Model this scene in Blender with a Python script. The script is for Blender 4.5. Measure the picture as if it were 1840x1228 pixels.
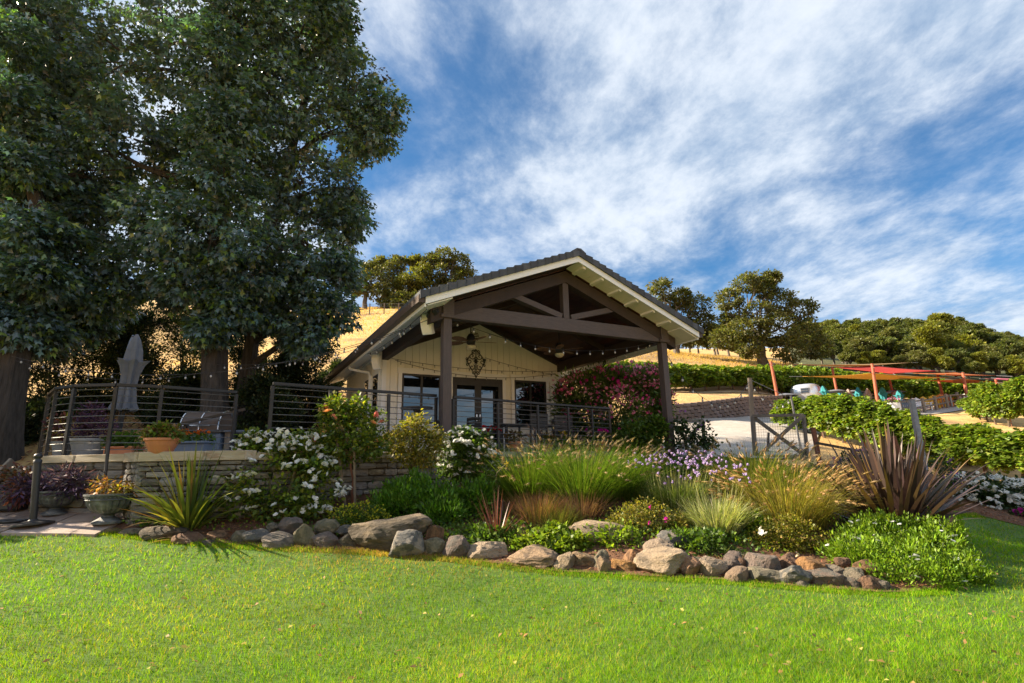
import bpy, bmesh, math, random
import numpy as np
from mathutils import Vector, Matrix, noise as mnoise

# ------------------------------------------------------------------ camera, sky, sun, exposure
for o in list(bpy.data.objects):
    bpy.data.objects.remove(o, do_unlink=True)
SC = bpy.context.scene
COL = SC.collection
FPX, PITCH, ROLL, CAMZ = 961.76, 0.2231, 0.0203, 1.5      # focal length in pixels of the 1840 px wide photograph
cam_data = bpy.data.cameras.new('camera')
cam_data.sensor_width = 36.0
cam_data.lens = FPX / 1840 * 36
cam_data.clip_start, cam_data.clip_end = 0.05, 3000
camera = bpy.data.objects.new('camera', cam_data)
COL.objects.link(camera)
_fw = np.array([0, math.cos(PITCH), math.sin(PITCH)])
_r0 = np.array([1.0, 0, 0]); _u0 = np.array([0, -math.sin(PITCH), math.cos(PITCH)])
_R = _r0 * math.cos(ROLL) - _u0 * math.sin(ROLL)
_U = _u0 * math.cos(ROLL) + _r0 * math.sin(ROLL)
_m = Matrix.Identity(4)
for i in range(3):
    _m[i][0], _m[i][1], _m[i][2] = _R[i], _U[i], -_fw[i]
_m[2][3] = CAMZ
camera.matrix_world = _m
SC.camera = camera

SUN_EL = math.radians(31)
SUN_AZ = math.atan2(-1.0, 0.12)                            # clockwise from +Y: the sun stands low to the left, level with the house front
sun_dir = Vector((math.sin(SUN_AZ) * math.cos(SUN_EL), math.cos(SUN_AZ) * math.cos(SUN_EL), math.sin(SUN_EL)))
sl = bpy.data.lights.new('sun', 'SUN')
sl.energy, sl.angle, sl.color = 5.0, math.radians(0.6), (1.0, 0.84, 0.62)
so = bpy.data.objects.new('sun', sl)
so.rotation_euler = sun_dir.to_track_quat('Z', 'Y').to_euler()
so.location = (-40, 10, 40)
COL.objects.link(so)

W = bpy.data.worlds.new('World'); SC.world = W; W.use_nodes = True
def build_world():
    nt = W.node_tree; N = nt.nodes; L = nt.links
    for n in list(N): N.remove(n)
    out = N.new('ShaderNodeOutputWorld'); bg = N.new('ShaderNodeBackground')
    bg.inputs['Strength'].default_value = 0.072
    L.new(bg.outputs[0], out.inputs[0])
    sky = N.new('ShaderNodeTexSky'); sky.sky_type = 'NISHITA'; sky.sun_disc = False
    sky.sun_elevation = SUN_EL; sky.sun_rotation = SUN_AZ % (2 * math.pi)
    sky.air_density = 1.0; sky.dust_density = 0.6; sky.ozone_density = 2.2
    tc = N.new('ShaderNodeTexCoord'); sep = N.new('ShaderNodeSeparateXYZ')
    L.new(tc.outputs['Generated'], sep.inputs[0])
    def math_(op, a, b=None, c=None):
        n = N.new('ShaderNodeMath'); n.operation = op
        for i, v in enumerate((a, b, c)):
            if v is None: continue
            if isinstance(v, (int, float)): n.inputs[i].default_value = v
            else: L.new(v, n.inputs[i])
        return n.outputs[0]
    zc = math_('ADD', math_('MAXIMUM', sep.outputs[2], 0.0), 0.16)
    px = math_('DIVIDE', sep.outputs[0], zc); py = math_('DIVIDE', sep.outputs[1], zc)
    comb = N.new('ShaderNodeCombineXYZ'); L.new(px, comb.inputs[0]); L.new(py, comb.inputs[1])
    def noise(vec, scale, detail, rough, dist=0.0, w=0.0):
        n = N.new('ShaderNodeTexNoise'); n.noise_dimensions = '3D'
        n.inputs['Scale'].default_value = scale; n.inputs['Detail'].default_value = detail
        n.inputs['Roughness'].default_value = rough; n.inputs['Distortion'].default_value = dist
        L.new(vec, n.inputs['Vector'])
        return n.outputs[0]
    def mapping(vec, loc, rot, scl):
        m = N.new('ShaderNodeMapping'); L.new(vec, m.inputs[0])
        m.inputs['Location'].default_value = loc; m.inputs['Rotation'].default_value = rot; m.inputs['Scale'].default_value = scl
        return m.outputs[0]
    def ramp(v, a, b):
        m = N.new('ShaderNodeMapRange'); m.interpolation_type = 'SMOOTHERSTEP'
        L.new(v, m.inputs[0]); m.inputs[1].default_value = a; m.inputs[2].default_value = b
        return m.outputs[0]
    v = comb.outputs[0]
    big = noise(mapping(v, (SKY_OFF[0], SKY_OFF[1], 0), (0, 0, 0.55), (0.9, 0.72, 1)), 1.0, 4, 0.55, 0.35)
    mid = noise(mapping(v, (4.1, 7.7, 1.3), (0, 0, 0.5), (1.1, 0.80, 1)), 2.3, 11, 0.62, 0.25)
    fine = noise(mapping(v, (1.0, 3.0, 5.0), (0, 0, -0.35), (1.8, 1.3, 1)), 7.0, 9, 0.66, 0.1)
    dens = math_('ADD', math_('ADD', math_('MULTIPLY', big, 1.25), math_('MULTIPLY', mid, 0.62)), math_('MULTIPLY', fine, 0.18))
    mask = ramp(dens, 0.72, 1.16)
    low = ramp(sep.outputs[2], 0.42, 0.05)                  # thin veil of cloud towards the horizon all round
    mask = math_('MAXIMUM', math_('ADD', math_('MULTIPLY', mask, 0.84), 0.10), math_('MULTIPLY', low, 0.68))
    shade = ramp(math_('ADD', math_('MULTIPLY', mid, 0.75), math_('MULTIPLY', fine, 0.35)), 0.36, 0.74)
    cmix = N.new('ShaderNodeMix'); cmix.data_type = 'RGBA'
    L.new(shade, cmix.inputs[0])
    cmix.inputs[6].default_value = (1.75, 2.35, 3.2, 1); cmix.inputs[7].default_value = (3.85, 4.15, 4.55, 1)
    tint = N.new('ShaderNodeMix'); tint.data_type = 'RGBA'; tint.blend_type = 'MULTIPLY'; tint.inputs[0].default_value = 1
    L.new(sky.outputs[0], tint.inputs[6]); tint.inputs[7].default_value = (0.17, 0.47, 0.66, 1)
    fin = N.new('ShaderNodeMix'); fin.data_type = 'RGBA'
    L.new(mask, fin.inputs[0]); L.new(tint.outputs[2], fin.inputs[6]); L.new(cmix.outputs[2], fin.inputs[7])
    L.new(fin.outputs[2], bg.inputs['Color'])
SKY_OFF = (6.1, 2.2)
build_world()
SC.view_settings.view_transform = 'Standard'
SC.view_settings.look = 'None'
SC.view_settings.exposure = 1.75
SC.view_settings.gamma = 1.0
SC.view_settings.use_curve_mapping = False
SC.render.engine = 'CYCLES'
SC.cycles.max_bounces = 7; SC.cycles.diffuse_bounces = 5; SC.cycles.glossy_bounces = 3
SC.cycles.transmission_bounces = 4; SC.cycles.transparent_max_bounces = 8
SC.cycles.use_denoising = True
SC.render.filter_size = 1.2
SC.cycles.sample_clamp_indirect = 10

# ------------------------------------------------------------------ helpers
RNG = np.random.default_rng(7)
random.seed(5)

def ray(px, py):
    d = _fw * FPX + _R * (px - 920) - _U * (py - 614)
    return d
def at(px, py, Y):
    """world point seen at photograph pixel (px, py) whose distance along +Y is Y"""
    d = ray(px, py); t = Y / d[1]
    return np.array([0, 0, CAMZ]) + d * t
def hor(px, Y):
    return at(px, 832 - 0.0203 * (px - 920), Y)

TH = -0.4885
HV = np.array([math.sin(TH), math.cos(TH), 0.0]); HU = np.array([math.cos(TH), -math.sin(TH), 0.0]); HO = np.array([-1.2604, 10.0, 0.0])
def H(u, v, z):
    """point in the pavilion's own frame: u along the gable, v into the depth"""
    return HO + HU * u + HV * v + np.array([0, 0, z])

def tag(o, label=None, cat=None, group=None, kind=None):
    if label: o['label'] = label
    if cat: o['category'] = cat
    if group: o['group'] = group
    if kind: o['kind'] = kind
    return o
ORIG = {}
def thing(name, label, cat, loc=(0, 0, 0), group=None):
    o = bpy.data.objects.new(name, None); COL.objects.link(o)
    o.empty_display_size = 0.2
    o.location = [float(c) for c in loc]
    ORIG[o.name] = np.array(loc, float)
    return tag(o, label, cat, group)
def origin_of(o):
    while o is not None:
        if o.name in ORIG: return ORIG[o.name]
        o = o.parent
    return np.zeros(3)

def np_mesh(name, V, F, mat, parent=None, colors=None, smooth=False, mats=None, midx=None):
    """F: (n,k) int array or list of such arrays"""
    if not isinstance(F, list): F = [F]
    V = np.asarray(V, np.float32)
    if parent is not None: V = V - origin_of(parent).astype(np.float32)
    me = bpy.data.meshes.new(name)
    me.vertices.add(len(V)); me.vertices.foreach_set('co', V.ravel())
    loops = np.concatenate([f.ravel() for f in F]).astype(np.int32)
    tot = np.concatenate([np.full(len(f), f.shape[1], np.int32) for f in F])
    start = np.concatenate([[0], np.cumsum(tot)[:-1]]).astype(np.int32)
    me.loops.add(len(loops)); me.loops.foreach_set('vertex_index', loops)
    me.polygons.add(len(tot)); me.polygons.foreach_set('loop_start', start); me.polygons.foreach_set('loop_total', tot)
    if smooth: me.polygons.foreach_set('use_smooth', np.ones(len(tot), bool))
    if midx is not None: me.polygons.foreach_set('material_index', np.asarray(midx, np.int32))
    me.update(calc_edges=True)
    if colors is not None:
        a = me.color_attributes.new('Col', 'FLOAT_COLOR', 'POINT')
        c = np.ones((len(V), 4), np.float32); c[:, :3] = colors
        a.data.foreach_set('color', c.ravel())
    for m in (mats or [mat]): me.materials.append(m)
    o = bpy.data.objects.new(name, me); COL.objects.link(o)
    if parent is not None: o.parent = parent
    return o

class MB:
    """collects simple solids; build() links them as one mesh object"""
    def __init__(s): s.v = []; s.f = []
    def add(s, verts, faces):
        n = len(s.v); s.v.extend([tuple(map(float, p)) for p in verts]); s.f.extend([tuple(i + n for i in f) for f in faces]); return s
    def hexa(s, p):
        return s.add(p, [(0, 3, 2, 1), (4, 5, 6, 7), (0, 1, 5, 4), (1, 2, 6, 5), (2, 3, 7, 6), (3, 0, 4, 7)])
    def box(s, a0, a1, b0, b1, z0, z1, T=None):
        T = T or (lambda a, b, c: (a, b, c))
        return s.hexa([T(a0, b0, z0), T(a1, b0, z0), T(a1, b1, z0), T(a0, b1, z0), T(a0, b0, z1), T(a1, b0, z1), T(a1, b1, z1), T(a0, b1, z1)])
    def prism(s, poly, d0, d1, T):
        """poly in (a, z); extruded in b from d0 to d1; T(a,b,z)"""
        n = len(poly)
        vs = [T(a, d0, z) for a, z in poly] + [T(a, d1, z) for a, z in poly]
        fs = [tuple(range(n - 1, -1, -1)), tuple(range(n, 2 * n))] + [(i, (i + 1) % n, n + (i + 1) % n, n + i) for i in range(n)]
        return s.add(vs, fs)
    def beam(s, p0, p1, w, h, up=(0, 0, 1)):
        p0 = Vector(p0); p1 = Vector(p1); d = (p1 - p0).normalized(); up = Vector(up)
        if abs(d.dot(up)) > 0.98: up = Vector((0, 1, 0))
        a = d.cross(up).normalized() * (w / 2); b = a.normalized().cross(d).normalized() * (h / 2)
        q = []
        for p in (p0, p1): q += [p - a - b, p + a - b, p + a + b, p - a + b]
        return s.add(q, [(0, 1, 2, 3), (7, 6, 5, 4), (0, 4, 5, 1), (1, 5, 6, 2), (2, 6, 7, 3), (3, 7, 4, 0)])
    def tube(s, pts, rad, n=8, caps=True):
        pts = [Vector(p) for p in pts]
        if not hasattr(rad, '__len__'): rad = [rad] * len(pts)
        rings = []; prev = None
        for i, p in enumerate(pts):
            d = (pts[min(i + 1, len(pts) - 1)] - pts[max(i - 1, 0)]).normalized()
            if prev is None:
                a = d.cross(Vector((0, 0, 1)) if abs(d.z) < 0.9 else Vector((1, 0, 0))).normalized()
            else:
                a = (prev - d * prev.dot(d)).normalized()
            prev = a; b = d.cross(a)
            rings.append([p + (a * math.cos(2 * math.pi * k / n) + b * math.sin(2 * math.pi * k / n)) * rad[i] for k in range(n)])
        vs = [q for r in rings for q in r]; fs = []
        for i in range(len(rings) - 1):
            for k in range(n):
                fs.append((i * n + k, i * n + (k + 1) % n, (i + 1) * n + (k + 1) % n, (i + 1) * n + k))
        if caps:
            fs.append(tuple(range(n - 1, -1, -1))); fs.append(tuple((len(rings) - 1) * n + k for k in range(n)))
        return s.add(vs, fs)
    def lathe(s, prof, c=(0, 0, 0), n=20, flute=0.0, nf=0):
        vs = []; fs = []
        for r, z in prof:
            for k in range(n):
                a = 2 * math.pi * k / n; rr = r * (1 + flute * math.cos(nf * a)) if r > 1e-6 else 0
                vs.append((c[0] + rr * math.cos(a), c[1] + rr * math.sin(a), c[2] + z))
        for i in range(len(prof) - 1):
            for k in range(n):
                fs.append((i * n + k, i * n + (k + 1) % n, (i + 1) * n + (k + 1) % n, (i + 1) * n + k))
        return s.add(vs, fs)
    def disc(s, c, r, ax, n=16):
        ax = Vector(ax).normalized(); a = ax.cross(Vector((0, 0, 1)) if abs(ax.z) < 0.9 else Vector((1, 0, 0))).normalized(); b = ax.cross(a)
        return s.add([Vector(c) + (a * math.cos(2 * math.pi * k / n) + b * math.sin(2 * math.pi * k / n)) * r for k in range(n)], [tuple(range(n))])
    def build(s, name, mat, parent=None, smooth=False, bevel=0.0):
        me = bpy.data.meshes.new(name)
        org = origin_of(parent) if parent is not None else np.zeros(3)
        me.from_pydata([(x - org[0], y - org[1], z - org[2]) for x, y, z in s.v], [], s.f)
        bm = bmesh.new(); bm.from_mesh(me)
        bmesh.ops.recalc_face_normals(bm, faces=bm.faces)
        if bevel > 0:
            bmesh.ops.bevel(bm, geom=[e for e in bm.edges], offset=bevel, segments=1, affect='EDGES', clamp_overlap=True)
        bm.to_mesh(me); bm.free()
        if smooth:
            for p in me.polygons: p.use_smooth = True
        me.materials.append(mat)
        o = bpy.data.objects.new(name, me); COL.objects.link(o)
        if parent is not None: o.parent = parent
        return o

def inst(name, me, parent, loc, rot=(0, 0, 0), scale=(1, 1, 1), local=False, mat=None):
    """one more object on a shared mesh; loc in world coordinates"""
    o = bpy.data.objects.new(name, me); COL.objects.link(o)
    l = np.array(loc, float)
    if parent is not None:
        o.parent = parent
        if not local: l = l - origin_of(parent)
    o.location = l.tolist(); o.rotation_euler = rot; o.scale = scale
    if mat is not None:
        o.material_slots[0].link = 'OBJECT'; o.material_slots[0].material = mat
    return o

KIDS = {}
def children(o):
    return [c for c in bpy.data.objects if c.parent == o]
def dup(root, loc=None, rotz=0.0, scale=1.0, label=None, kids=None):
    kids = kids if kids is not None else tree_of(root)
    r = root.copy(); COL.objects.link(r)
    if loc is not None: r.location = [float(c) for c in loc]
    r.rotation_euler = (0, 0, rotz)
    r.scale = (scale,) * 3 if not hasattr(scale, '__len__') else scale
    if label: r['label'] = label
    for c, sub in kids:
        d = c.copy(); COL.objects.link(d); d.parent = r
        for e in sub:
            g = e.copy(); COL.objects.link(g); g.parent = d
    return r
def tree_of(root):
    return [(c, list(c.children)) for c in root.children]

# ------------------------------------------------------------------ materials
def _nodes(name):
    m = bpy.data.materials.new(name); m.use_nodes = True
    nt = m.node_tree
    return m, nt, nt.nodes['Principled BSDF']
def pm(name, c1, c2=None, scale=6.0, rough=0.8, bump=0.0, bscale=None, metal=0.0, stretch=(1, 1, 1), rnd=0.0, c3=None, c3scale=2.0, c3amt=(0.55, 0.7), coord='Object', spec=0.5, bdist=0.02, detail=6):
    m, nt, b = _nodes(name); N, L = nt.nodes, nt.links
    b.inputs['Roughness'].default_value = rough; b.inputs['Metallic'].default_value = metal
    b.inputs['Specular IOR Level'].default_value = spec
    c2 = c2 or c1
    tc = N.new('ShaderNodeTexCoord'); mp = N.new('ShaderNodeMapping'); L.new(tc.outputs[coord], mp.inputs[0]); mp.inputs['Scale'].default_value = stretch
    if rnd > 0:
        oi = N.new('ShaderNodeObjectInfo'); vm = N.new('ShaderNodeVectorMath'); vm.operation = 'ADD'
        ml = N.new('ShaderNodeMath'); ml.operation = 'MULTIPLY'; ml.inputs[1].default_value = 40.0
        L.new(oi.outputs['Random'], ml.inputs[0]); L.new(mp.outputs[0], vm.inputs[0]); L.new(ml.outputs[0], vm.inputs[1]); vec = vm.outputs[0]
    else: vec = mp.outputs[0]
    n1 = N.new('ShaderNodeTexNoise'); n1.inputs['Scale'].default_value = scale; n1.inputs['Detail'].default_value = detail; n1.inputs['Roughness'].default_value = 0.65
    L.new(vec, n1.inputs['Vector'])
    mr = N.new('ShaderNodeMapRange'); mr.inputs[1].default_value = 0.32; mr.inputs[2].default_value = 0.68; L.new(n1.outputs[0], mr.inputs[0])
    mx = N.new('ShaderNodeMix'); mx.data_type = 'RGBA'; L.new(mr.outputs[0], mx.inputs[0])
    mx.inputs[6].default_value = (*c1, 1); mx.inputs[7].default_value = (*c2, 1)
    col = mx.outputs[2]
    if c3 is not None:
        n3 = N.new('ShaderNodeTexNoise'); n3.inputs['Scale'].default_value = c3scale; n3.inputs['Detail'].default_value = 5; L.new(vec, n3.inputs['Vector'])
        r3 = N.new('ShaderNodeMapRange'); r3.inputs[1].default_value = c3amt[0]; r3.inputs[2].default_value = c3amt[1]; L.new(n3.outputs[0], r3.inputs[0])
        m3 = N.new('ShaderNodeMix'); m3.data_type = 'RGBA'; L.new(r3.outputs[0], m3.inputs[0]); L.new(col, m3.inputs[6]); m3.inputs[7].default_value = (*c3, 1)
        col = m3.outputs[2]
    if rnd > 0:
        hs = N.new('ShaderNodeHueSaturation'); L.new(col, hs.inputs['Color'])
        a = N.new('ShaderNodeMapRange'); a.inputs[3].default_value = 1 - rnd; a.inputs[4].default_value = 1 + rnd; L.new(oi.outputs['Random'], a.inputs[0]); L.new(a.outputs[0], hs.inputs['Value'])
        fr = N.new('ShaderNodeMath'); fr.operation = 'FRACT'; m7 = N.new('ShaderNodeMath'); m7.operation = 'MULTIPLY'; m7.inputs[1].default_value = 7.31
        L.new(oi.outputs['Random'], m7.inputs[0]); L.new(m7.outputs[0], fr.inputs[0])
        a2 = N.new('ShaderNodeMapRange'); a2.inputs[3].default_value = 0.5 - rnd * 0.06; a2.inputs[4].default_value = 0.5 + rnd * 0.06; L.new(fr.outputs[0], a2.inputs[0]); L.new(a2.outputs[0], hs.inputs['Hue'])
        a3 = N.new('ShaderNodeMapRange'); a3.inputs[3].default_value = 1 - rnd; a3.inputs[4].default_value = 1 + rnd; L.new(fr.outputs[0], a3.inputs[0]); L.new(a3.outputs[0], hs.inputs['Saturation'])
        col = hs.outputs[0]
    L.new(col, b.inputs['Base Color'])
    if bump > 0:
        n2 = N.new('ShaderNodeTexNoise'); n2.inputs['Scale'].default_value = bscale or scale * 4; n2.inputs['Detail'].default_value = 8; n2.inputs['Roughness'].default_value = 0.7
        L.new(vec, n2.inputs['Vector'])
        bp = N.new('ShaderNodeBump'); bp.inputs['Strength'].default_value = bump; bp.inputs['Distance'].default_value = bdist
        L.new(n2.outputs[0], bp.inputs['Height']); L.new(bp.outputs[0], b.inputs['Normal'])
    return m
def leafmat(name, trans=0.4, rough=0.5, spec=0.4, tint=(1.25, 1.3, 0.5)):
    """leaf: colour from the mesh's own leaf colour; part of the light passes through"""
    m, nt, b = _nodes(name); N, L = nt.nodes, nt.links
    at_ = N.new('ShaderNodeAttribute'); at_.attribute_name = 'Col'
    b.inputs['Roughness'].default_value = rough; b.inputs['Specular IOR Level'].default_value = spec
    L.new(at_.outputs['Color'], b.inputs['Base Color'])
    tr = N.new('ShaderNodeBsdfTranslucent'); mu = N.new('ShaderNodeMix'); mu.data_type = 'RGBA'; mu.blend_type = 'MULTIPLY'; mu.inputs[0].default_value = 1
    L.new(at_.outputs['Color'], mu.inputs[6]); mu.inputs[7].default_value = (*tint, 1); L.new(mu.outputs[2], tr.inputs[0])
    ms = N.new('ShaderNodeMixShader'); ms.inputs[0].default_value = trans
    L.new(b.outputs[0], ms.inputs[1]); L.new(tr.outputs[0], ms.inputs[2])
    L.new(ms.outputs[0], nt.nodes['Material Output'].inputs[0])
    return m
M = {}
M['leaf'] = leafmat('leaf', 0.42)
M['leaf_glossy'] = leafmat('leaf_glossy', 0.22, 0.36, 1.0, (1.3, 1.8, 0.5))
M['blade'] = leafmat('blade', 0.48, 0.65, 0.10, (1.15, 1.2, 0.4))
M['petal'] = leafmat('petal', 0.35, 0.6, 0.2, (1, 1, 1))
M['strap'] = leafmat('strap', 0.25, 0.4, 0.5, (1.3, 1.1, 0.6))
M['bark'] = pm('bark', (0.032, 0.028, 0.025), (0.095, 0.083, 0.074), 5, 0.95, 1.0, 7, stretch=(3, 3, 0.45), bdist=0.08)
M['bark_oak'] = pm('bark_oak', (0.06, 0.05, 0.04), (0.14, 0.12, 0.1), 4, 0.95, 0.6, 8)
M['vine_wood'] = pm('vine_wood', (0.07, 0.05, 0.035), (0.13, 0.1, 0.07), 12, 0.95, 0.5)
M['stem'] = pm('stem', (0.1, 0.12, 0.04), (0.16, 0.11, 0.06), 9, 0.8)
M['twig'] = pm('twig', (0.14, 0.11, 0.08), (0.22, 0.18, 0.13), 9, 0.9)
M['brown_wood'] = pm('brown_wood', (0.058, 0.043, 0.042), (0.10, 0.076, 0.072), 5, 0.6, 0.5, 9, stretch=(1.2, 1.2, 15), bdist=0.008)
M['brown_wood_v'] = pm('brown_wood_v', (0.058, 0.043, 0.042), (0.10, 0.076, 0.072), 5, 0.6, 0.5, 9, stretch=(15, 15, 1.0), bdist=0.008)
M['dark_wood'] = pm('dark_wood', (0.028, 0.017, 0.014), (0.045, 0.027, 0.021), 5, 0.65, 0.3, 12)
M['red_wood'] = pm('red_wood', (0.040, 0.013, 0.009), (0.075, 0.024, 0.015), 4, 0.5, 0.2, 14, rnd=0.3)
M['cream'] = pm('cream', (0.80, 0.785, 0.71), (0.86, 0.845, 0.77), 3, 0.7, 0.1, 30)
M['white_paint'] = pm('white_paint', (0.80, 0.83, 0.86), (0.86, 0.88, 0.90), 4, 0.55, 0.08, 30)
M['tile'] = pm('tile', (0.045, 0.052, 0.066), (0.08, 0.088, 0.105), 5, 0.75, 0.4, 20, rnd=0.3)
M['gutter'] = pm('gutter', (0.075, 0.050, 0.038), (0.10, 0.07, 0.055), 4, 0.5)
M['black_metal'] = pm('black_metal', (0.018, 0.018, 0.021), (0.03, 0.03, 0.034), 8, 0.45, 0.1, 40)
M['rail'] = pm('rail', (0.009, 0.0088, 0.010), (0.017, 0.016, 0.018), 8, 0.45, 0.1, 30)
M['cable'] = pm('cable', (0.08, 0.08, 0.085), (0.13, 0.13, 0.135), 20, 0.55)
M['chrome'] = pm('chrome', (0.5, 0.5, 0.52), (0.65, 0.65, 0.67), 20, 0.22, metal=1.0)
M['galv'] = pm('galv', (0.16, 0.165, 0.175), (0.25, 0.255, 0.265), 12, 0.5, metal=0.3)
M['stone'] = pm('stone', (0.15, 0.135, 0.118), (0.30, 0.272, 0.24), 3.5, 0.9, 0.8, 9, rnd=0.45, c3=(0.115, 0.128, 0.145), c3scale=1.7, coord='Object', bdist=0.03)
M['mortar'] = pm('mortar', (0.055, 0.05, 0.044), (0.10, 0.09, 0.08), 9, 0.95, 0.5, 30)
M['cap'] = pm('cap', (0.33, 0.275, 0.205), (0.44, 0.38, 0.30), 3, 0.85, 0.4, 14, rnd=0.12, c3=(0.28, 0.19, 0.12), c3scale=2.6)
M['block'] = pm('block', (0.11, 0.08, 0.072), (0.18, 0.135, 0.12), 3, 0.95, 0.4, 12, rnd=0.2)
M['deck'] = pm('deck', (0.36, 0.335, 0.30), (0.46, 0.43, 0.39), 2, 0.85, 0.3, 12)
M['paver'] = pm('paver', (0.24, 0.18, 0.15), (0.36, 0.28, 0.235), 2, 0.85, 0.4, 10, rnd=0.2)
M['soil'] = pm('soil', (0.075, 0.038, 0.021), (0.19, 0.085, 0.04), 8, 0.95, 0.9, 22, bdist=0.04)
M['chip'] = pm('chip', (0.26, 0.11, 0.05), (0.42, 0.21, 0.10), 3, 0.9)
M['gravel'] = pm('gravel', (0.29, 0.26, 0.235), (0.42, 0.385, 0.35), 3, 0.95, 0.7, 60, c3=(0.34, 0.29, 0.25), c3scale=0.5, bdist=0.02)
M['terracotta'] = pm('terracotta', (0.42, 0.15, 0.07), (0.52, 0.21, 0.10), 4, 0.6, 0.2, 20)
M['iron_urn'] = pm('iron_urn', (0.055, 0.06, 0.066), (0.13, 0.135, 0.14), 5, 0.55, 0.5, 20, c3=(0.24, 0.25, 0.25), c3scale=5)
M['grey_pot'] = pm('grey_pot', (0.20, 0.22, 0.25), (0.27, 0.29, 0.32), 4, 0.6, 0.2, 20)
M['blue_grey'] = pm('blue_grey', (0.095, 0.13, 0.19), (0.13, 0.17, 0.24), 4, 0.6)
M['canvas'] = pm('canvas', (0.095, 0.105, 0.13), (0.14, 0.15, 0.18), 5, 0.9, 0.3, 40)
M['teal'] = pm('teal', (0.02, 0.17, 0.20), (0.03, 0.22, 0.25), 5, 0.9)
M['taupe'] = pm('taupe', (0.30, 0.22, 0.19), (0.36, 0.27, 0.24), 5, 0.9)
M['pole_red'] = pm('pole_red', (0.30, 0.075, 0.035), (0.38, 0.11, 0.055), 4, 0.6)
M['old_wood'] = pm('old_wood', (0.15, 0.125, 0.10), (0.26, 0.22, 0.18), 6, 0.9, 0.5, 20, stretch=(2, 2, 0.4))
M['brown_post'] = pm('brown_post', (0.13, 0.05, 0.03), (0.2, 0.085, 0.05), 6, 0.9, 0.4, 20)
M['grey_gate'] = pm('grey_gate', (0.085, 0.078, 0.072), (0.16, 0.145, 0.13), 6, 0.8, 0.3, 20)
M['alu'] = pm('alu', (0.62, 0.66, 0.72), (0.74, 0.77, 0.82), 2, 0.3, metal=0.75)
M['bulb'] = pm('bulb', (0.42, 0.42, 0.42), (0.5, 0.5, 0.49), 3, 0.12)
M['fan_blade'] = pm('fan_blade', (0.16, 0.085, 0.05), (0.26, 0.15, 0.09), 3, 0.6, stretch=(6, 1, 1))
M['frost'] = pm('frost', (0.72, 0.66, 0.50), (0.78, 0.72, 0.56), 3, 0.3)
M['grey_board'] = pm('grey_board', (0.22, 0.2, 0.19), (0.32, 0.3, 0.28), 4, 0.8, 0.3, 12)
M['orange_plastic'] = pm('orange_plastic', (0.6, 0.2, 0.02), (0.65, 0.24, 0.03), 3, 0.5)
M['yellow_plastic'] = pm('yellow_plastic', (0.65, 0.42, 0.03), (0.7, 0.46, 0.04), 3, 0.5)
def glassmat():
    m, nt, b = _nodes('window_glass')
    b.inputs['Base Color'].default_value = (0.006, 0.007, 0.008, 1); b.inputs['Roughness'].default_value = 0.015
    b.inputs['IOR'].default_value = 1.8; b.inputs['Specular IOR Level'].default_value = 0.9
    return m
M['glass'] = glassmat()
def sailmat(name, c):
    m, nt, b = _nodes(name); N, L = nt.nodes, nt.links
    b.inputs['Base Color'].default_value = (*c, 1); b.inputs['Roughness'].default_value = 0.85
    tr = N.new('ShaderNodeBsdfTranslucent'); tr.inputs[0].default_value = (*c, 1)
    ms = N.new('ShaderNodeMixShader'); ms.inputs[0].default_value = 0.5
    L.new(b.outputs[0], ms.inputs[1]); L.new(tr.outputs[0], ms.inputs[2]); L.new(ms.outputs[0], nt.nodes['Material Output'].inputs[0])
    return m

# ------------------------------------------------------------------ terrain
CTRL = [
 # lawn
 (60, 955, 7.5), (220, 968, 7.35), (480, 985, 7.1), (700, 1000, 6.85), (1000, 1030, 6.45), (1300, 1047, 6.15), (1600, 1068, 5.9), (1840, 1085, 5.65), (1800, 960, 9.6), (1740, 925, 12.6),
 (920, 1228, 3.75), (300, 1228, 3.9), (1600, 1228, 3.45),
 # garden bed up to the stone wall
 (250, 940, 7.75), (420, 925, 8.0), (640, 893, 8.9), (800, 885, 9.6), (1000, 905, 8.6), (1000, 868, 11.2), (1240, 915, 8.0), (1120, 850, 12.4), (1420, 945, 7.9), (1610, 950, 8.0), (1560, 870, 11.2), (1750, 905, 13.4),
 # driveway, gate, fence, near vine row
 (1300, 822, 14.5), (1250, 828, 13.6), (1360, 822, 15.5), (1450, 826, 15.5), (1480, 837, 13.6), (1660, 830, 12.8), (1840, 872, 12.6), (1330, 790, 19), (1350, 760, 24), (1270, 772, 23), (1420, 790, 20), (1840, 850, 16.5), (1840, 800, 21), (1700, 780, 26),
 # behind the block wall: vineyard and the sail terrace
 (1280, 715, 31.5), (1395, 716, 35), (1402, 748, 29.5), (1345, 760, 26), (1580, 745, 33), (1735, 729, 36), (1480, 738, 37), (1456, 747, 43), (1600, 739, 42), (1700, 734, 43), (1220, 705, 38), (1400, 712, 43), (1480, 710, 47), (1600, 722, 47.5), (1700, 729, 48), (1840, 742, 37), (1030, 735, 25), (1030, 690, 36),
 # hill
 (1100, 652, 52), (1170, 634, 62), (1300, 656, 66), (1480, 664, 70), (1700, 676, 76), (1840, 684, 78), (640, 640, 32), (700, 600, 46), (640, 560, 66), (740, 552, 70), (600, 690, 25), (480, 690, 24), (250, 660, 30), (250, 590, 48), (80, 640, 34), (900, 600, 56),
 (60, 780, 14), (200, 768, 15), (400, 765, 14.5),
]
CW = [tuple(at(*c)) for c in CTRL]
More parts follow.
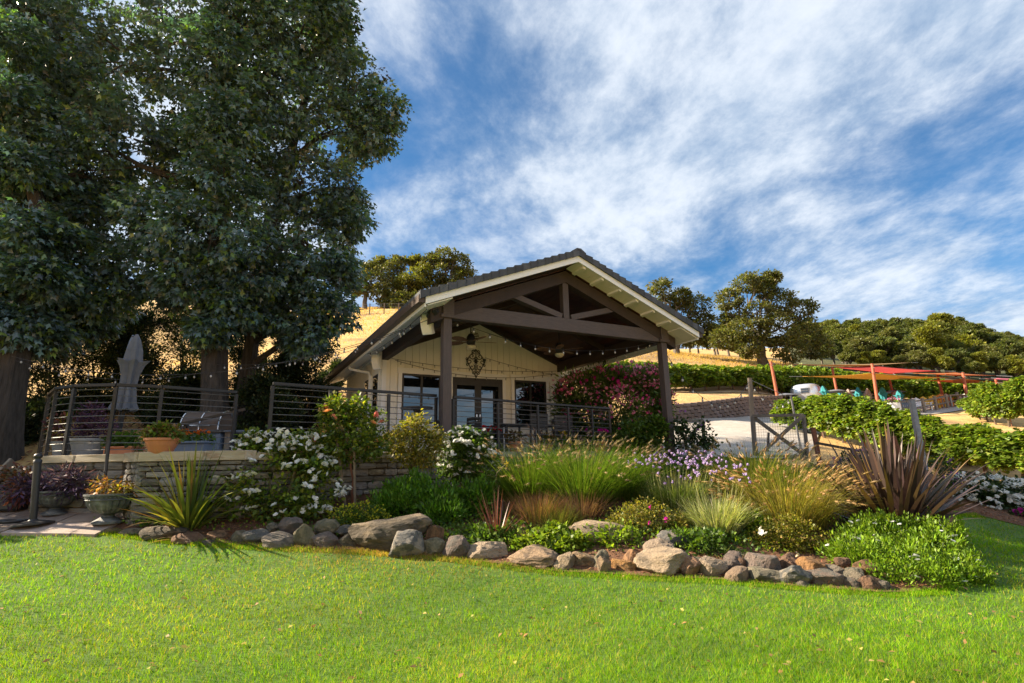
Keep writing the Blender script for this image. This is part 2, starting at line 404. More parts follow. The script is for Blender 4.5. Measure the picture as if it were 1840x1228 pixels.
CW += [(0, 0, 0.0), (-5, 1, 0.35), (5, 0, -0.1), (-12, 3, 0.85), (12, 3, -0.15), (0, -12, -0.3), (-14, -10, 0.6), (14, -10, -0.6), (-2, 13, 1.3), (2, 15.5, 1.3), (-4.5, 15, 1.4), (-1, 18, 1.5), (-5, 19.5, 2.4), (2, 20, 2.3), (-7, 11, 1.5), (-10, 9, 1.0), (-5, 10, 1.4),
       (14, 9, -0.1), (20, 8, -0.2), (20, 14, 0.4), (30, 20, 1.0), (50, 40, 4.0), (90, 60, 8), (-25, 10, 3.0), (-35, 40, 16), (-60, 70, 26), (-60, 10, 8), (0, 100, 25), (60, 110, 22), (120, 130, 27), (-40, 130, 34), (200, 60, 10), (-40, -40, 2), (40, -40, -3), (0, -60, -2)]
CW = np.array(CW)
def _tps(p, q):
    d2 = ((p[:, None, :] - q[None, :, :]) ** 2).sum(-1)
    return 0.5 * d2 * np.log(d2 + 1e-9)
_n = len(CW); _A = np.zeros((_n + 3, _n + 3)); _S = np.array([0.1, 0.1])
_A[:_n, :_n] = _tps(CW[:, :2] * _S, CW[:, :2] * _S) + np.eye(_n) * 0.004
_A[:_n, _n] = 1; _A[:_n, _n + 1:] = CW[:, :2] * _S; _A[_n:, :_n] = _A[:_n, _n:].T
_c = np.linalg.solve(_A, np.concatenate([CW[:, 2], np.zeros(3)]))
def hts(xy):
    xy = np.asarray(xy, float).reshape(-1, 2); out = np.empty(len(xy))
    for i in range(0, len(xy), 20000):
        p = xy[i:i + 20000]
        # beyond the modelled country the ground keeps the height of its rim
        pc = np.stack([np.clip(p[:, 0], -90, 200), np.clip(p[:, 1], -60, 130)], 1)
        z = _tps(pc * _S, CW[:, :2] * _S) @ _c[:_n] + _c[_n] + (pc * _S) @ _c[_n + 1:]
        # distant wooded ridge to the right and a hill behind the photographer (seen in the windows)
        far = np.clip((p[:, 1] - 95) / 110, 0, 1); far = far * far * (3 - 2 * far)
        rid = 13 * np.exp(-((p[:, 0] - 175) / 120) ** 2) + 5 * np.sin(p[:, 0] * 0.02)
        z = z * (1 - far) + (np.clip(z, 8, 22) + rid) * far
        bk = np.clip((-p[:, 1] - 50) / 160, 0, 1)
        z = z + bk * bk * (3 - 2 * bk) * (34 + 10 * np.sin(p[:, 0] * 0.013 + 1))
        out[i:i + 20000] = z
    return out
def hz(x, y): return float(hts([[x, y]])[0])
def gpt(px, py, y0=3.0, y1=60.0):
    """first ground point along the ray through a photograph pixel"""
    ys = np.linspace(y0, y1, 600); P = np.array([at(px, py, y) for y in ys]); d = P[:, 2] - hts(P[:, :2])
    k = np.argmax(d < 0)
    return np.array([P[k][0], P[k][1], hz(P[k][0], P[k][1])])
def onground(px, Y):
    """ground point at distance Y under photograph column px"""
    x = at(px, 850, Y)[0]
    for _ in range(4):
        z = hz(x, Y); d = np.array([x, Y, z - CAMZ]); f = d @ _fw
        cur = 920 + FPX * (d @ _R) / f; x += (px - cur) / FPX * f
    return np.array([x, Y, hz(x, Y)])

# ------------------------------------------------------------------ ground sheets
def grid_mesh(name, xs, ys_of, ny, mat, lift, kind='structure', extra=None):
    V = []
    for x in xs:
        a, b = ys_of(x)
        for k in range(ny + 1): V.append((x, a + (b - a) * k / ny))
    V = np.array(V); z = hts(V) + lift
    if extra is not None: z = z + extra(V)
    n = ny + 1
    F = np.array([(i * n + k, (i + 1) * n + k, (i + 1) * n + k + 1, i * n + k + 1) for i in range(len(xs) - 1) for k in range(ny)])
    o = np_mesh(name, np.column_stack([V, z]), F, mat, smooth=True)
    return tag(o, kind=kind)
def graded(lo, hi, a, b, fine, coarse):
    r = list(np.arange(lo, a, coarse)) + list(np.arange(a, b, fine)) + list(np.arange(b, hi + coarse, coarse)); return np.array(r)
M['hill'] = pm('hill', (0.42, 0.25, 0.085), (0.62, 0.41, 0.16), 0.8, 0.95, 0.6, 5.0, c3=(0.24, 0.15, 0.075), c3scale=0.18, c3amt=(0.56, 0.68), bdist=0.15, detail=10)
def build_ground():
    xs = graded(-260, 520, -16, 46, 0.55, 9.0); ys = graded(-330, 620, -4, 70, 0.55, 9.0)
    X, Y = np.meshgrid(xs, ys, indexing='ij'); P = np.column_stack([X.ravel(), Y.ravel()]); z = hts(P)
    n = len(ys); i = np.arange(len(xs) - 1)[:, None] * n + np.arange(n - 1)[None, :]
    F = np.stack([i, i + n, i + n + 1, i + 1], -1).reshape(-1, 4)
    tag(np_mesh('hillside', np.column_stack([P, z]), F, M['hill'], smooth=True), kind='structure')
build_ground()
_le = [gpt(*p) for p in [(-40, 955), (200, 962), (330, 979), (480, 989), (640, 996), (800, 1008), (900, 1017), (1000, 1033), (1150, 1040), (1300, 1051), (1450, 1062), (1590, 1072)]]
_le += [gpt(1690, 1066), gpt(1712, 1030), gpt(1715, 985), gpt(1716, 925), gpt(1760, 928), gpt(1840, 950)]
_le = sorted([(p[0], p[1]) for p in _le])
_le = [(-16, _le[0][1]), (-11, _le[0][1])] + _le + [(_le[-1][0] + 3, _le[-1][1] - 0.6), (26, 11)]
LEX = np.array([p[0] for p in _le]); LEY = np.array([p[1] for p in _le])
def ylawn(x): return np.interp(x, LEX, LEY)
RAIL_A, RAIL_B = np.array([-3.71, 8.2]), np.array([2.46, 13.4])
def ybed(x):
    return np.interp(x, [-16, -5.2, -3.9, 2.7, 4.2, 6, 8, 10.5, 13, 16, 26], [7.9, 7.9, 8.1, 13.3, 13.2, 13.0, 13.0, 13.6, 14.6, 15.5, 16])
M['lawn_soil'] = pm('lawn_soil', (0.04, 0.095, 0.006), (0.07, 0.13, 0.010), 3, 0.95, 0.5, 40)
grid_mesh('lawn', np.arange(-14, 24.1, 0.3), lambda x: (-4.0, float(ylawn(x))), 24, M['lawn_soil'], 0.02)
grid_mesh('garden_bed', np.arange(-5.4, 20.1, 0.2), lambda x: (float(ylawn(x)) - 0.03, float(ybed(x))), 22, M['soil'], 0.035)
def patch(name, A, B, n, m, mat, lift, kind='structure'):
    A = np.array(A); B = np.array(B)
    def rs(C):
        d = np.concatenate([[0], np.cumsum(np.linalg.norm(np.diff(C, axis=0), axis=1))]); t = np.linspace(0, d[-1], n + 1)
        return np.column_stack([np.interp(t, d, C[:, 0]), np.interp(t, d, C[:, 1])])
    A, B = rs(A), rs(B); t = np.linspace(0, 1, m + 1)
    P = (A[:, None, :] * (1 - t)[None, :, None] + B[:, None, :] * t[None, :, None]).reshape(-1, 2)
    k = m + 1; i = np.arange(n)[:, None] * k + np.arange(m)[None, :]
    F = np.stack([i, i + 1, i + k + 1, i + k], -1).reshape(-1, 4)
    return tag(np_mesh(name, np.column_stack([P, hts(P) + lift]), F, mat, smooth=True), kind=kind)
g2 = lambda px, Y: tuple(onground(px, Y)[:2])
patch('driveway', [g2(1150, 14.0), g2(1185, 16.5), g2(1195, 20), g2(1215, 24.5), g2(1290, 26.2), g2(1345, 28.2)],
      [g2(1345, 14.2), g2(1440, 15.4), g2(1465, 19), g2(1475, 23), g2(1470, 26), g2(1440, 30)], 40, 14, M['gravel'], 0.04)
patch('sail_terrace', [g2(1410, 34), g2(1480, 33.5), g2(1600, 32), g2(1700, 33), g2(1800, 35)],
      [g2(1410, 41), g2(1480, 45), g2(1600, 45), g2(1700, 45), g2(1800, 42)], 30, 8, M['gravel'], 0.05)
M['vine_soil'] = pm('vine_soil', (0.34, 0.22, 0.12), (0.46, 0.32, 0.18), 1.5, 0.95, 0.5, 12, c3=(0.22, 0.14, 0.08), c3scale=0.4)
patch('vineyard_ground', [g2(1000, 37), g2(1200, 34), g2(1400, 41.5), g2(1600, 45.5), g2(1840, 43)], [g2(1000, 48), g2(1200, 48), g2(1400, 50), g2(1600, 56), g2(1840, 56)], 40, 8, M['vine_soil'], 0.05)
M['scrub'] = pm('scrub', (0.055, 0.062, 0.022), (0.10, 0.105, 0.035), 0.5, 0.95, 0.8, 2.0, c3=(0.22, 0.16, 0.07), c3scale=0.06, c3amt=(0.62, 0.70), bdist=0.4)
patch('woodland_floor', [g2(1425, 71), g2(1560, 71), g2(1700, 70), g2(1960, 68)], [g2(1425, 225), g2(1560, 225), g2(1700, 225), g2(1960, 225)], 60, 60, M['scrub'], 0.12)
# flagstone patio on the left
tag(patch('patio', [(-13, 7.2), (-5.35, 7.42)], [(-13, 8.6), (-5.35, 8.4)], 16, 4, M['mortar'], 0.03), kind='structure')
patio = bpy.data.objects['patio']
def build_paving():
    k = 0; y = 7.26
    for row, dy in enumerate((0.40, 0.36, 0.42)):
        x = -12.6 + row * 0.23
        while x < -5.45:
            w = random.uniform(0.55, 0.95); x1 = min(x + w, -5.42)
            if x1 - x > 0.15:
                cx, cy = (x + x1) / 2, y + dy / 2
                j = lambda: random.uniform(-0.012, 0.012)
                c = [(x + .01 + j(), y + .01 + j()), (x1 - .01 + j(), y + .01 + j()), (x1 - .01 + j(), y + dy - .01 + j()), (x + .01 + j(), y + dy - .01 + j())]
                mb = MB(); mb.hexa([(a, b, hz(a, b) + 0.02) for a, b in c] + [(a, b, hz(a, b) + 0.062) for a, b in c])
                mb.build('paving_stone', M['paver'], patio)
            x = x1
        y += dy
build_paving()

# ------------------------------------------------------------------ the pavilion
DECKZ = 1.70
house = thing('pavilion_house', 'cream board-sided pavilion with a deep timber-framed gabled porch', 'building', H(0, 0, DECKZ))
Wd, D, OL, FO, ZE, S, LL = 5.5, 4.5434, 0.6035, 0.5704, 4.3121, 0.3995, 10.06
UA = Wd / 2; HC = math.sqrt(1 + S * S)
def zr(u): return ZE + S * (min(u, Wd - u) + OL)      # underside of the roof
Tuv = lambda u, z: None
def Tv(u, v, z): return H(u, v, z)
def gable_prism(name, mat, lo, hi, v0, v1, side, u0=None, u1=None, bevel=0, parent=None):
    """a board lying along the slope: lo/hi are heights above the roof underside"""
    a = -OL if u0 is None else u0; b = UA if u1 is None else u1
    if side == 1: poly = [(Wd - b, zr(b) + lo), (Wd - a, zr(a) + lo), (Wd - a, zr(a) + hi), (Wd - b, zr(b) + hi)]
    else: poly = [(a, zr(a) + lo), (b, zr(b) + lo), (b, zr(b) + hi), (a, zr(a) + hi)]
    mb = MB(); mb.prism(poly, v0, v1, Tv)
    return mb.build(name, mat, parent or house, bevel=bevel)
def build_house():
    # posts with corbels
    for u in (0.0, Wd):
        b = MB(); b.box(u - .085, u + .085, -.085, .085, (DECKZ - .02) if u == 0 else hz(*H(u, 0, 0)[:2]) - .1, 4.2429, H)
        p = b.build('post', M['brown_wood_v'], house, bevel=.008)
        c = MB(); c.box(u - .15, u + .15, -.13, .13, 4.2429, 4.2429 + .06, H); c.box(u - .11, u + .11, -.135, .135, 4.303, 4.62, H)
        c.build('post_cap', M['brown_wood'], p)
    zt = 4.2429; zb2 = zt + .2915
    b = MB(); b.box(.11, Wd - .11, -.09, .09, zt, zb2, H); b.build('tie_beam', M['brown_wood'], house, bevel=.008)
    b = MB(); b.box(UA - .075, UA + .075, -.07, .07, zb2, zr(UA) - .2, H); b.build('king_post', M['brown_wood_v'], house, bevel=.006)
    for sgn in (-1, 1):
        b = MB(); b.beam(H(UA + sgn * .12, 0, zb2 + .04), H(UA + sgn * 1.32, 0, zr(UA - 1.32) - .22), .12, .15, up=HV)
        b.build('brace', M['brown_wood'], house)
    for sd in (0, 1):
        gable_prism('top_chord', M['dark_wood'], -.30, -.035, -.10, .10, sd, u0=-.35)
        gable_prism('rake_fascia', M['white_paint'], 0.0, .135, -FO - .04, -FO, sd, u0=-OL - .02)
        # soffit boards of the front overhang, with look-out blocks
        n = 14
        for i in range(n):
            a = -OL + (UA + OL) * i / n; c = -OL + (UA + OL) * (i + 1) / n - .006
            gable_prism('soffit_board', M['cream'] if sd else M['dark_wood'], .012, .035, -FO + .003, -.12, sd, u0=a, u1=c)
        for i in range(1, 7):
            a = -OL + .35 + i * .47
            if a < UA - .1 and sd:
                gable_prism('lookout_block', M['cream'], -.038, .009, -FO + .02, -.13, sd, u0=a - .035, u1=a + .035)
        # porch ceiling, tongue and groove boards running front to back
        n = 22
        for i in range(n):
            a = -OL + .02 + (UA + OL - .02) * i / n; c = -OL + .02 + (UA + OL - .02) * (i + 1) / n - .008
            gable_prism('ceiling_board', M['red_wood'], -.005, .02, -.115, D - .004, sd, u0=a, u1=c)
        # a second truss chord half way into the porch
        gable_prism('rafter', M['dark_wood'], -.16, -.008, 2.1, 2.22, sd, u0=.1)
        gable_prism('rafter', M['dark_wood'], -.16, -.008, 4.40, 4.50, sd, u0=.1)
        # side beams
        u = 0 if sd == 0 else Wd
        b = MB(); b.box(u - .085, u + .085, .14, D - .002, 4.2429, 4.2429 + .30, H); b.build('side_beam', M['dark_wood'], house, bevel=.006)
        # eave: soffit, fascia and gutter along the side
        s0 = -1 if sd == 0 else 1
        uo = -OL if sd == 0 else Wd + OL
        n = 26
        for i in range(n):
            v0 = -FO + .01 + (LL + FO) * i / n; v1 = -FO + .01 + (LL + FO) * (i + 1) / n - .012
            ua_, ub_ = -OL + .03, -.09
            z0a, z0b = zr(ua_), zr(ub_)
            q = [(ua_, z0a - .03), (ub_, z0b - .03), (ub_, z0b - .008), (ua_, z0a - .008)]
            if sd: q = [(Wd - a, z) for a, z in q]
            mb = MB(); mb.prism(q, v0, v1, H); mb.build('eave_board', M['white_paint'] if sd == 0 else M['cream'], house)
        b = MB(); b.box(min(uo, uo + s0 * .03), max(uo, uo + s0 * .03), -FO, LL, ZE - .05, ZE + .02, H); b.build('eave_trim', M['white_paint'], house)
        b = MB(); b.box(min(uo + s0 * .032, uo + s0 * .15), max(uo + s0 * .032, uo + s0 * .15), -FO - .02, LL, ZE + .022, ZE + .15, H); b.build('gutter', M['gutter'], house)
    # roof body and tiles
    roof = None
    mb = MB()
    mb.prism([(-OL, zr(-OL) + .04), (UA, zr(UA) + .04), (Wd + OL, zr(-OL) + .04), (Wd + OL, zr(-OL) + .20), (UA, zr(UA) + .20), (-OL, zr(-OL) + .20)], -FO + .003, LL, H)
    roof = mb.build('roof', M['dark_wood'], house)
    # one tile profile in slope coordinates, reused
    slope_len = (UA + OL + .14) * HC; ncr = 20; cl = slope_len / ncr; tw = .34
    def tile_at(mb, sd, i, v0, v1, thick=.062):
        a0 = -OL - .14 + (UA + OL + .14) * i / ncr; a1 = a0 + (UA + OL + .14) / ncr * 1.18
        a1 = min(a1, UA - .0)
        z0 = ZE + S * (a0 + OL) + .225; z1 = ZE + S * (a1 + OL) + .225
        lift0, lift1 = .050, .008
        poly = [(a0, z0 + lift0 - thick), (a1, z1 + lift1 - .01), (a1, z1 + lift1 + .018), (a0, z0 + lift0)]
        if sd: poly = [(Wd - a, z) for a, z in poly]
        mb.prism(poly, v0, v1, H)
    for sd in (0, 1):
        for i in range(ncr):
            mb = MB(); tile_at(mb, sd, i, -FO - .075, -FO + .26)
            # rake tile turns down over the fascia
            a0 = -OL - .14 + (UA + OL + .14) * i / ncr; a1 = min(a0 + (UA + OL + .14) / ncr * 1.12, UA)
            z0 = ZE + S * (a0 + OL); z1 = ZE + S * (a1 + OL)
            poly = [(a0, z0 + .122), (a1, z1 + .130), (a1, z1 + .243), (a0, z0 + .285)]
            if sd: poly = [(Wd - a, z) for a, z in poly]
            mb.prism(poly, -FO - .085, -FO - .058, H)
            mb.build('rake_tile', M['tile'], roof)
        fld = MB()
        for i in range(ncr):
            v = -FO + .262; k = 0
            while v < LL - .05:
                w = tw if not (k == 0 and i % 2) else tw / 2
                tile_at(fld, sd, i, v, min(v + w - .006, LL + .05)); v += w; k += 1
        tag(fld.build('tile_field', M['tile'], roof), kind='stuff')
    for k in range(28):
        v0 = -FO - .08 + k * .39
        mb = MB(); zz = zr(UA) + .235
        if v0 < LL: mb.prism([(UA - .15, zz - .035), (UA, zz + .035), (UA + .15, zz - .035), (UA + .15, zz - .005), (UA + .05, zz + .06), (UA - .05, zz + .06), (UA - .15, zz - .005)], v0, v0 + .41, H); mb.build('ridge_tile', M['tile'], roof)
    # walls: vertical boards
    U0, U1 = -.05, 5.5377
    holes = [(.4699, 1.58, 2.574, 3.9152), (1.9203, 3.4908, DECKZ, 3.8959), (3.8839, 4.9877, 2.574, 3.9152)]
    mb = MB(); mb.prism([(U0, 1.55), (U1, 1.55), (U1, zr(U1) - .03), (UA, zr(UA) - .03), (U0, zr(U0 + .05) - .03)], D + .03, D + .12, H)
    fw = mb.build('front_wall', M['cream'], house)
    n = 28; bw = (U1 - U0) / n
    for i in range(n):
        a, c = U0 + i * bw + .004, U0 + (i + 1) * bw - .006
        segs = [(1.6, None)]
        for h in holes:
            if c > h[0] - .05 and a < h[1] + .05:
                segs = [(1.6, h[2] - .03)] if h[2] > 1.8 else []
                segs.append((h[3] + .03, None))
        for z0, z1 in segs:
            if z1 is None: poly = [(a, z0), (c, z0), (c, zr(c) - .034), (a, zr(a) - .034)]
            else: poly = [(a, z0), (c, z0), (c, z1), (a, z1)]
            if a < UA < c and z1 is None: poly = [(a, z0), (c, z0), (c, zr(c) - .034), (UA, zr(UA) - .034), (a, zr(a) - .034)]
            m2 = MB(); m2.prism(poly, D, D + .028, H); m2.build('siding_board', M['cream'], fw)
    b = MB(); b.box(U0 - .025, U0 + .09, D - .02, D - .002, 1.6, zr(0) - .05, H); b.build('corner_trim', M['white_paint'], fw)
    b = MB(); b.box(U1 - .09, U1 + .025, D - .02, D - .002, 1.6, zr(0) - .05, H); b.build('corner_trim', M['white_paint'], fw)
    # left side wall and right side wall
    for sd, uw in ((0, -.05), (1, 5.5377)):
        sg = -1 if sd == 0 else 1
        b = MB(); b.box(min(uw, uw - sg * .1), max(uw, uw - sg * .1), D + .125, 9.3, 1.5, 4.5, H); sw = b.build('side_wall', M['cream'], house)
        v = D + .13
        while v < 9.2:
            b = MB(); b.box(min(uw + sg * .002, uw + sg * .022), max(uw + sg * .002, uw + sg * .022), v + .004, v + .2 - .005, 1.55, 4.46, H); b.build('siding_board', M['cream'], sw); v += .2
        if sd == 0:
            for (va, vb) in ((4.86, 5.36), (5.75, 6.35)):
                f = MB(); f.box(uw - .05, uw - .024, va - .09, vb + .09, 2.3, 4.0, H)
                w_ = f.build('window', M['cream'], house)
                g = MB(); g.box(uw - .056, uw - .052, va, vb, 2.39, 3.91, H); g.build('pane', M['glass'], w_)
                for zz in (2.39, 3.86):
                    g = MB(); g.box(uw - .066, uw - .057, va, vb, zz, zz + .05, H); g.build('sash_rail', M['black_metal'], w_)
    b = MB(); b.prism([(U0, 1.5), (U1, 1.5), (U1, zr(U1) - .04), (UA, zr(UA) - .04), (U0, zr(U0) - .04)], 9.3, 9.42, H); b.build('rear_wall', M['cream'], house)
    b = MB(); b.prism([(U0 - .1, 4.38), (U0 - .02, 4.38), (U0 - .02, zr(0) - .04), (U0 - .1, zr(-.06) - .04)], D + .1, 9.4, H); b.build('frieze_board', M['white_paint'], house)
    # door and windows: trim proud of the boards, dark frames, panes
    for k, (a, c, z0, z1) in enumerate(holes):
        door = k == 1
        f = MB(); t = .10
        f.box(a - t, a, D - .024, D - .002, z0 - (0 if door else .0), z1, H); f.box(c, c + t, D - .024, D - .002, z0, z1, H)
        f.box(a - t - .03, c + t + .03, D - .03, D - .003, z1 + .001, z1 + .15, H)
        if not door: f.box(a - t, c + t, D - .034, D - .003, z0 - .09, z0 - .001, H)
        root = f.build('french_door' if door else 'window', M['white_paint'], house)
        fr = MB(); e = .055
        fr.box(a + .001, a + e, D - .012, D + .02, z0 + .001, z1 - .001, H); fr.box(c - e, c - .001, D - .012, D + .02, z0 + .001, z1 - .001, H)
        fr.box(a + e, c - e, D - .012, D + .02, z1 - e, z1 - .001, H); fr.box(a + e, c - e, D - .012, D + .02, z0 + .001, z0 + e, H)
        m_ = (a + c) / 2
        if door:
            for q in (m_ - .10, m_ + .002): fr.box(q, q + .098, D - .013, D + .02, z0 + e, z1 - e, H)
            fr.box(a + e, a + e + .08, D - .013, D + .02, z0 + e, z1 - e, H); fr.box(c - e - .08, c - e, D - .013, D + .02, z0 + e, z1 - e, H)
            for q0, q1 in ((a + e + .08, m_ - .10), (m_ + .10, c - e - .08)):
                fr.box(q0, q1, D - .013, D + .02, z1 - e - .16, z1 - e, H); fr.box(q0, q1, D - .013, D + .02, z0 + e, z0 + e + .22, H)
        else: fr.box(m_ - .03, m_ + .03, D - .014, D + .02, z0 + e, z1 - e, H)
        fr.build('frame', M['black_metal'], root)
        xs = [(a + .03, m_ - .002), (m_ + .002, c - .03)]
        for x0, x1 in xs:
            g = MB(); g.box(x0, x1, D + .005, D + .010, z0 + .03, z1 - .03, H); g.build('pane', M['glass'], root)
        if door:
            for q in (m_ - .05, m_ + .05):
                g = MB(); g.box(q - .012, q + .012, D - .07, D - .016, 2.72, 2.74, H); g.box(q - .015, q + .015, D - .022, D - .0135, 2.62, 2.86, H); g.build('handle', M['chrome'], root)
    # round louvred gable vent
    vt = MB(); cc = H(2.58, D - .005, 5.12)
    vt.disc(cc + HV * -.012, .155, -HV, 28); vt.tube([cc + HV * .0, cc - HV * .035], [.17, .17], 28)
    vent = vt.build('gable_vent', M['cream'], house)
    for k in range(5):
        zz = 5.12 - .1 + k * .05; hw = math.sqrt(max(.15 ** 2 - (zz - 5.12) ** 2, .001))
        g = MB(); g.box(2.58 - hw, 2.58 + hw, D - .05, D - .042, zz - .013, zz + .013, H); g.build('louvre', M['dark_wood'], vent)
    # downspout on the near left corner of the side wall
    mb = MB(); q = [H(-OL - .02, D + 1.45, ZE - .03), H(-OL - .02, D + 1.45, ZE - .12), H(-.16, D + 1.15, ZE - .24), H(-.12, D + 1.15, ZE - .36), H(-.12, D + 1.15, 1.75)]
    mb.tube(q, .04, 8); mb.build('downspout', M['white_paint'], house, smooth=False)
build_house()

# ------------------------------------------------------------------ deck, terrace, stone walls
def unit(v): v = np.array(v, float); return v / np.linalg.norm(v)
def slab(name, poly, z0, z1, mat):
    mb = MB(); n = len(poly)
    mb.add([(x, y, z0) for x, y in poly] + [(x, y, z1) for x, y in poly], [tuple(range(n - 1, -1, -1)), tuple(range(n, 2 * n))] + [(i, (i + 1) % n, n + (i + 1) % n, n + i) for i in range(n)])
    return mb.build(name, mat)
RD = unit(np.append(RAIL_B - RAIL_A, 0)); RN = np.array([RD[1], -RD[0], 0])     # along the deck edge, and out of it towards the lawn
PA = np.append(RAIL_A, 0) + RN * .10 - RD * .12; PB = np.append(RAIL_B, 0) + RN * .10 + RD * .2
hb = H(5.7, D - .02, 0); hc = H(-.1, D - .02, 0); hd = H(-.1, 9.2, 0); he = H(-2.3, 9.2, 0)
tag(slab('deck', [tuple(PA[:2]), tuple(PB[:2]), tuple(hb[:2]), tuple(hc[:2]), tuple(hd[:2]), tuple(he[:2]), (-4.0, 9.6)], .9, DECKZ - .012, M['deck']), kind='structure')
# terrace on the left, level with the deck
TPX = [(70, 823, 9.3), (72, 823, 8.25), (228, 823, 7.95), (252, 823, 7.62), (440, 823, 7.8)]
T_ = [at(*p)[:2] for p in TPX]
tag(slab('terrace', [tuple(T_[1] + [.08, .12]), tuple(T_[2] + [.05, .12]), tuple(T_[3] + [.05, .14]), tuple(PA[:2] - RN[:2] * .1), (-4.0, 9.7), (-4.6, 11.2), (-7.6, 11.0)], .8, DECKZ - .016, M['deck']), kind='structure')
# stairs floor between terrace and deck is level ground; steps rise behind
STONES = []
def make_stone_meshes():
    for k in range(8):
        r = random.Random(40 + k); bm = bmesh.new(); bmesh.ops.create_cube(bm, size=1.0)
        bmesh.ops.subdivide_edges(bm, edges=bm.edges, cuts=1, use_grid_fill=True)
        for v in bm.verts:
            n = sum(abs(c) > .4 for c in v.co)
            v.co *= {1: 1.06, 2: .985, 3: .90}.get(n, 1)
            v.co += Vector((r.uniform(-.035, .035), r.uniform(-.07, .07), r.uniform(-.05, .05)))
        me = bpy.data.meshes.new('stone'); bm.to_mesh(me); bm.free(); me.materials.append(M['stone'])
        STONES.append(me)
make_stone_meshes()
CAPS = []
def make_cap_meshes():
    for k in range(4):
        r = random.Random(90 + k); bm = bmesh.new(); bmesh.ops.create_cube(bm, size=1.0)
        bmesh.ops.bevel(bm, geom=list(bm.edges), offset=.03, segments=1, affect='EDGES')
        for v in bm.verts: v.co += Vector((r.uniform(-.008, .008), r.uniform(-.02, .02), r.uniform(-.03, .03)))
        me = bpy.data.meshes.new('cap_stone'); bm.to_mesh(me); bm.free(); me.materials.append(M['cap']); CAPS.append(me)
make_cap_meshes()
def stone_wall(label, pts, ztop, zbots, cap_w=.36, cap_h=.105, cap_out=.05, lens=(.22, .55), hts_=(.065, .125), cap=True, thick=.2, name='stone_wall'):
    """dry-laid ledge stone along a polyline whose left side (walking) is the earth side; each stone is its own object"""
    pts = [np.append(np.array(p[:2], float), 0) for p in pts]
    w = thing(name, label, 'wall', (pts[0][0], pts[0][1], min(zbots)))
    core = MB(); seglen = [np.linalg.norm(pts[i + 1] - pts[i]) for i in range(len(pts) - 1)]
    acc = 0
    for i in range(len(pts) - 1):
        a, b = pts[i], pts[i + 1]; d = unit(b - a); nrm = np.array([d[1], -d[0], 0]); L = seglen[i]
        z0 = zbots[i]; z1 = zbots[i + 1]; zc = ztop - (cap_h if cap else 0)
        f0, f1 = -nrm * .055, -nrm * (.055 + thick)
        core.hexa([a + f0 + [0, 0, z0 - .3], b + f0 + [0, 0, z1 - .3], b + f1 + [0, 0, z1 - .3], a + f1 + [0, 0, z0 - .3], a + f0 + [0, 0, zc], b + f0 + [0, 0, zc], b + f1 + [0, 0, zc], a + f1 + [0, 0, zc]])
        z = zc; ang = math.atan2(d[1], d[0]); row = 0
        while z > min(z0, z1) - .05:
            hgt = random.uniform(*hts_); x = -random.uniform(0, .2)
            while x < L:
                ln = random.uniform(*lens); x0, x1 = max(x, -.03), min(x + ln, L + .03)
                if x1 - x0 > .07:
                    xm = (x0 + x1) / 2; zm = z - hgt / 2; gz = z0 + (z1 - z0) * xm / L
                    hh = hgt * random.choice((1, 1, 1, .85))
                    if zm > gz - .08:
                        c = a + d * xm - nrm * (.045 + random.uniform(-.014, .014)) + [0, 0, zm]
                        inst('stone', random.choice(STONES), w, c, (random.uniform(-.03, .03), random.uniform(-.02, .02), ang + random.choice((0, math.pi)) + random.uniform(-.02, .02)), (x1 - x0 - .014, .13, hh - .010))
                x += ln
            z -= hgt
        if cap:
            x = -.02
            while x < L:
                ln = random.uniform(.7, 1.15); x1 = min(x + ln, L + .02)
                if L + .02 - x1 < .25: x1 = L + .02
                c = a + d * (x + x1) / 2 + nrm * (cap_out - cap_w / 2) + [0, 0, ztop - cap_h / 2]
                inst('cap_stone', random.choice(CAPS), w, c, (0, 0, ang), (x1 - x - .008, cap_w, cap_h)); x = x1
    core.build('wall_core', M['mortar'], w)
    return w
gz = lambda p: hz(p[0], p[1]) + .0
stone_wall('low stone wall with a tan coping under the curved terrace railing', [T_[0], T_[1], T_[2]], DECKZ + .04, [gz(T_[0]) , gz(T_[1]), gz(T_[2])], lens=(.28, .7), hts_=(.09, .15))
stone_wall('stone wall end pier beside the fluted urn, topped with thick coping', [T_[2] + [.012, .0], T_[3]], DECKZ + .05, [gz(T_[2]), gz(T_[3])], lens=(.10, .24), hts_=(.07, .12), cap_w=.3, cap_h=.13)
stone_wall('stone retaining wall behind the sword-leaved plant, carrying the terracotta bowl', [T_[3], T_[4], PA[:2] + RN[:2] * .10 - RD[:2] * .12], DECKZ + .05, [gz(T_[3]) + .02, gz(T_[4]), gz(PA)], lens=(.22, .5), cap_h=.13)
_p0 = PA + RN * .10 - RD * .10; _p1 = PB + RN * .10
stone_wall('long grey ledge stone wall under the porch deck', [_p0[:2], (_p0 * .62 + _p1 * .38)[:2], _p1[:2]], DECKZ + .02, [gz(_p0), gz(_p0 * .62 + _p1 * .38), gz(_p1)], lens=(.18, .42))
stone_wall('short bluish stone wall at the left edge behind the patio', [at(-60, 850, 9.6)[:2], at(66, 850, 9.0)[:2]], 1.62, [.95, .95], lens=(.2, .45), cap=False)

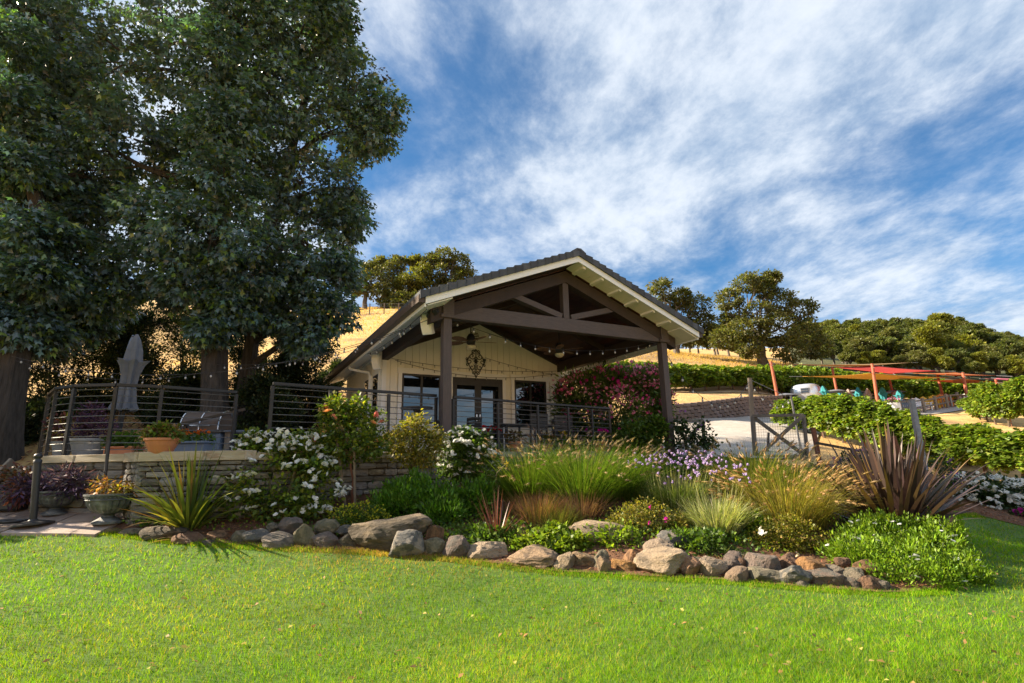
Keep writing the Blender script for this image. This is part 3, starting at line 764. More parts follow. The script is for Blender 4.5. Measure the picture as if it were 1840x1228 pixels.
# ------------------------------------------------------------------ cable railings
def railing(label, pts, z0, hgt=1.07, ncab=10, group=None, pw=.05, thick=.045):
    pts = [np.array([p[0], p[1], z0]) for p in pts]
    r = thing('cable_railing', label, 'railing', pts[0], group)
    up = np.array([0, 0, hgt])
    for i, p in enumerate(pts):
        d = unit(pts[min(i + 1, len(pts) - 1)] - pts[max(i - 1, 0)])
        b = MB(); b.beam(p + [0, 0, 0.0], p + up * .965, pw, pw, up=d); b.build('rail_post', M['rail'], r, bevel=.004)
    for i in range(len(pts) - 1):
        b = MB(); b.beam(pts[i] + up, pts[i + 1] + up, .07, thick); b.build('top_rail', M['rail'], r, bevel=.004)
    for k in range(ncab):
        b = MB(); f = .08 + .86 * k / (ncab - 1)
        b.tube([p + up * f for p in pts], .0065, 5); b.build('cable', M['cable'], r)
    return r
RL = lambda t: RAIL_A + (RAIL_B - RAIL_A) * t
def tpx(px):   # where the deck rail line is seen at column px
    lo, hi = 0.0, 1.0
    for _ in range(40):
        m = (lo + hi) / 2; p = RL(m); q = np.array([p[0], p[1], 2.2 - CAMZ]); c = 920 + FPX * (q @ _R) / (q @ _fw)
        if c < px: lo = m
        else: hi = m
    return RL((lo + hi) / 2)
railing('black cable railing panel left of the tall porch post', [tpx(484), tpx(591), tpx(697), tpx(783)], DECKZ)
railing('black cable railing right of the tall porch post, returning at its right end', [tpx(814), tpx(895), tpx(967), tpx(1022), tpx(1065), tpx(1097), tpx(1097) + np.array([-.35, 1.6]), tpx(1097) + np.array([-.8, 3.0])], DECKZ)
_tr = [at(x, y, Y)[:2] for x, y, Y in [(79, 760, 9.9), (81, 760, 9.1), (92, 760, 8.45), (124, 760, 8.22), (200, 760, 8.2), (284, 760, 8.5), (420, 760, 9.3)]]
railing('curved black cable railing round the left terrace', _tr, DECKZ + .03)
sr = thing('handrail', 'sloping black stair handrail behind the curved terrace railing', 'handrail', at(424, 815, 9.9))
b = MB(); P1 = at(431, 736, 9.9); P0 = at(292, 770, 9.7); P00 = P0
b.beam(P1 + np.array([.1, 0, .0]), P0, .05, .045); b.build('rail', M['rail'], sr)
for px, py in ((334, 760), (424, 738)):
    p = at(px, py, 9.8); b = MB(); b.beam(p, [p[0], p[1], DECKZ - .3], .05, .05, up=(1, 0, 0)); b.build('rail_post', M['rail'], sr)
hk = thing('garden_stake', 'thin black stake leaning on the stone wall behind the right urn', 'stake', at(186, 890, 7.75))
b = MB(); a_ = at(187, 872, 7.75); c_ = at(196, 792, 7.8); b.tube([a_, c_], .022, 6); b.build('rod', M['black_metal'], hk)
b = MB(); q0 = at(189, 850, 7.75); b.tube([q0, at(180, 846, 7.7), at(178, 852, 7.7), at(186, 858, 7.72)], .008, 6); b.build('hook', M['black_metal'], hk)

# ------------------------------------------------------------------ foliage tools
def norm(a): return a / np.maximum(np.linalg.norm(a, axis=-1, keepdims=True), 1e-9)
def rdirs(n, rng): return norm(rng.normal(size=(n, 3)))
def pick(pal, n, rng, jit=0.18):
    pal = np.array(pal, float); k = rng.integers(0, len(pal), n)
    c = pal[k] * (1 + rng.normal(0, jit, (n, 1))); c *= 1 + rng.normal(0, jit * .3, (n, 3))
    return np.clip(c, .004, .95)
def leaf_geo(P, Dr, L, Wd_, rng, fold=.18, face=None):
    n = len(P); L = np.broadcast_to(L, (n,))[:, None]; Wd_ = np.broadcast_to(Wd_, (n,))[:, None]
    Dr = norm(Dr); rv = rdirs(n, rng) if face is None else norm(face + .5 * rng.normal(size=(n, 3)))
    Sd = norm(np.cross(Dr, rv)); Fn = np.cross(Sd, Dr)
    V = np.stack([P, P + Dr * L * .45 + Sd * Wd_ * .5 + Fn * Wd_ * fold, P + Dr * L, P + Dr * L * .45 - Sd * Wd_ * .5 + Fn * Wd_ * fold], 1).reshape(-1, 3)
    F = np.arange(4 * n).reshape(n, 4)
    return V, F
def lobed_geo(P, Dr, L, Wd_, rng, face=None):
    """three-fingered leaf: two quads and one tip, for leaves seen large"""
    n = len(P); L = np.broadcast_to(L, (n,))[:, None]; Wd_ = np.broadcast_to(Wd_, (n,))[:, None]
    Dr = norm(Dr); rv = rdirs(n, rng) if face is None else norm(face + .5 * rng.normal(size=(n, 3)))
    Sd = norm(np.cross(Dr, rv)); Fn = np.cross(Sd, Dr)
    dp = Fn * L * -.10
    V = np.stack([P, P + Dr * L * .50 + Sd * Wd_ * .62 + dp, P + Dr * L * .52 + Sd * Wd_ * .24, P + Dr * L, P + Dr * L * .52 - Sd * Wd_ * .24, P + Dr * L * .50 - Sd * Wd_ * .62 + dp], 1).reshape(-1, 3)
    b = np.arange(n)[:, None] * 6
    F = np.concatenate([b + np.array(t) for t in ((0, 1, 2), (0, 2, 3), (0, 3, 4), (0, 4, 5))])
    return V, F
def clump_points(blobs, nsub, nleaf, rng, sub_r=.35, shell=(.55, 1.0), flat=1.0):
    """leaf seats: blobs are (centre, radii); each carries nsub sprays of nleaf leaves; returns points, outward directions, spray ids"""
    P = []; Dd = []; I = []; kk = 0
    for c, r in blobs:
        c = np.array(c, float); r = np.broadcast_to(np.array(r, float), (3,))
        d = rdirs(nsub, rng); rad = rng.uniform(shell[0] ** 2, shell[1] ** 2, nsub) ** .5
        sc = c + d * r * rad[:, None]
        g = rng.normal(size=(nsub, nleaf, 3)); g = g / np.linalg.norm(g, axis=-1, keepdims=True) * rng.uniform(0, 1, (nsub, nleaf, 1)) ** .5
        g[..., 2] *= flat
        rs = sub_r * rng.uniform(.7, 1.35, (nsub, 1, 1))
        P.append((sc[:, None, :] + g * rs).reshape(-1, 3)); Dd.append((g + .5 * d[:, None, :]).reshape(-1, 3))
        I.append(np.repeat(np.arange(kk, kk + nsub), nleaf)); kk += nsub
    return np.concatenate(P), np.concatenate(Dd), np.concatenate(I)
def foliage(name, parent, blobs, nsub, nleaf, L, W_, pal, rng, sub_r=.35, droop=-.4, mat='leaf', jit=.18, shell=(.5, 1.), lobed=False, zmin=None, flat=.8, sprayjit=.2, updir=0.0):
    P, Dd, I = clump_points(blobs, nsub, nleaf, rng, sub_r, shell, flat)
    if zmin is not None:
        k = P[:, 2] > zmin; P, Dd, I = P[k], Dd[k], I[k]
    n = len(P)
    Dr = norm(norm(Dd) + np.array([0, 0, droop + updir]) + .45 * rng.normal(size=(n, 3)))
    face = norm(Dd) * .6 + np.array([0, 0, .8])
    l = L * rng.uniform(.5, 1.35, n)
    col = pick(pal, n, rng, jit)
    sj = 1 + rng.normal(0, sprayjit, (I.max() + 1, 1)); col = np.clip(col * sj[I], .004, .95)
    if lobed: V, F = lobed_geo(P, Dr, l, W_ * l / L, rng, face); rep = 6
    else: V, F = leaf_geo(P, Dr, l, W_ * l / L, rng, face=face); rep = 4
    return np_mesh(name, V, F, M[mat], parent, np.repeat(col, rep, 0))
def blade_geo(B, Dr, L, W_, bend, segs, rng, taper=1.0, side=None, keel=0.0, droop=None):
    """strap leaves: base points, start directions, bend towards the ground"""
    n = len(B); L = np.broadcast_to(L, (n,)); W_ = np.broadcast_to(W_, (n,)); bend = np.broadcast_to(bend, (n,))
    Dr = norm(Dr); hd = Dr.copy(); hd[:, 2] = 0; hd = norm(hd + 1e-4 * rng.normal(size=(n, 3)) * [1, 1, 0])
    th0 = np.arcsin(np.clip(Dr[:, 2], -1, 1)); rows = []; p = B.copy(); st = L / segs
    Sd = norm(np.cross(hd, np.array([0, 0, 1.0])) + (.35 * rng.normal(size=(n, 3)) if side is None else side))
    for s in range(segs + 1):
        t = s / segs; w = W_ * (1 - t ** 2.2 * taper) * (.55 + .45 * min(1, t * 5)) if taper else W_
        w = np.maximum(w, .0006) if s < segs else np.full(n, .0008)
        rows.append(np.stack([p - Sd * w[:, None] / 2, p + Sd * w[:, None] / 2], 1))
        th = th0 - bend * t ** 1.5
        d = hd * np.cos(th)[:, None] + np.array([0, 0, 1.0]) * np.sin(th)[:, None]
        p = p + d * st[:, None]
    V = np.stack(rows, 1).reshape(n, -1, 3); m = 2 * (segs + 1)
    q = np.array([(2 * s, 2 * s + 1, 2 * s + 3, 2 * s + 2) for s in range(segs)])
    F = (np.arange(n)[:, None, None] * m + q[None]).reshape(-1, 4)
    return V.reshape(-1, 3), F, m, p, d
def fan(n, spread, rng, up=(.35, 1.0)):
    a = rng.uniform(0, 2 * math.pi, n); e = rng.uniform(*up, n) * math.pi / 2
    return np.stack([np.cos(a) * np.cos(e), np.sin(a) * np.cos(e), np.sin(e)], 1), a
def spindle_geo(P, Dr, L, R, rng):
    """small seed heads / buds: six-sided spindles"""
    n = len(P); L = np.broadcast_to(L, (n,))[:, None]; R = np.broadcast_to(R, (n,))[:, None]; Dr = norm(Dr)
    S1 = norm(np.cross(Dr, rdirs(n, rng))); S2 = np.cross(Dr, S1); mid = P + Dr * L * .4
    V = np.stack([P, mid + S1 * R, mid + S2 * R, mid - S1 * R, mid - S2 * R, P + Dr * L], 1).reshape(-1, 3)
    b = np.arange(n)[:, None] * 6
    F = np.concatenate([b + np.array(t) for t in ((0, 2, 1), (0, 3, 2), (0, 4, 3), (0, 1, 4), (5, 1, 2), (5, 2, 3), (5, 3, 4), (5, 4, 1))])
    return V, F, 6
PETALS = {}
def bloom_mesh(kind, col, r, npet, layers, seed, cup=.5):
    rng = np.random.default_rng(seed); P = []; Dr = []; Ls = []
    for ly in range(layers):
        m = max(4, int(npet * (1 - .25 * ly))); a = np.arange(m) / m * 2 * math.pi + ly * .4 + rng.normal(0, .12, m); el = .15 + cup * (.3 + ly * .85 / max(1, layers)) + rng.normal(0, .1, m)
        Dr.append(np.stack([np.cos(a) * np.cos(el), np.sin(a) * np.cos(el), np.sin(el)], 1)); P.append(np.zeros((m, 3)) + [0, 0, .1 * r * ly]); Ls.append(np.full(m, r * (1 - .22 * ly)))
    P = np.concatenate(P); Dr = np.concatenate(Dr); Ls = np.concatenate(Ls); n = len(P)
    Sd = norm(np.cross(Dr, np.array([0, 0, 1.0]))); Fn = np.cross(Sd, Dr); Lc = Ls[:, None]; w = Lc * .75
    V = np.stack([P, P + Dr * Lc * .65 + Sd * w * .5 + Fn * w * .12, P + Dr * Lc, P + Dr * Lc * .65 - Sd * w * .5 + Fn * w * .12], 1).reshape(-1, 3)
    c = np.clip(np.array(col) * (1 + rng.normal(0, .06, (n, 1))), 0, .92)
    o = np_mesh('bloom', V, np.arange(4 * n).reshape(n, 4), M['petal'], None, np.repeat(c, 4, 0)); me = o.data; bpy.data.objects.remove(o)
    return me
def cluster_mesh(meshes_col, k, r, spread, seed):
    """a truss of several open blooms as one mesh"""
    rng = np.random.default_rng(seed); Vs = []; Fs = []; Cs = []; off = 0
    for i in range(k):
        me = bloom_mesh('b', meshes_col, r * rng.uniform(.75, 1.15), 7, 3, seed * 31 + i)
        v = np.empty(len(me.vertices) * 3, np.float32); me.vertices.foreach_get('co', v); v = v.reshape(-1, 3)
        tilt = Matrix.Rotation(rng.uniform(-.9, .9), 3, 'X') @ Matrix.Rotation(rng.uniform(-.9, .9), 3, 'Y')
        v = v @ np.array(tilt).T + (rng.normal(0, spread, 3) * [1, 1, .6] if k > 1 else 0)
        c = np.empty(len(me.vertices) * 4, np.float32); me.color_attributes['Col'].data.foreach_get('color', c)
        Vs.append(v); Cs.append(c.reshape(-1, 4)[:, :3]); Fs.append(np.arange(len(v)).reshape(-1, 4) + off); off += len(v); bpy.data.meshes.remove(me)
    o = np_mesh('bloom', np.concatenate(Vs), np.concatenate(Fs), M['petal'], None, np.concatenate(Cs)); me = o.data; bpy.data.objects.remove(o)
    return me
WHITE = (.82, .82, .79)
BL = {'white': [cluster_mesh(WHITE, 4, .045, .045, s) for s in (1, 2, 3)], 'white1': [cluster_mesh(WHITE, 1, .05, 0, s) for s in (4, 5)],
      'peach': [cluster_mesh((.85, .40, .14), 1, .06, 0, 6), cluster_mesh((.85, .55, .25), 1, .055, 0, 7), cluster_mesh((.80, .28, .22), 1, .05, 0, 8)],
      'cream': [cluster_mesh((.80, .72, .52), 1, .035, 0, 9)], 'pink': [cluster_mesh((.84, .32, .50), 5, .030, .06, 10), cluster_mesh((.82, .42, .56), 5, .030, .06, 11), cluster_mesh((.72, .12, .34), 4, .030, .055, 12)],
      'magenta': [cluster_mesh((.62, .03, .35), 3, .03, .025, 13)], 'red': [cluster_mesh((.55, .015, .015), 4, .025, .03, 14)], 'orange': [cluster_mesh((.70, .16, .02), 2, .025, .02, 15)], 'violet': [cluster_mesh((.35, .14, .45), 4, .022, .03, 16)],
      'yellow': [cluster_mesh((.75, .55, .03), 3, .018, .02, 17)], 'daisy': [bloom_mesh('d', (.84, .84, .84), .035, 10, 1, 18, cup=.1)]}
def blooms(root, kind, pts, scale=1.0, name='blossom', rng=None):
    rng = rng or RNG
    for p in pts:
        inst(name, BL[kind][rng.integers(0, len(BL[kind]))], root, p, (rng.uniform(-.6, .6), rng.uniform(-.6, .6), rng.uniform(0, 6.28)), (scale * rng.uniform(.75, 1.2),) * 3)
def surf_pts(blobs, n, rng, up=.1, front=-.2, k=1.03):
    """points on the outside of the blobs, not inside another, facing up or towards the lawn"""
    out = []
    while len(out) < n:
        c, r = blobs[rng.integers(0, len(blobs))]; r = np.broadcast_to(np.array(r, float), (3,)); d = rdirs(1, rng)[0]
        if d[2] < up - .6 or d[1] > .55 + rng.uniform(-.3, .3): continue
        p = np.array(c) + d * r * k
        if any((((p - np.array(c2)) / np.broadcast_to(np.array(r2, float), (3,))) ** 2).sum() < .92 for c2, r2 in blobs): continue
        out.append(p)
    return np.array(out)
def stems(root, base, tops, r=.012, mat='stem', name='stem', mid=.35, n=5):
    mb = MB(); base = np.array(base, float)
    for t in tops:
        t = np.array(t, float); m_ = base * (1 - .5) + t * .5; m_ = m_ + RNG.normal(0, .06, 3) * np.linalg.norm(t - base) * mid
        mb.tube([base + RNG.normal(0, .02, 3) * [1, 1, 0], m_, t], [r, r * .8, r * .45], n)
    return mb.build(name, M[mat], root)

# ------------------------------------------------------------------ big trees on the left
def limb_path(p0, p1, rng, wob=.12, n=6, sag=0.0):
    p0 = np.array(p0, float); p1 = np.array(p1, float); t = np.linspace(0, 1, n)[:, None]; L = np.linalg.norm(p1 - p0)
    q = p0 + (p1 - p0) * t; q[1:-1] += rng.normal(0, wob * L / n, (n - 2, 3)); q[:, 2] += sag * np.sin(np.pi * t[:, 0])
    return q
def trunk_geo(mb, pts, rads, n=14, flute=.10, seed=0):
    r = random.Random(seed); k = len(mb.v); mb.tube(pts, rads, n)
    for i in range(len(pts)):
        for j in range(n):
            v = Vector(mb.v[k + i * n + j]); c = Vector(pts[i]); a = 2 * math.pi * j / n
            f = 1 + flute * math.sin(a * 5 + i * .35) + r.uniform(-.05, .05); mb.v[k + i * n + j] = tuple(c + (v - c) * f)
TREEPAL = [(.080, .135, .145), (.105, .165, .180), (.085, .145, .110), (.095, .145, .175), (.13, .19, .04)]  # blues paint sky sheen into the leaves; the yellow-green stands for backlit ones
def big_tree(label, trunk_px, trunk_r, limbs, blobs_px, seed, nsub=70, nleaf=46, group=None, pal=None):
    rng = np.random.default_rng(seed)
    tp = [at(*p) for p in trunk_px]; base = tp[0].copy(); base[2] = hz(base[0], base[1]) - .1; tp[0] = base
    t = thing('shade_tree', label, 'tree', base, group)
    mb = MB(); tt = []; rr = []
    for i in range(len(tp) - 1):
        for k in range(4):
            f = k / 4; tt.append(tp[i] * (1 - f) + tp[i + 1] * f); rr.append(trunk_r[i] * (1 - f) + trunk_r[i + 1] * f)
    tt.append(tp[-1]); rr.append(trunk_r[-1]); rr[0] *= 1.35; rr[1] *= 1.1
    trunk_geo(mb, tt, rr, 18, .09, seed); mb.build('trunk', M['bark'], t, smooth=False)
    blobs = [(at(x, y, Y), (r / FPX * Y * 1.02, r / FPX * Y * 1.1, r / FPX * Y * .9)) for x, y, r, Y in blobs_px]
    lm = MB(); pts = np.array(tt)
    for c, r in blobs:
        c = np.array(c); d = np.linalg.norm(pts - c, axis=1) + np.where(pts[:, 2] > c[2] - .3, 4.0, 0); k = int(np.argmin(d))
        q = limb_path(pts[k], c, rng, .25, 6, .25); r0 = max(.03, min(rr[k] * .55, .16)); lm.tube(q, np.linspace(r0, .025, 6), 6)
        for _ in range(7):
            e = c + rdirs(1, rng)[0] * np.array(r) * .85; lm.tube(limb_path(q[rng.integers(3, 6)], e, rng, .3, 4), [.03, .022, .014, .006], 4)
    lm.build('limbs', M['bark'], t)
    foliage('crown', t, blobs, int(nsub * .60), int(nleaf * 1.05), .165, .105, pal or TREEPAL, rng, sub_r=.33, droop=-.8, mat='leaf_glossy', lobed=True, shell=(.55, 1.15), flat=.6, sprayjit=.32)
    return t
big_tree('tall dark leafy tree with the thick furrowed trunk behind the railing', [(385, 790, 13.2), (385, 640, 13.2), (392, 480, 13.1), (398, 300, 13.1), (420, 120, 13.2), (440, -150, 13.4)], [.33, .29, .26, .22, .15, .05], None,
  [(385, 420, 92, 12.2), (300, 400, 75, 12.6), (460, 470, 70, 12.8), (265, 480, 62, 12.9), (345, 500, 62, 12.5), (415, 545, 45, 12.8), (380, 590, 28, 12.7), (240, 250, 95, 12.6), (350, 290, 80, 13.6), (140, 290, 85, 12.6), (420, 215, 95, 12.8), (330, 130, 90, 13.2), (200, 130, 95, 13.4), (450, 70, 95, 13.0), (540, 60, 85, 13.3), (120, 60, 95, 13.6), (320, -10, 100, 13.4), (480, -60, 100, 13.5), (560, -60, 80, 13.5), (200, -60, 110, 13.6), (420, -200, 140, 13.6), (250, -220, 130, 13.8), (400, 330, 60, 12.3), (405, 230, 60, 12.3), (395, 110, 70, 12.3), (420, 20, 70, 12.6), (500, 170, 78, 13.1), (590, 20, 52, 13.4), (175, 400, 60, 13.2)], 11, 105, 40)
big_tree('leaning leafy tree with the slim trunk nearest the pavilion', [(428, 765, 14.6), (452, 620, 14.6), (478, 470, 14.5), (520, 290, 14.4), (560, 130, 14.5), (580, -80, 14.6)], [.23, .18, .15, .12, .08, .03], None,
  [(640, 165, 62, 14.2), (590, 130, 66, 14.2), (682, 195, 40, 14.2), (655, 240, 48, 14.2), (600, 240, 70, 14.4), (545, 330, 75, 14.2), (610, 340, 48, 14.3), (560, 430, 68, 14.1), (618, 400, 36, 14.2), (500, 400, 60, 14.6), (565, 510, 62, 13.9), (590, 560, 42, 13.9), (530, 560, 52, 14.0), (555, 610, 36, 13.9), (612, 480, 30, 14.0), (500, 520, 45, 14.4), (480, 330, 60, 15.0), (520, 230, 65, 14.9), (600, 80, 40, 14.5), (560, 0, 70, 14.9), (470, 560, 34, 14.2)], 12, 78, 38)
big_tree('dark broad tree with a twisted trunk at the left edge', [(8, 800, 11.5), (30, 640, 11.5), (62, 520, 11.6), (70, 380, 11.7), (30, 200, 11.8), (10, -60, 12)], [.27, .24, .20, .16, .11, .05], None,
  [(35, 300, 50, 11.3), (60, 420, 48, 11.3), (20, 190, 55, 11.3), (30, 90, 60, 11.6), (75, 500, 40, 11.3), (25, 585, 40, 11.4), (70, 600, 34, 11.8), (-15, 560, 50, 11.4), (40, 420, 85, 12.2), (120, 470, 70, 12.4), (20, 320, 90, 12.4), (100, 370, 72, 13.0), (180, 520, 55, 12.8), (60, 520, 62, 11.9), (-20, 520, 80, 12.4), (40, 180, 95, 12.4), (-30, 60, 110, 12.4), (60, 40, 90, 12.8), (-60, 250, 110, 12.8), (-60, 400, 100, 12.8), (150, 180, 60, 13.5), (20, -80, 120, 12.6), (110, 560, 48, 13.0), (10, 590, 48, 12.0), (200, 330, 50, 13.4), (-110, 150, 120, 13.1), (-110, 470, 80, 13.1), (90, 600, 40, 13.2), (150, 570, 42, 13.4), (60, 460, 60, 11.9)], 13, 92, 38)
# neighbours of the same grove just outside the frame: they shade the terrace and the house side
def plain_tree(label, x, y, h, rad, seed, n=9, group=None):
    rng = np.random.default_rng(seed); z = hz(x, y)
    t = thing('shade_tree', label, 'tree', (x, y, z - .1), group)
    mb = MB(); pts = limb_path((x, y, z - .1), (x + .3, y, z + h * .8), rng, .15, 9); trunk_geo(mb, pts, np.linspace(.35, .06, 9), 12, .08, seed)
    mb.build('trunk', M['bark'], t)
    bl = [(np.array([x, y, z + h * .35 + (h * .6) * k / n]) + rng.normal(0, 1, 3) * [rad * .5, rad * .5, .2], rad * rng.uniform(.45, .7)) for k in range(n)]
    lm = MB()
    for c, r in bl: lm.tube(limb_path(pts[rng.integers(3, 8)], c, rng, .2, 4), [.1, .07, .04, .02], 5)
    lm.build('limbs', M['bark'], t)
    foliage('crown', t, bl, 34, 30, .36, .28, TREEPAL, rng, sub_r=.6, droop=-.6, mat='leaf_glossy', lobed=True, shell=(.3, 1.0))
for k, (x, y, h, r) in enumerate([(-17.5, 15.6, 16, 3.0), (-21.5, 19.0, 18, 3.4), (-26, 17.0, 17, 2.6)]):
    plain_tree(['grove tree just outside the left edge, nearest the twisted trunk', 'grove tree outside the left edge, farthest up the slope', 'grove tree outside the left edge, farthest from the house'][k], x, y, h, r, 60 + k, group='grove trees outside the frame')

# dark shrubs and small conifers behind the terrace
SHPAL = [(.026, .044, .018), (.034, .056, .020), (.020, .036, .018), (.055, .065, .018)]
def screen_shrub(label, px, Y, wpx, y0, y1, seed, pal=SHPAL, nsub=70, nleaf=36, L=.10, name='screen_shrub', cat='shrub', up=.5, gaps=1.0):
    rng = np.random.default_rng(seed); b = onground(px, Y); top = at(px, y0, Y)[2]; w = wpx / FPX * Y / 2; hgt = top - b[2]
    t = thing(name, label, cat, b)
    bl = []
    for k in range(7):
        f = (k + .5) / 7; rw = w * (.55 + .75 * math.sin(math.pi * (.2 + .75 * f))) * .62 * gaps
        bl.append((b + np.array([rng.normal(0, w * .35), rng.normal(0, .25), hgt * f]), (rw, rw, hgt * .11)))
    mb = MB(); tops = [c for c, r in bl]
    for c in tops: mb.tube(limb_path(b + rng.normal(0, .05, 3) * [1, 1, 0], c, rng, .2, 4), [.045, .035, .02, .008], 5)
    mb.build('stems', M['bark_oak'], t)
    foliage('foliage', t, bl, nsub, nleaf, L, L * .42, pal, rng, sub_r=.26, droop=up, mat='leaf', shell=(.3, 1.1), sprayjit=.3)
    return t
plain_tree('unseen slender tree added outside the left edge to shade the terrace', -16.8, 11.0, 8.6, 1.3, 74, 8)  # unseen, added with a low crown that shades umbrella and terrace, not the bed
def added_shade_shrub(x, y, k, lab):
    rng = np.random.default_rng(71); b = np.array([x, y, hz(x, y)]); t = thing('screen_shrub', lab, 'shrub', b)
    bl = [(b + np.array([dx, dy, z]) * k, (.8 * k, .7 * k, .55 * k)) for dx, dy, z in ((0, 0, .6), (-.3, .4, 1.2), (.2, -.4, 1.1), (0, .2, 1.7), (-.6, -.2, 1.6))]
    foliage('foliage', t, bl, 80, 30, .12, .06, SHPAL, rng, sub_r=.25); mb = MB()
    for c, r in bl: mb.tube([b, (b + c) / 2 + [.05, 0, 0], c], [.04, .03, .012], 5)
    mb.build('stems', M['bark_oak'], t)
added_shade_shrub(-10.7, 8.55, 1.3, 'unseen rounded shrub added outside the left edge to shade the patio')  # low blocker out of view, added and enlarged to shade the patio
added_shade_shrub(-14.6, 12.2, 2.6, 'unseen tall shrub added outside the left edge to darken the twisted trunk')  # added out of view to keep the sun off the lower trunk
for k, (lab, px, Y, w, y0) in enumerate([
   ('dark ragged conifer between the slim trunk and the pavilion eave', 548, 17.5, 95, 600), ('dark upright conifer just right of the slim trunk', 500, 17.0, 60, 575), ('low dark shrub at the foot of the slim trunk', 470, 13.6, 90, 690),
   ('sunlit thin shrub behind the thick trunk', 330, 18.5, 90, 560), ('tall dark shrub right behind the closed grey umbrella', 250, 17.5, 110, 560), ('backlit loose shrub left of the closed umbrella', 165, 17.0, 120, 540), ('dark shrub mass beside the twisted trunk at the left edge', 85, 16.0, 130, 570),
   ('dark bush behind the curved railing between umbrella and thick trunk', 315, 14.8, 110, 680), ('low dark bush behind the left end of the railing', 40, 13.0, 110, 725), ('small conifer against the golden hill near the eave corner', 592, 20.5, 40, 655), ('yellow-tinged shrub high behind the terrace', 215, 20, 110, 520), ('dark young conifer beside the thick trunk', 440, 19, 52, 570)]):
    screen_shrub(lab, px, Y, w, y0, 0, 200 + k, nsub=60 if k != 3 else 40, pal=SHPAL if k not in (3, 5, 10) else [(.10, .11, .02), (.06, .075, .02), (.04, .055, .02)])  # yellower palette paints the lit look of the sunlit and backlit shrubs

# ------------------------------------------------------------------ oaks
OAKPAL = [(.10, .115, .034), (.125, .13, .038), (.08, .095, .032), (.15, .14, .045)]
def oak(label, base, hgt, blobs, seed, trunk_r=.45, nsub=60, nleaf=30, L=.42, pal=OAKPAL, group=None, lean=0, name='oak_tree', droop=0.0, sub=.75):
    rng = np.random.default_rng(seed); base = np.array(base, float)
    t = thing(name, label, 'tree', base - [0, 0, .2], group)
    mb = MB(); fork = base + np.array([lean, 0, hgt * .26]); pts = limb_path(base - [0, 0, .3], fork, rng, .12, 5)
    trunk_geo(mb, pts, np.linspace(trunk_r * 1.25, trunk_r * .8, 5), 10, .08, seed)
    tr = mb.build('trunk', M['bark_oak'], t)
    lm = MB()
    for c, r in blobs:
        q = limb_path(fork, c, rng, .35, 6, .2); lm.tube(q, np.linspace(trunk_r * .5, .06, 6), 6)
        for _ in range(5):
            lm.tube(limb_path(q[rng.integers(2, 6)], np.array(c) + rdirs(1, rng)[0] * np.array(r) * .85, rng, .3, 4), [.10, .07, .05, .02], 4)
    lm.build('limbs', M['bark_oak'], t)
    foliage('crown', t, blobs, nsub, nleaf, L, L * .62, pal, rng, sub_r=sub, droop=droop, shell=(.55, 1.0), flat=.6, sprayjit=.22)
    return t
def pxblobs(L, Y, dep=1.0): return [(at(x, y, Y + dy), (r / FPX * Y, r / FPX * Y * dep, r / FPX * Y * .8)) for x, y, r, dy in L]
b0 = onground(1371, 70)
oak('big spreading oak with an open crown above the vineyard', b0, 12, pxblobs([(1345, 508, 26, 0), (1375, 520, 22, 1), (1310, 540, 24, -1), (1405, 545, 28, 0), (1440, 560, 28, 1), (1360, 565, 30, -2), (1330, 595, 26, -2), (1400, 590, 34, -2), (1450, 600, 32, 0), (1300, 610, 26, 0), (1345, 625, 24, -2), (1420, 625, 30, -2), (1470, 625, 26, 1), (1310, 575, 16, 2), (1385, 500, 14, 1)], 70), 301, .6, 62, 30, .34, sub=.62)
b0 = onground(1216, 74)
oak('grey trunked oak with a thin crown beside the right roof corner', b0, 12, pxblobs([(1190, 520, 24, 0), (1225, 535, 20, 0), (1250, 550, 26, 0), (1265, 580, 24, 1), (1200, 550, 20, 2), (1240, 590, 24, 1), (1180, 560, 18, 1), (1270, 610, 20, 2), (1225, 610, 22, 0)], 74), 302, .4, 52, 28, .36, sub=.65)
for k, (px, Y, bl, lab) in enumerate([
   (655, 69, [(640, 515, 22, 0), (670, 500, 26, 1), (660, 485, 18, 2), (625, 500, 16, 1), (680, 525, 20, 0)], 'rounded olive oak nearest the dark tree on the left hill crest'),
   (690, 73, [(700, 490, 24, 0), (715, 475, 18, 1), (685, 475, 14, 2), (725, 510, 22, 0), (705, 525, 22, -1)], 'dense dark oak in the middle of the hilltop row'),
   (735, 72, [(740, 500, 20, -2), (760, 490, 18, 0), (735, 520, 24, -1), (760, 520, 22, 0), (745, 470, 12, 2)], 'yellowish low oak in the hilltop row'),
   (790, 72, [(800, 462, 22, 0), (775, 470, 16, 1), (825, 475, 22, 0), (805, 490, 26, 0), (835, 495, 18, 0), (785, 505, 20, 1), (815, 515, 22, 0)], 'tallest oak at the right end of the hilltop row'),
   (715, 76, [(720, 545, 22, -8), (745, 545, 20, -8), (700, 548, 16, -7)], 'dark bushy oak low on the slope of the left hill')]):
    oak(lab, onground(px, Y), 8, pxblobs(bl, Y), 310 + k, .3, 44, 30, .34, pal=OAKPAL if k != 2 else [(.16, .16, .03), (.12, .13, .03)], sub=.6)

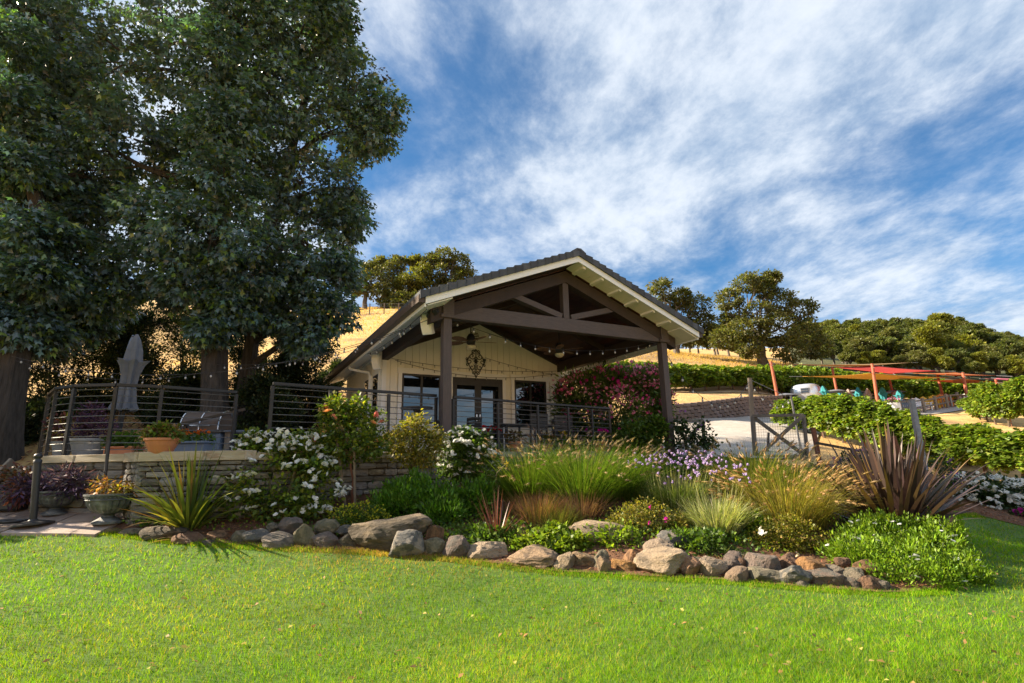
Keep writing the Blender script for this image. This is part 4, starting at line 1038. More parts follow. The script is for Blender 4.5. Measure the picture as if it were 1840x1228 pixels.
# woodland on the right: five different trees, each copied and turned
PROT = []
FPAL = [[(.125, .14, .034), (.15, .155, .038), (.095, .115, .034)], [(.09, .115, .036), (.115, .13, .038)], [(.20, .20, .03), (.165, .18, .03)], [(.15, .15, .05), (.125, .135, .045)]]
def forest():
    rng = np.random.default_rng(77)
    for k in range(6):
        bl = []
        for j in range(11):
            a = rng.uniform(0, 6.28); rr = rng.uniform(0, 2.9); bl.append((np.array([math.cos(a) * rr, math.sin(a) * rr, 2.4 + 5.6 * (1 - (rr / 3.6) ** 2) * rng.uniform(.45, 1.0)]), (rng.uniform(1.1, 1.7),) * 2 + (rng.uniform(.9, 1.3),)))
        ORIG.pop('x', None)
        PROT.append(oak('woodland tree', (0, 0, 0), 8, bl, 400 + k, .3, 46, 34, .40, pal=FPAL[k % 4], sub=.62, name='woodland_tree'))
    spots = []
    for (px, Y, s) in [(1285, 84, .55), (1310, 88, .6), (1255, 92, .55), (1240, 86, .45), (1290, 96, .65), (1330, 92, .5)]: spots.append((px, Y, s, 0))
    for (px, Y, s) in [(1478, 82, .42), (1500, 78, .50), (1522, 84, .62), (1545, 79, .60), (1568, 86, .72), (1590, 80, .66), (1612, 84, .58), (1636, 79, .62), (1655, 86, .80), (1678, 80, .74), (1702, 82, .82), (1724, 79, .66), (1748, 84, .78), (1770, 79, .62), (1792, 82, .66), (1816, 80, .62), (1840, 84, .66), (1862, 80, .6), (1890, 82, .7),
                       (1515, 92, .75), (1560, 95, .8), (1610, 97, .78), (1668, 96, .92), (1712, 95, .95), (1758, 97, .85), (1808, 96, .75), (1850, 95, .75),
                       (1530, 73, .38), (1558, 72, .34), (1585, 73, .40), (1622, 72, .36), (1650, 73, .42), (1690, 72, .46), (1718, 73, .42), (1742, 71, .36), (1766, 72, .42), (1798, 72, .46), (1828, 71, .42), (1856, 72, .45)]: spots.append((px, Y, s, 1))
    for i in range(150):
        px = 1440 + 470 * ((i * .618) % 1); Y = 101 + 104 * ((i * .377 + .1) % 1); spots.append((px, Y, .95 + .5 * rng.random(), 2))
    ordw = ['first', 'second', 'third', 'fourth', 'fifth', 'sixth', 'seventh', 'eighth', 'ninth', 'tenth', 'eleventh', 'twelfth', 'thirteenth', 'fourteenth', 'fifteenth', 'sixteenth', 'seventeenth', 'eighteenth', 'nineteenth', 'twentieth']
    refs = [(0, 'the grey trunked oak'), (1345, 'the big spreading oak'), (1495, 'the second red pole'), (1567, 'the tallest red pole'), (1640, 'the red sail'), (1700, 'the far orange sail'), (1735, 'the right-hand red pole'), (1789, 'the pink sail')]
    cnt = {}
    spots.sort(key=lambda q: (q[3], q[0]))
    trees = [tree_of(p) for p in PROT]
    for i, (px, Y, s, zone) in enumerate(spots):
        k = int(rng.integers(0, 6)); p = onground(px, Y); used = PROT[k]
        if zone:
            lim = np.interp(px, [1430, 1480, 1600, 1700, 1760, 1800, 1840, 1920], [582, 575, 572, 569, 578, 590, 600, 606]) + rng.uniform(0, 14)
            s = min(s, (at(px, lim, Y)[2] - p[2]) / 8.6)
            if s < .22: continue
        ref = [r for r in refs if r[0] <= px][-1][1]; row = 'wood behind the big oak' if zone == 0 else ('front' if Y < 76 else 'rear' if Y > 90 else 'middle') + ' of the tree belt above the vineyard' if zone == 1 else ('lowest' if Y < 118 else 'lower' if Y < 138 else 'middle' if Y < 158 else 'upper' if Y < 182 else 'topmost') + ' part of the wooded ridge'
        kk = (ref, row); cnt[kk] = cnt.get(kk, 0) + 1
        lab = f'{ordw[cnt[kk] - 1]} tree right of {ref}, {row}'
        o = dup(used, (p[0], p[1], p[2] - .3 * s), rng.uniform(0, 6.28), (s * rng.uniform(.9, 1.15), s, s * rng.uniform(.85, 1.15)), lab, trees[k])
        o['group'] = ['trees behind the big oak', 'trees above the vineyard', 'trees on the distant ridge'][zone]
    for p in PROT:
        for c in list(p.children): bpy.data.objects.remove(c)
        bpy.data.objects.remove(p)
forest()

# ------------------------------------------------------------------ vineyard
VPAL = [(.12, .19, .018), (.16, .23, .022), (.085, .145, .018), (.23, .27, .035), (.14, .21, .02)]
def make_vine(seed, near):
    rng = np.random.default_rng(seed)
    t = thing('grapevine', 'x', 'grapevine', (0, 0, 0))
    mb = MB(); mb.tube([(0, 0, -.1), (.03, .02, .35), (-.02, 0, .62), (0, 0, .8)], [.045, .038, .034, .03], 6)
    for s in (-1, 1): mb.tube([(0, 0, .76), (s * .3, .02, .86), (s * .68, 0, .88)], [.028, .022, .014], 5)
    mb.build('trunk', M['vine_wood'], t)
    mb = MB(); mb.tube([(.10, 0, -.1), (.10, 0, 1.75)], .018, 5); mb.build('stake', M['brown_post'], t)
    bl = [(np.array([x, rng.normal(0, .06), 1.12 + rng.normal(0, .08)]), (.34, .36, .46)) for x in (-.55, -.28, 0, .28, .55)]
    bl += [(np.array([rng.uniform(-.6, .6), rng.normal(0, .12), 1.55 + rng.uniform(0, .28)]), (.10, .10, .26)) for _ in range(7)]
    bl += [(np.array([rng.uniform(-.6, .6), rng.choice((-1, 1)) * .36, rng.uniform(.65, 1.3)]), (.16, .13, .22)) for _ in range(5)]
    if near: foliage('foliage', t, bl, 30, 16, .13, .12, VPAL, rng, sub_r=.14, droop=-.45, shell=(.5, 1.12), jit=.22, sprayjit=.28)
    else: foliage('foliage', t, bl, 18, 9, .20, .19, VPAL, rng, sub_r=.17, droop=-.4, shell=(.5, 1.05), sprayjit=.2)
    return t
def poly_walk(pts, step):
    pts = [np.array(p, float) for p in pts]; out = []; carry = 0
    for a, b in zip(pts[:-1], pts[1:]):
        L = np.linalg.norm(b[:2] - a[:2]); x = carry
        while x < L:
            q = a + (b - a) * x / L; out.append((q[0], q[1], math.atan2(b[1] - a[1], b[0] - a[0]))); x += step
        carry = x - L
    return out
def vineyard():
    near = [make_vine(500 + k, True) for k in range(4)]; far = [make_vine(510 + k, False) for k in range(4)]
    nt, ft = [tree_of(t) for t in near], [tree_of(t) for t in far]
    ordw = ['first', 'second', 'third', 'fourth', 'fifth', 'sixth', 'seventh', 'eighth', 'ninth', 'tenth', 'eleventh', 'twelfth', 'thirteenth', 'fourteenth', 'fifteenth', 'sixteenth', 'seventeenth', 'eighteenth', 'nineteenth', 'twentieth']
    refs = [(0, 'the house wall'), (1195, 'the right porch post'), (1347, 'the tall pale post'), (1385, 'the left red pole'), (1456, 'the caravan'), (1567, 'the tallest red pole'), (1690, 'the pole below the orange sails'), (1735, 'the right red pole'), (1789, 'the short red pole')]
    def row(path, protos, trees, step, lab, group, sc, tops):
        sp = poly_walk(path, step); cnt = {}
        for i, (x, y, a) in enumerate(sp):
            k = random.randrange(len(protos)); z = hz(x, y); q = np.array([x, y, z + 1 - CAMZ]); px = 920 + FPX * (q @ _R) / (q @ _fw)
            hh = (at(px, np.interp(px, [t_[0] for t_ in tops], [t_[1] for t_ in tops]), y)[2] - z) / 1.80 * random.uniform(.94, 1.06) if tops else random.uniform(1.0, 1.15)
            hh = max(.62, min(1.5, hh)); s = sc * random.uniform(.92, 1.1)
            ref = [r for r in refs if r[0] <= px][-1][1]; cnt[ref] = cnt.get(ref, 0) + 1
            o = dup(protos[k], (x, y, z), a + random.choice((0, math.pi)) + random.uniform(-.08, .08), (s, s, hh), lab(ordw[cnt[ref] - 1], ref), trees[k]); o['group'] = group
    NT = [(1400, 730), (1440, 722), (1500, 716), (1560, 732), (1640, 752), (1700, 766), (1760, 778), (1850, 788), (2000, 800)]
    row([onground(1424, 22.5), onground(1560, 19.2), onground(1700, 16.6), onground(1850, 14.6), onground(1990, 13.4)], near, nt, .80,
        lambda o, r: f'{o} leafy vine right of {r}, near row', 'vines of the near row', 1.0, [(a, b + 6) for a, b in NT])
    row([onground(1470, 24.2), onground(1580, 20.8), onground(1690, 18.4), onground(1800, 16.4)], near, nt, 1.15,
        lambda o, r: f'{o} leafy vine right of {r}, second near row', 'vines just behind the near row', 1.05, NT)
    FT = [(900, 664), (1100, 660), (1215, 664), (1300, 668), (1400, 670), (1500, 672), (1600, 686), (1700, 693), (1800, 700), (1950, 706)]
    for r in range(3):
        d = r * 2.5
        row([onground(985, 35.5 + d), onground(1200, 36.5 + d), onground(1400, 42.5 + d), onground(1500, 47 + d), onground(1600, 47.5 + d), onground(1700, 48 + d), onground(1800, 46 + d), onground(1900, 45 + d)], far, ft, 1.5,
            lambda o, rf: f'{o} vine right of {rf}, ' + ['front', 'middle', 'rear'][r] + ' far row', ['vines of the front far row', 'vines of the middle far row', 'vines of the rear far row'][r], 1.15, [(a, b - 2 * r) for a, b in FT])
    row([onground(1762, 30), onground(1800, 28), onground(1890, 26.5)], near, nt, .8, lambda o, r: f'{o} bushy vine right of {r}, on the bank', 'vines on the right bank', 1.15, [(1760, 706), (1790, 700), (1850, 694), (1900, 692)])
    for r in near + far:
        for c in list(r.children): bpy.data.objects.remove(c)
        bpy.data.objects.remove(r)
vineyard()

# block retaining wall by the driveway
def block_wall():
    w0 = [onground(1190, 24.3), onground(1270, 25.6), onground(1345, 28.0), onground(1406, 30.6)]
    tops = [at(1190, 729, 24.3)[2], at(1270, 722, 25.6)[2], at(1345, 713, 28.0)[2], at(1406, 711, 30.6)[2]]
    w = thing('block_wall', 'long brown concrete block retaining wall beside the gravel driveway', 'wall', w0[0])
    bm = bmesh.new(); bmesh.ops.create_cube(bm, size=1.0); bmesh.ops.bevel(bm, geom=list(bm.edges), offset=.06, segments=1, affect='EDGES')
    me = bpy.data.meshes.new('block'); bm.to_mesh(me); bm.free(); me.materials.append(M['block'])
    core = MB()
    for i in range(3):
        a, b = w0[i], w0[i + 1]; d = b[:2] - a[:2]; L = np.linalg.norm(d); d = d / L; nr = np.array([d[1], -d[0]]); ang = math.atan2(d[1], d[0])
        q = lambda p, o, z: (p[0] - nr[0] * o, p[1] - nr[1] * o, z)
        core.hexa([q(a, .1, a[2] - .5), q(b, .1, b[2] - .5), q(b, .7, b[2] - .5), q(a, .7, a[2] - .5), q(a, .1, tops[i] - .06), q(b, .1, tops[i + 1] - .06), q(b, .7, tops[i + 1] - .06), q(a, .7, tops[i] - .06)])
        for c in range(9):
            x = -(.22 if c % 2 else 0)
            while x < L:
                f = max(0, min(1, (x + .22) / L)); zt = tops[i] * (1 - f) + tops[i + 1] * f - c * .165 - .08; gzv = a[2] * (1 - f) + b[2] * f
                if zt > gzv - .08:
                    xm = x + .22; xm = min(max(xm, .05), L - .05)
                    inst('block' if c else 'cap_block', me, w, (a[0] + d[0] * xm - nr[0] * (.10 + c * .0), a[1] + d[1] * xm - nr[1] * .10, zt), (0, 0, ang + random.uniform(-.01, .01)), (.43, .26 if c else .32, .155))
                x += .445
    core.build('wall_core', M['mortar'], w)
block_wall()

# gate, tall post, fence
def gate(label, c4, Yl, Yr, extra=True):
    (x0, y0), (x1, y1), (x2, y2), (x3, y3) = c4      # top-left, top-right, bottom-right, bottom-left pixels
    A, B, C_, D_ = at(x0, y0, Yl), at(x1, y1, Yr), at(x2, y2, Yr), at(x3, y3, Yl)
    g = thing('farm_gate', label, 'gate', D_)
    for nm, p, q, w in (('stile', A, D_, .09), ('stile', B, C_, .09), ('top_bar', A, B, .08), ('bottom_bar', D_, C_, .12)):
        b = MB(); b.beam(p, q, .07, w, up=(0, -1, 0) if nm == 'stile' else (0, 0, 1)); b.build(nm, M['grey_gate'], g, bevel=.005)
    n = norm(np.cross(B - A, D_ - A)) * .04
    for p, q, s in ((A, C_, 1), (B, D_, -1)):
        b = MB(); b.beam(p + n * s, q + n * s, .03, .10); b.build('cross_brace', M['grey_gate'], g)
    for u in np.linspace(0, 1, 19)[1:-1]:
        pass
    mb = MB()
    for u in np.linspace(0, 1, 22)[1:-1]: mb.tube([A * (1 - u) + B * u, D_ * (1 - u) + C_ * u], .0035, 3, caps=False)
    for u in np.linspace(0, 1, 16)[1:-1]: mb.tube([A * (1 - u) + D_ * u, B * (1 - u) + C_ * u], .0035, 3, caps=False)
    tag(mb.build('wire_mesh', M['galv'], g), kind='stuff')
    if extra:
        for p, q in ((C_ * .83 + D_ * .17, C_ * .82 + B * .18),):
            b = MB(); b.beam(p + n, q + n, .05, .09); b.build('corner_brace', M['grey_gate'], g)
    return g
gate('weathered grey gate with an X brace and wire mesh, swung open across the drive', [(1352, 748), (1444, 746), (1451, 822), (1359, 822)], 15.4, 15.2)
gate('dark gate leaf with a cross brace, half hidden by the small rose', [(1204, 757), (1262, 756), (1268, 821), (1208, 822)], 14.2, 14.9, False)
def post(name, label, cat, p0, p1, w, mat, rnd=False):
    t = thing(name, label, cat, p0); b = MB()
    if rnd: b.tube([p0, p1], [w / 2, w / 2], 10)
    else: b.beam(p0, p1, w, w, up=(0, 1, 0))
    b.build('shaft', M[mat], t, bevel=0 if rnd else .006)
    c = MB(); d = norm(np.array(p1) - np.array(p0)); c.beam(np.array(p1) + d * .001, np.array(p1) + d * .02, w * 1.04, w * 1.04, up=(0, 1, 0)); c.build('cap', M[mat], t)
    return t
def gpost(px, py, Y): p = at(px, py, Y); p[2] = hz(p[0], p[1]) - .15; return p
post('tall_post', 'tall pale wooden post at the left side of the open gate', 'post', gpost(1357, 822, 15.6), at(1347, 681, 15.6), .10, 'old_wood')
post('fence_post', 'rust brown wooden fence post just right of the gate', 'fence post', gpost(1474, 835, 13.6), at(1461, 770, 13.6), .09, 'brown_post')
post('fence_post', 'rust brown fence post half hidden by the bronze sword-leaved plant', 'fence post', gpost(1622, 838, 12.9), at(1605, 786, 12.9), .09, 'brown_post')
post('metal_post', 'leaning grey metal post rising in front of the near vine row', 'post', gpost(1662, 845, 12.6), at(1638, 720, 12.9), .105, 'galv')
post('metal_stake', 'thin galvanised stake standing in the vines behind the gate', 'stake', gpost(1436, 780, 17.5), at(1421, 712, 17.5), .05, 'galv')
post('gate_latch_post', 'short dark bollard behind the wire of the open gate', 'post', gpost(1378, 818, 16.6), at(1381, 779, 16.6), .06, 'black_metal')
fn = thing('wire_fence', 'low wire mesh fence with a dark top rail running down to the right edge', 'fence', gpost(1468, 835, 13.5))
def wire_fence():
    px = [1466, 1530, 1590, 1640, 1690, 1740, 1790, 1845, 1930]; py = [796, 808, 820, 831, 842, 850, 858, 867, 882]; Y = np.linspace(13.5, 11.9, 9)
    T = [at(a, b, c) for a, b, c in zip(px, py, Y)]; G = [np.array([p[0], p[1], hz(p[0], p[1])]) for p in T]
    for i in range(8):
        b = MB(); b.beam(T[i], T[i + 1], .06, .06); b.build('top_rail', M['rail'], fn)
    for i in range(9):
        if i in (0, 2): continue
        b = MB(); b.beam(G[i] - [0, 0, .1], T[i], .05, .05, up=(0, 1, 0)); b.build('rail_post', M['rail'], fn)
    mb = MB()
    for i in range(8):
        for u in np.linspace(0, 1, 12)[:-1]:
            a = T[i] * (1 - u) + T[i + 1] * u; g = G[i] * (1 - u) + G[i + 1] * u; mb.tube([g, a], .003, 3, caps=False)
        for h in (.2, .4, .6, .8): mb.tube([G[i] * (1 - h) + T[i] * h, G[i + 1] * (1 - h) + T[i + 1] * h], .003, 3, caps=False)
    tag(mb.build('wire_mesh', M['galv'], fn), kind='stuff')
wire_fence()
# thin fence on the crest of the left hill
hf = thing('hill_fence', 'thin wire fence with pale posts along the crest of the golden hill', 'fence', onground(620, 62))
_hp = []
for px in (612, 636, 664, 690, 716, 742, 770):
    p = onground(px, 62); b = MB(); b.beam(p - [0, 0, .2], p + [0, 0, 1.35], .11, .11, up=(0, 1, 0)); b.build('fence_post', M['old_wood'], hf); _hp.append(p)
for k in range(4):
    b = MB(); b.tube([p + [0, 0, .35 + k * .3] for p in _hp], .012, 4); b.build('wire', M['galv'], hf)

# ------------------------------------------------------------------ sail terrace in the distance
POLES = {}
for nm, lab, a, b_, Y in [('p0', 'rust red shade pole by the end of the block wall', (1402, 748), (1385, 650), 33.5), ('p1', 'rust red shade pole right of the silver caravan', (1509, 724), (1495, 660), 39), ('p2', 'tallest rust red shade pole in front of the terrace', (1580, 745), (1567, 654), 32.5),
    ('p3', 'rust red pole behind the yellow sail', (1608, 718), (1597, 677), 40), ('p4', 'rust red pole below the orange sails', (1698, 724), (1684, 673), 40), ('p5', 'rust red shade pole near the right bank', (1741, 732), (1730, 670), 36), ('p6', 'short rust red pole behind the vines at the right edge', (1799, 716), (1789, 682), 41)]:
    p = at(*b_, Y); g = at(*a, Y); g[2] = hz(g[0], g[1]) - .1; POLES[nm] = p
    t = thing('shade_pole', lab, 'pole', g, 'poles of the shade sails'); b = MB(); b.tube([g, p], [.10, .085], 10); b.build('shaft', M['pole_red'], t, smooth=False)
    b = MB(); b.tube([p - [0, 0, .25], p - [0, .16, .28]], .02, 5); b.build('eye_bolt', M['galv'], t)
SAILC = {'tan': (.45, .30, .15), 'red': (.55, .05, .03), 'yellow': (.58, .36, .08), 'orange': (.52, .17, .045), 'pink': (.55, .16, .22)}
def sail(label, corners, col, sag):
    c = [at(*p) for p in corners]; n = 12; V = []
    for i in range(n + 1):
        for j in range(n + 1):
            u, v = i / n, j / n
            # edges curve inwards, the middle hangs
            uu = u + (.5 - u) * .12 * math.sin(math.pi * v); vv = v + (.5 - v) * .12 * math.sin(math.pi * u)
            p = c[0] * (1 - uu) * (1 - vv) + c[1] * uu * (1 - vv) + c[2] * uu * vv + c[3] * (1 - uu) * vv
            V.append(p - np.array([0, 0, sag * math.sin(math.pi * u) * math.sin(math.pi * v) + sag * .35 * (math.sin(math.pi * u) + math.sin(math.pi * v))]))
    V = np.array(V); k = n + 1; i = np.arange(n)[:, None] * k + np.arange(n)[None, :]; F = np.stack([i, i + 1, i + k + 1, i + k], -1).reshape(-1, 4)
    t = thing('shade_sail', label, 'shade sail', c[0], 'shade sails over the terrace')
    o = np_mesh('fabric', V, F, SM[col], t, smooth=True); md = o.modifiers.new('thickness', 'SOLIDIFY'); md.thickness = .02
    for q in c:
        d = norm(q - np.mean(c, 0)); b = MB(); b.tube([q, q + d * .9], .018, 4); b.build('cable', M['galv'], t)
    return t
SM = {k: sailmat('sail_' + k, v) for k, v in SAILC.items()}
sail('long thin tan shade sail farthest left', [(1392, 654, 34), (1560, 656, 42), (1640, 652, 46), (1480, 656, 44)], 'tan', .12)
sail('bright red shade sail in the middle', [(1494, 660, 39), (1605, 672, 35), (1690, 667, 38), (1565, 657, 44)], 'red', .10)
sail('golden yellow shade sail tied to the tallest pole', [(1442, 677, 35), (1566, 671, 33), (1705, 679, 36), (1600, 682, 38)], 'yellow', .10)
sail('orange shade sail right of the red sail', [(1640, 671, 42), (1700, 673, 35), (1790, 675.5, 38), (1720, 670, 46)], 'orange', .08)
sail('low deep orange shade sail above the adirondack chairs', [(1660, 684, 36.5), (1733, 681, 36.5), (1800, 687, 39), (1715, 687, 40)], 'orange', .10)
sail('pink shade sail at the right edge', [(1770, 681, 37), (1870, 685, 36), (1910, 682, 44), (1790, 680, 44)], 'pink', .08)

def caravan():
    Y = 42; p = onground(1456, Y); t = thing('caravan', 'small silver rounded caravan parked behind the near vines', 'caravan', p)
    Wc, L = 2.15, 4.8; z0 = .6; h = max(1.5, at(1456, 695, Y)[2] - p[2] - z0)
    dirv = np.array([.53, .85, 0]); dirv = dirv / np.linalg.norm(dirv); sdv = np.array([dirv[1], -dirv[0], 0])
    ring = []
    for k in range(28):
        a = 2 * math.pi * k / 28; c, s = math.cos(a), math.sin(a); e = .62
        ring.append((math.copysign(abs(c) ** e, c), math.copysign(abs(s) ** e, s)))
    V = []; st = [(-.5, .70), (-.485, .82), (-.45, .92), (-.40, .98), (-.3, 1), (.3, 1), (.40, .98), (.45, .92), (.485, .82), (.5, .70)]
    for f, sc in st:
        for c, s in ring:
            q = p + sdv * (c * Wc / 2 * sc) + dirv * f * L + np.array([0, 0, z0 + h / 2 + s * h / 2 * (sc * .5 + .5)]); V.append(q)
    n = 28; F = [(i * n + k, i * n + (k + 1) % n, (i + 1) * n + (k + 1) % n, (i + 1) * n + k) for i in range(len(st) - 1) for k in range(n)]
    mb = MB(); mb.add(V, F + [tuple(range(n - 1, -1, -1)), tuple((len(st) - 1) * n + k for k in range(n))]); mb.build('body', M['alu'], t, smooth=True)
    T = lambda a, b, z: p + sdv * a + dirv * b + np.array([0, 0, z])
    b = MB(); b.box(-.30, .26, -L / 2 - .035, -L / 2 + .05, z0 + h * .50, z0 + h * .76, T); wn = b.build('window', M['galv'], t)
    b = MB(); b.box(-.25, .21, -L / 2 - .05, -L / 2 - .036, z0 + h * .53, z0 + h * .73, T); b.build('pane', M['glass'], wn)
    b = MB(); b.box(-.25, .21, -L / 2 - .065, -L / 2 - .052, z0 + h * .625, z0 + h * .645, T); b.build('window_bar', M['galv'], wn)
    b = MB(); b.box(-.3, .3, -.5, .4, z0 + h - .01, z0 + h + .14, T); b.build('roof_vent', M['white_paint'], t, bevel=.03)
    for s in (-1, 1):
        b = MB(); b.tube([T(s * .8, .1, .33), T(s * 1.0, .1, .33)], .33, 16); wl = b.build('wheel', M['black_metal'], t)
        b = MB(); b.tube([T(s * 1.001, .1, .33), T(s * 1.012, .1, .33)], .2, 12); b.build('hub', M['chrome'], wl)
        b = MB(); b.box(s * .7 - .06, s * .7 + .06, -L / 2 - .02, -L / 2 + .03, z0 + .18, z0 + .27, T); b.build('tail_light', M['pole_red'], t)
    b = MB(); b.box(-.85, .85, -L / 2 + .1, L / 2 - .1, .45, .70, T); b.build('chassis', M['galv'], t)
caravan()
def closed_umbrella(label, base, h, mat, lean=(0, 0), r=.16, cat='umbrella', group=None, big=False):
    base = np.array(base, float); t = thing('closed_umbrella', label, cat, base, group); d = np.array([lean[0], lean[1], 0])
    P = lambda f: base + np.array([0, 0, h * f]) + d * f * h
    b = MB(); b.tube([P(0), P(.99)], .022 if not big else .028, 8); b.build('pole', M['old_wood' if not big else 'black_metal'], t)
    b = MB(); b.lathe([(.25, 0), (.25, .05), (.05, .08), (.04, .25)], base, 14); b.build('base', M['black_metal'], t)
    mb = MB(); n = 24; rows = []; prof = [(.38, .95, .34), (.44, .72, .40), (.56, .55, .30), (.66, .62, .22), (.74, .85, .22), (.775, 1.05, .32), (.78, .75, .1), (.86, .62, .15), (.95, .38, .1), (1.0, .12, 0)]
    for f, rr, fl in prof:
        for k in range(n):
            a = 2 * math.pi * k / n; q = r * rr * (1 + fl * math.sin(a * 6) + fl * .3 * math.sin(a * 3 + f * 9)); dz = .03 * h * fl * math.sin(a * 6) if f in (.38, .775) else 0
            rows.append(P(f) + np.array([q * math.cos(a), q * math.sin(a), dz]))
    mb.add(rows, [(i * n + k, i * n + (k + 1) % n, (i + 1) * n + (k + 1) % n, (i + 1) * n + k) for i in range(len(prof) - 1) for k in range(n)]); mb.build('canopy', M[mat], t, smooth=not big)
    return t
for k, (px, Y, y0, mat, lab, ln) in enumerate([(1494, 35.5, 696, 'teal', 'leaning closed teal umbrella beside the caravan', (-.22, 0)), (1514, 38, 704, 'teal', 'closed teal umbrella behind the second red pole', (0, 0)), (1531, 37, 699, 'taupe', 'closed taupe umbrella left of the tallest pole', (0, 0)), (1549, 37.5, 696, 'teal', 'closed teal umbrella just left of the tallest pole', (0, 0)), (1566, 37, 698, 'taupe', 'closed taupe umbrella beside the tallest pole', (0, 0)), (1593, 36, 696, 'teal', 'closed teal umbrella by the white flower planter', (0, 0)), (1622, 37, 702, 'teal', 'closed teal umbrella right of the flower planter', (0, 0)), (1615, 38.5, 704, 'taupe', 'closed taupe umbrella behind the flower planter', (0, 0))]):
    b0 = onground(px, Y); closed_umbrella(lab, b0, max(1.6, at(px, y0, Y)[2] - b0[2]), mat, ln, .26, group='closed umbrellas on the sail terrace')
for k, (px, Y, y0, lab) in enumerate([(1412, 35, 708, 'small flat grey parasol left of the caravan'), (1506, 37, 701, 'flat grey parasol near the second red pole'), (1539, 39, 702, 'flat grey parasol between the taupe and teal umbrellas'), (1612, 39.5, 702, 'flat grey parasol above the flower planter')]):
    b0 = onground(px, Y); h = at(px, y0, Y)[2] - b0[2]; t = thing('open_parasol', lab, 'umbrella', b0, 'flat parasols on the sail terrace')
    b = MB(); b.tube([b0, b0 + [0, 0, h]], .025, 6); b.build('pole', M['old_wood'], t)
    b = MB(); b.lathe([(.75, -.16), (.77, -.13), (.4, -.02), (0, .04)], b0 + [0, 0, h], 10); b.build('canopy', M['canvas'], t)
def adirondack(label, base, rz, mat):
    t = thing('adirondack_chair', label, 'chair', base, 'adirondack chairs on the sail terrace'); t.rotation_euler = (0, 0, rz); ob = np.array(base, float)
    T = lambda x, y, z: (ob[0] + x, ob[1] + y, ob[2] + z)
    def bx(nm, *a): b = MB(); b.box(*a, T); b.build(nm, mat, t)
    for s in (-1, 1):
        bx('arm', s * .33 - .06, s * .33 + .06, -.42, .28, .54, .57); bx('leg', s * .31 - .04, s * .31 + .04, -.36, -.30, 0, .54); bx('leg', s * .28 - .02, s * .28 + .02, .25, .31, 0, .54)
    b = MB(); b.hexa([T(-.27, -.36, .36), T(.27, -.36, .36), T(.27, .2, .24), T(-.27, .2, .24), T(-.27, -.36, .40), T(.27, -.36, .40), T(.27, .2, .28), T(-.27, .2, .28)]); b.build('seat', mat, t)
    for k in range(5):
        x = -.22 + k * .11; hh = .95 - .05 * abs(k - 2)
        b = MB(); b.hexa([T(x - .048, .16, .24), T(x + .048, .16, .24), T(x + .048, .19, .24), T(x - .048, .19, .24), T(x - .048, .42, hh), T(x + .048, .42, hh), T(x + .048, .45, hh), T(x - .048, .45, hh)]); b.build('back_slat', mat, t)
    return t
for px, Y, mat, lab in [(1588, 34.2, 'teal', 'teal adirondack chair left of the flower planter'), (1630, 35, 'blue_grey', 'dark blue adirondack chair behind the terrace fence'), (1650, 36, 'white_paint', 'white adirondack chair behind the terrace fence'), (1660, 35.4, 'white_paint', 'white adirondack chair beside the yellow one'), (1674, 35.8, 'yellow_plastic', 'yellow adirondack chair behind the terrace fence'), (1686, 36.4, 'yellow_plastic', 'yellow adirondack chair next to the orange one'), (1699, 36.2, 'orange_plastic', 'orange adirondack chair behind the terrace fence'), (1711, 36.8, 'pole_red', 'rust red adirondack chair near the right pole')]:
    adirondack(lab, onground(px, Y), random.uniform(-.4, .4), M[mat])
def picnic(label, px, Y):
    p = onground(px, Y); t = thing('outdoor_table', label, 'table', p, 'tables on the sail terrace'); T = lambda x, y, z: (p[0] + x, p[1] + y, p[2] + z)
    b = MB(); b.box(-.8, .8, -.45, .45, .70, .75, T); b.build('tabletop', M['old_wood'], t)
    for sx in (-.7, .7):
        for sy in (-.36, .36): b = MB(); b.box(sx - .04, sx + .04, sy - .04, sy + .04, 0, .70, T); b.build('leg', M['galv'], t)
for px, Y, lab in [(1520, 35, 'wooden table beside the leaning teal umbrella'), (1536, 34.4, 'wooden table in front of the taupe umbrella'), (1556, 35.6, 'wooden table left of the tallest red pole'), (1722, 35.6, 'wooden table by the right red pole')]: picnic(lab, px, Y)
pl = thing('flower_planter', 'white barrel planter of pink and yellow flowers on the terrace edge', 'planter', onground(1607, 33.2))
_p = ORIG[pl.name]; b = MB(); b.lathe([(.0, 0), (.34, 0), (.42, .35), (.40, .72), (.36, .72), (.34, .66), (0, .66)], _p, 16); b.build('barrel', M['white_paint'], pl)
foliage('leaves', pl, [(_p + [0, 0, .82], (.4, .4, .2))], 14, 12, .1, .07, VPAL, RNG, sub_r=.14)
blooms(pl, 'pink', [_p + [RNG.uniform(-.35, .35), RNG.uniform(-.35, .1), .98 + RNG.uniform(-.05, .08)] for _ in range(7)], 1.5)
tf = thing('terrace_fence', 'low post and rail fence along the front of the sail terrace', 'fence', onground(1540, 33))
_tf = [onground(px, Y) for px, Y in [(1540, 33.2), (1562, 33), (1586, 32.8), (1620, 33), (1640, 33.4), (1662, 34), (1684, 34.6), (1704, 35.1), (1724, 35.6)]]
for p in _tf: b = MB(); b.beam(p - [0, 0, .2], p + [0, 0, .95], .13, .13, up=(0, 1, 0)); b.build('fence_post', M['old_wood'], tf)
for h in (.4, .8):
    for a, c in zip(_tf[:-1], _tf[1:]): b = MB(); b.beam(a + [0, 0, h], c + [0, 0, h], .05, .09); b.build('fence_rail', M['grey_gate'], tf)
tp = thing('covered_trailer', 'low trailer under a white sheet behind the right-hand vines', 'trailer', onground(1770, 36))
_p = ORIG[tp.name]; T = lambda x, y, z: (_p[0] + x, _p[1] + y, _p[2] + z)
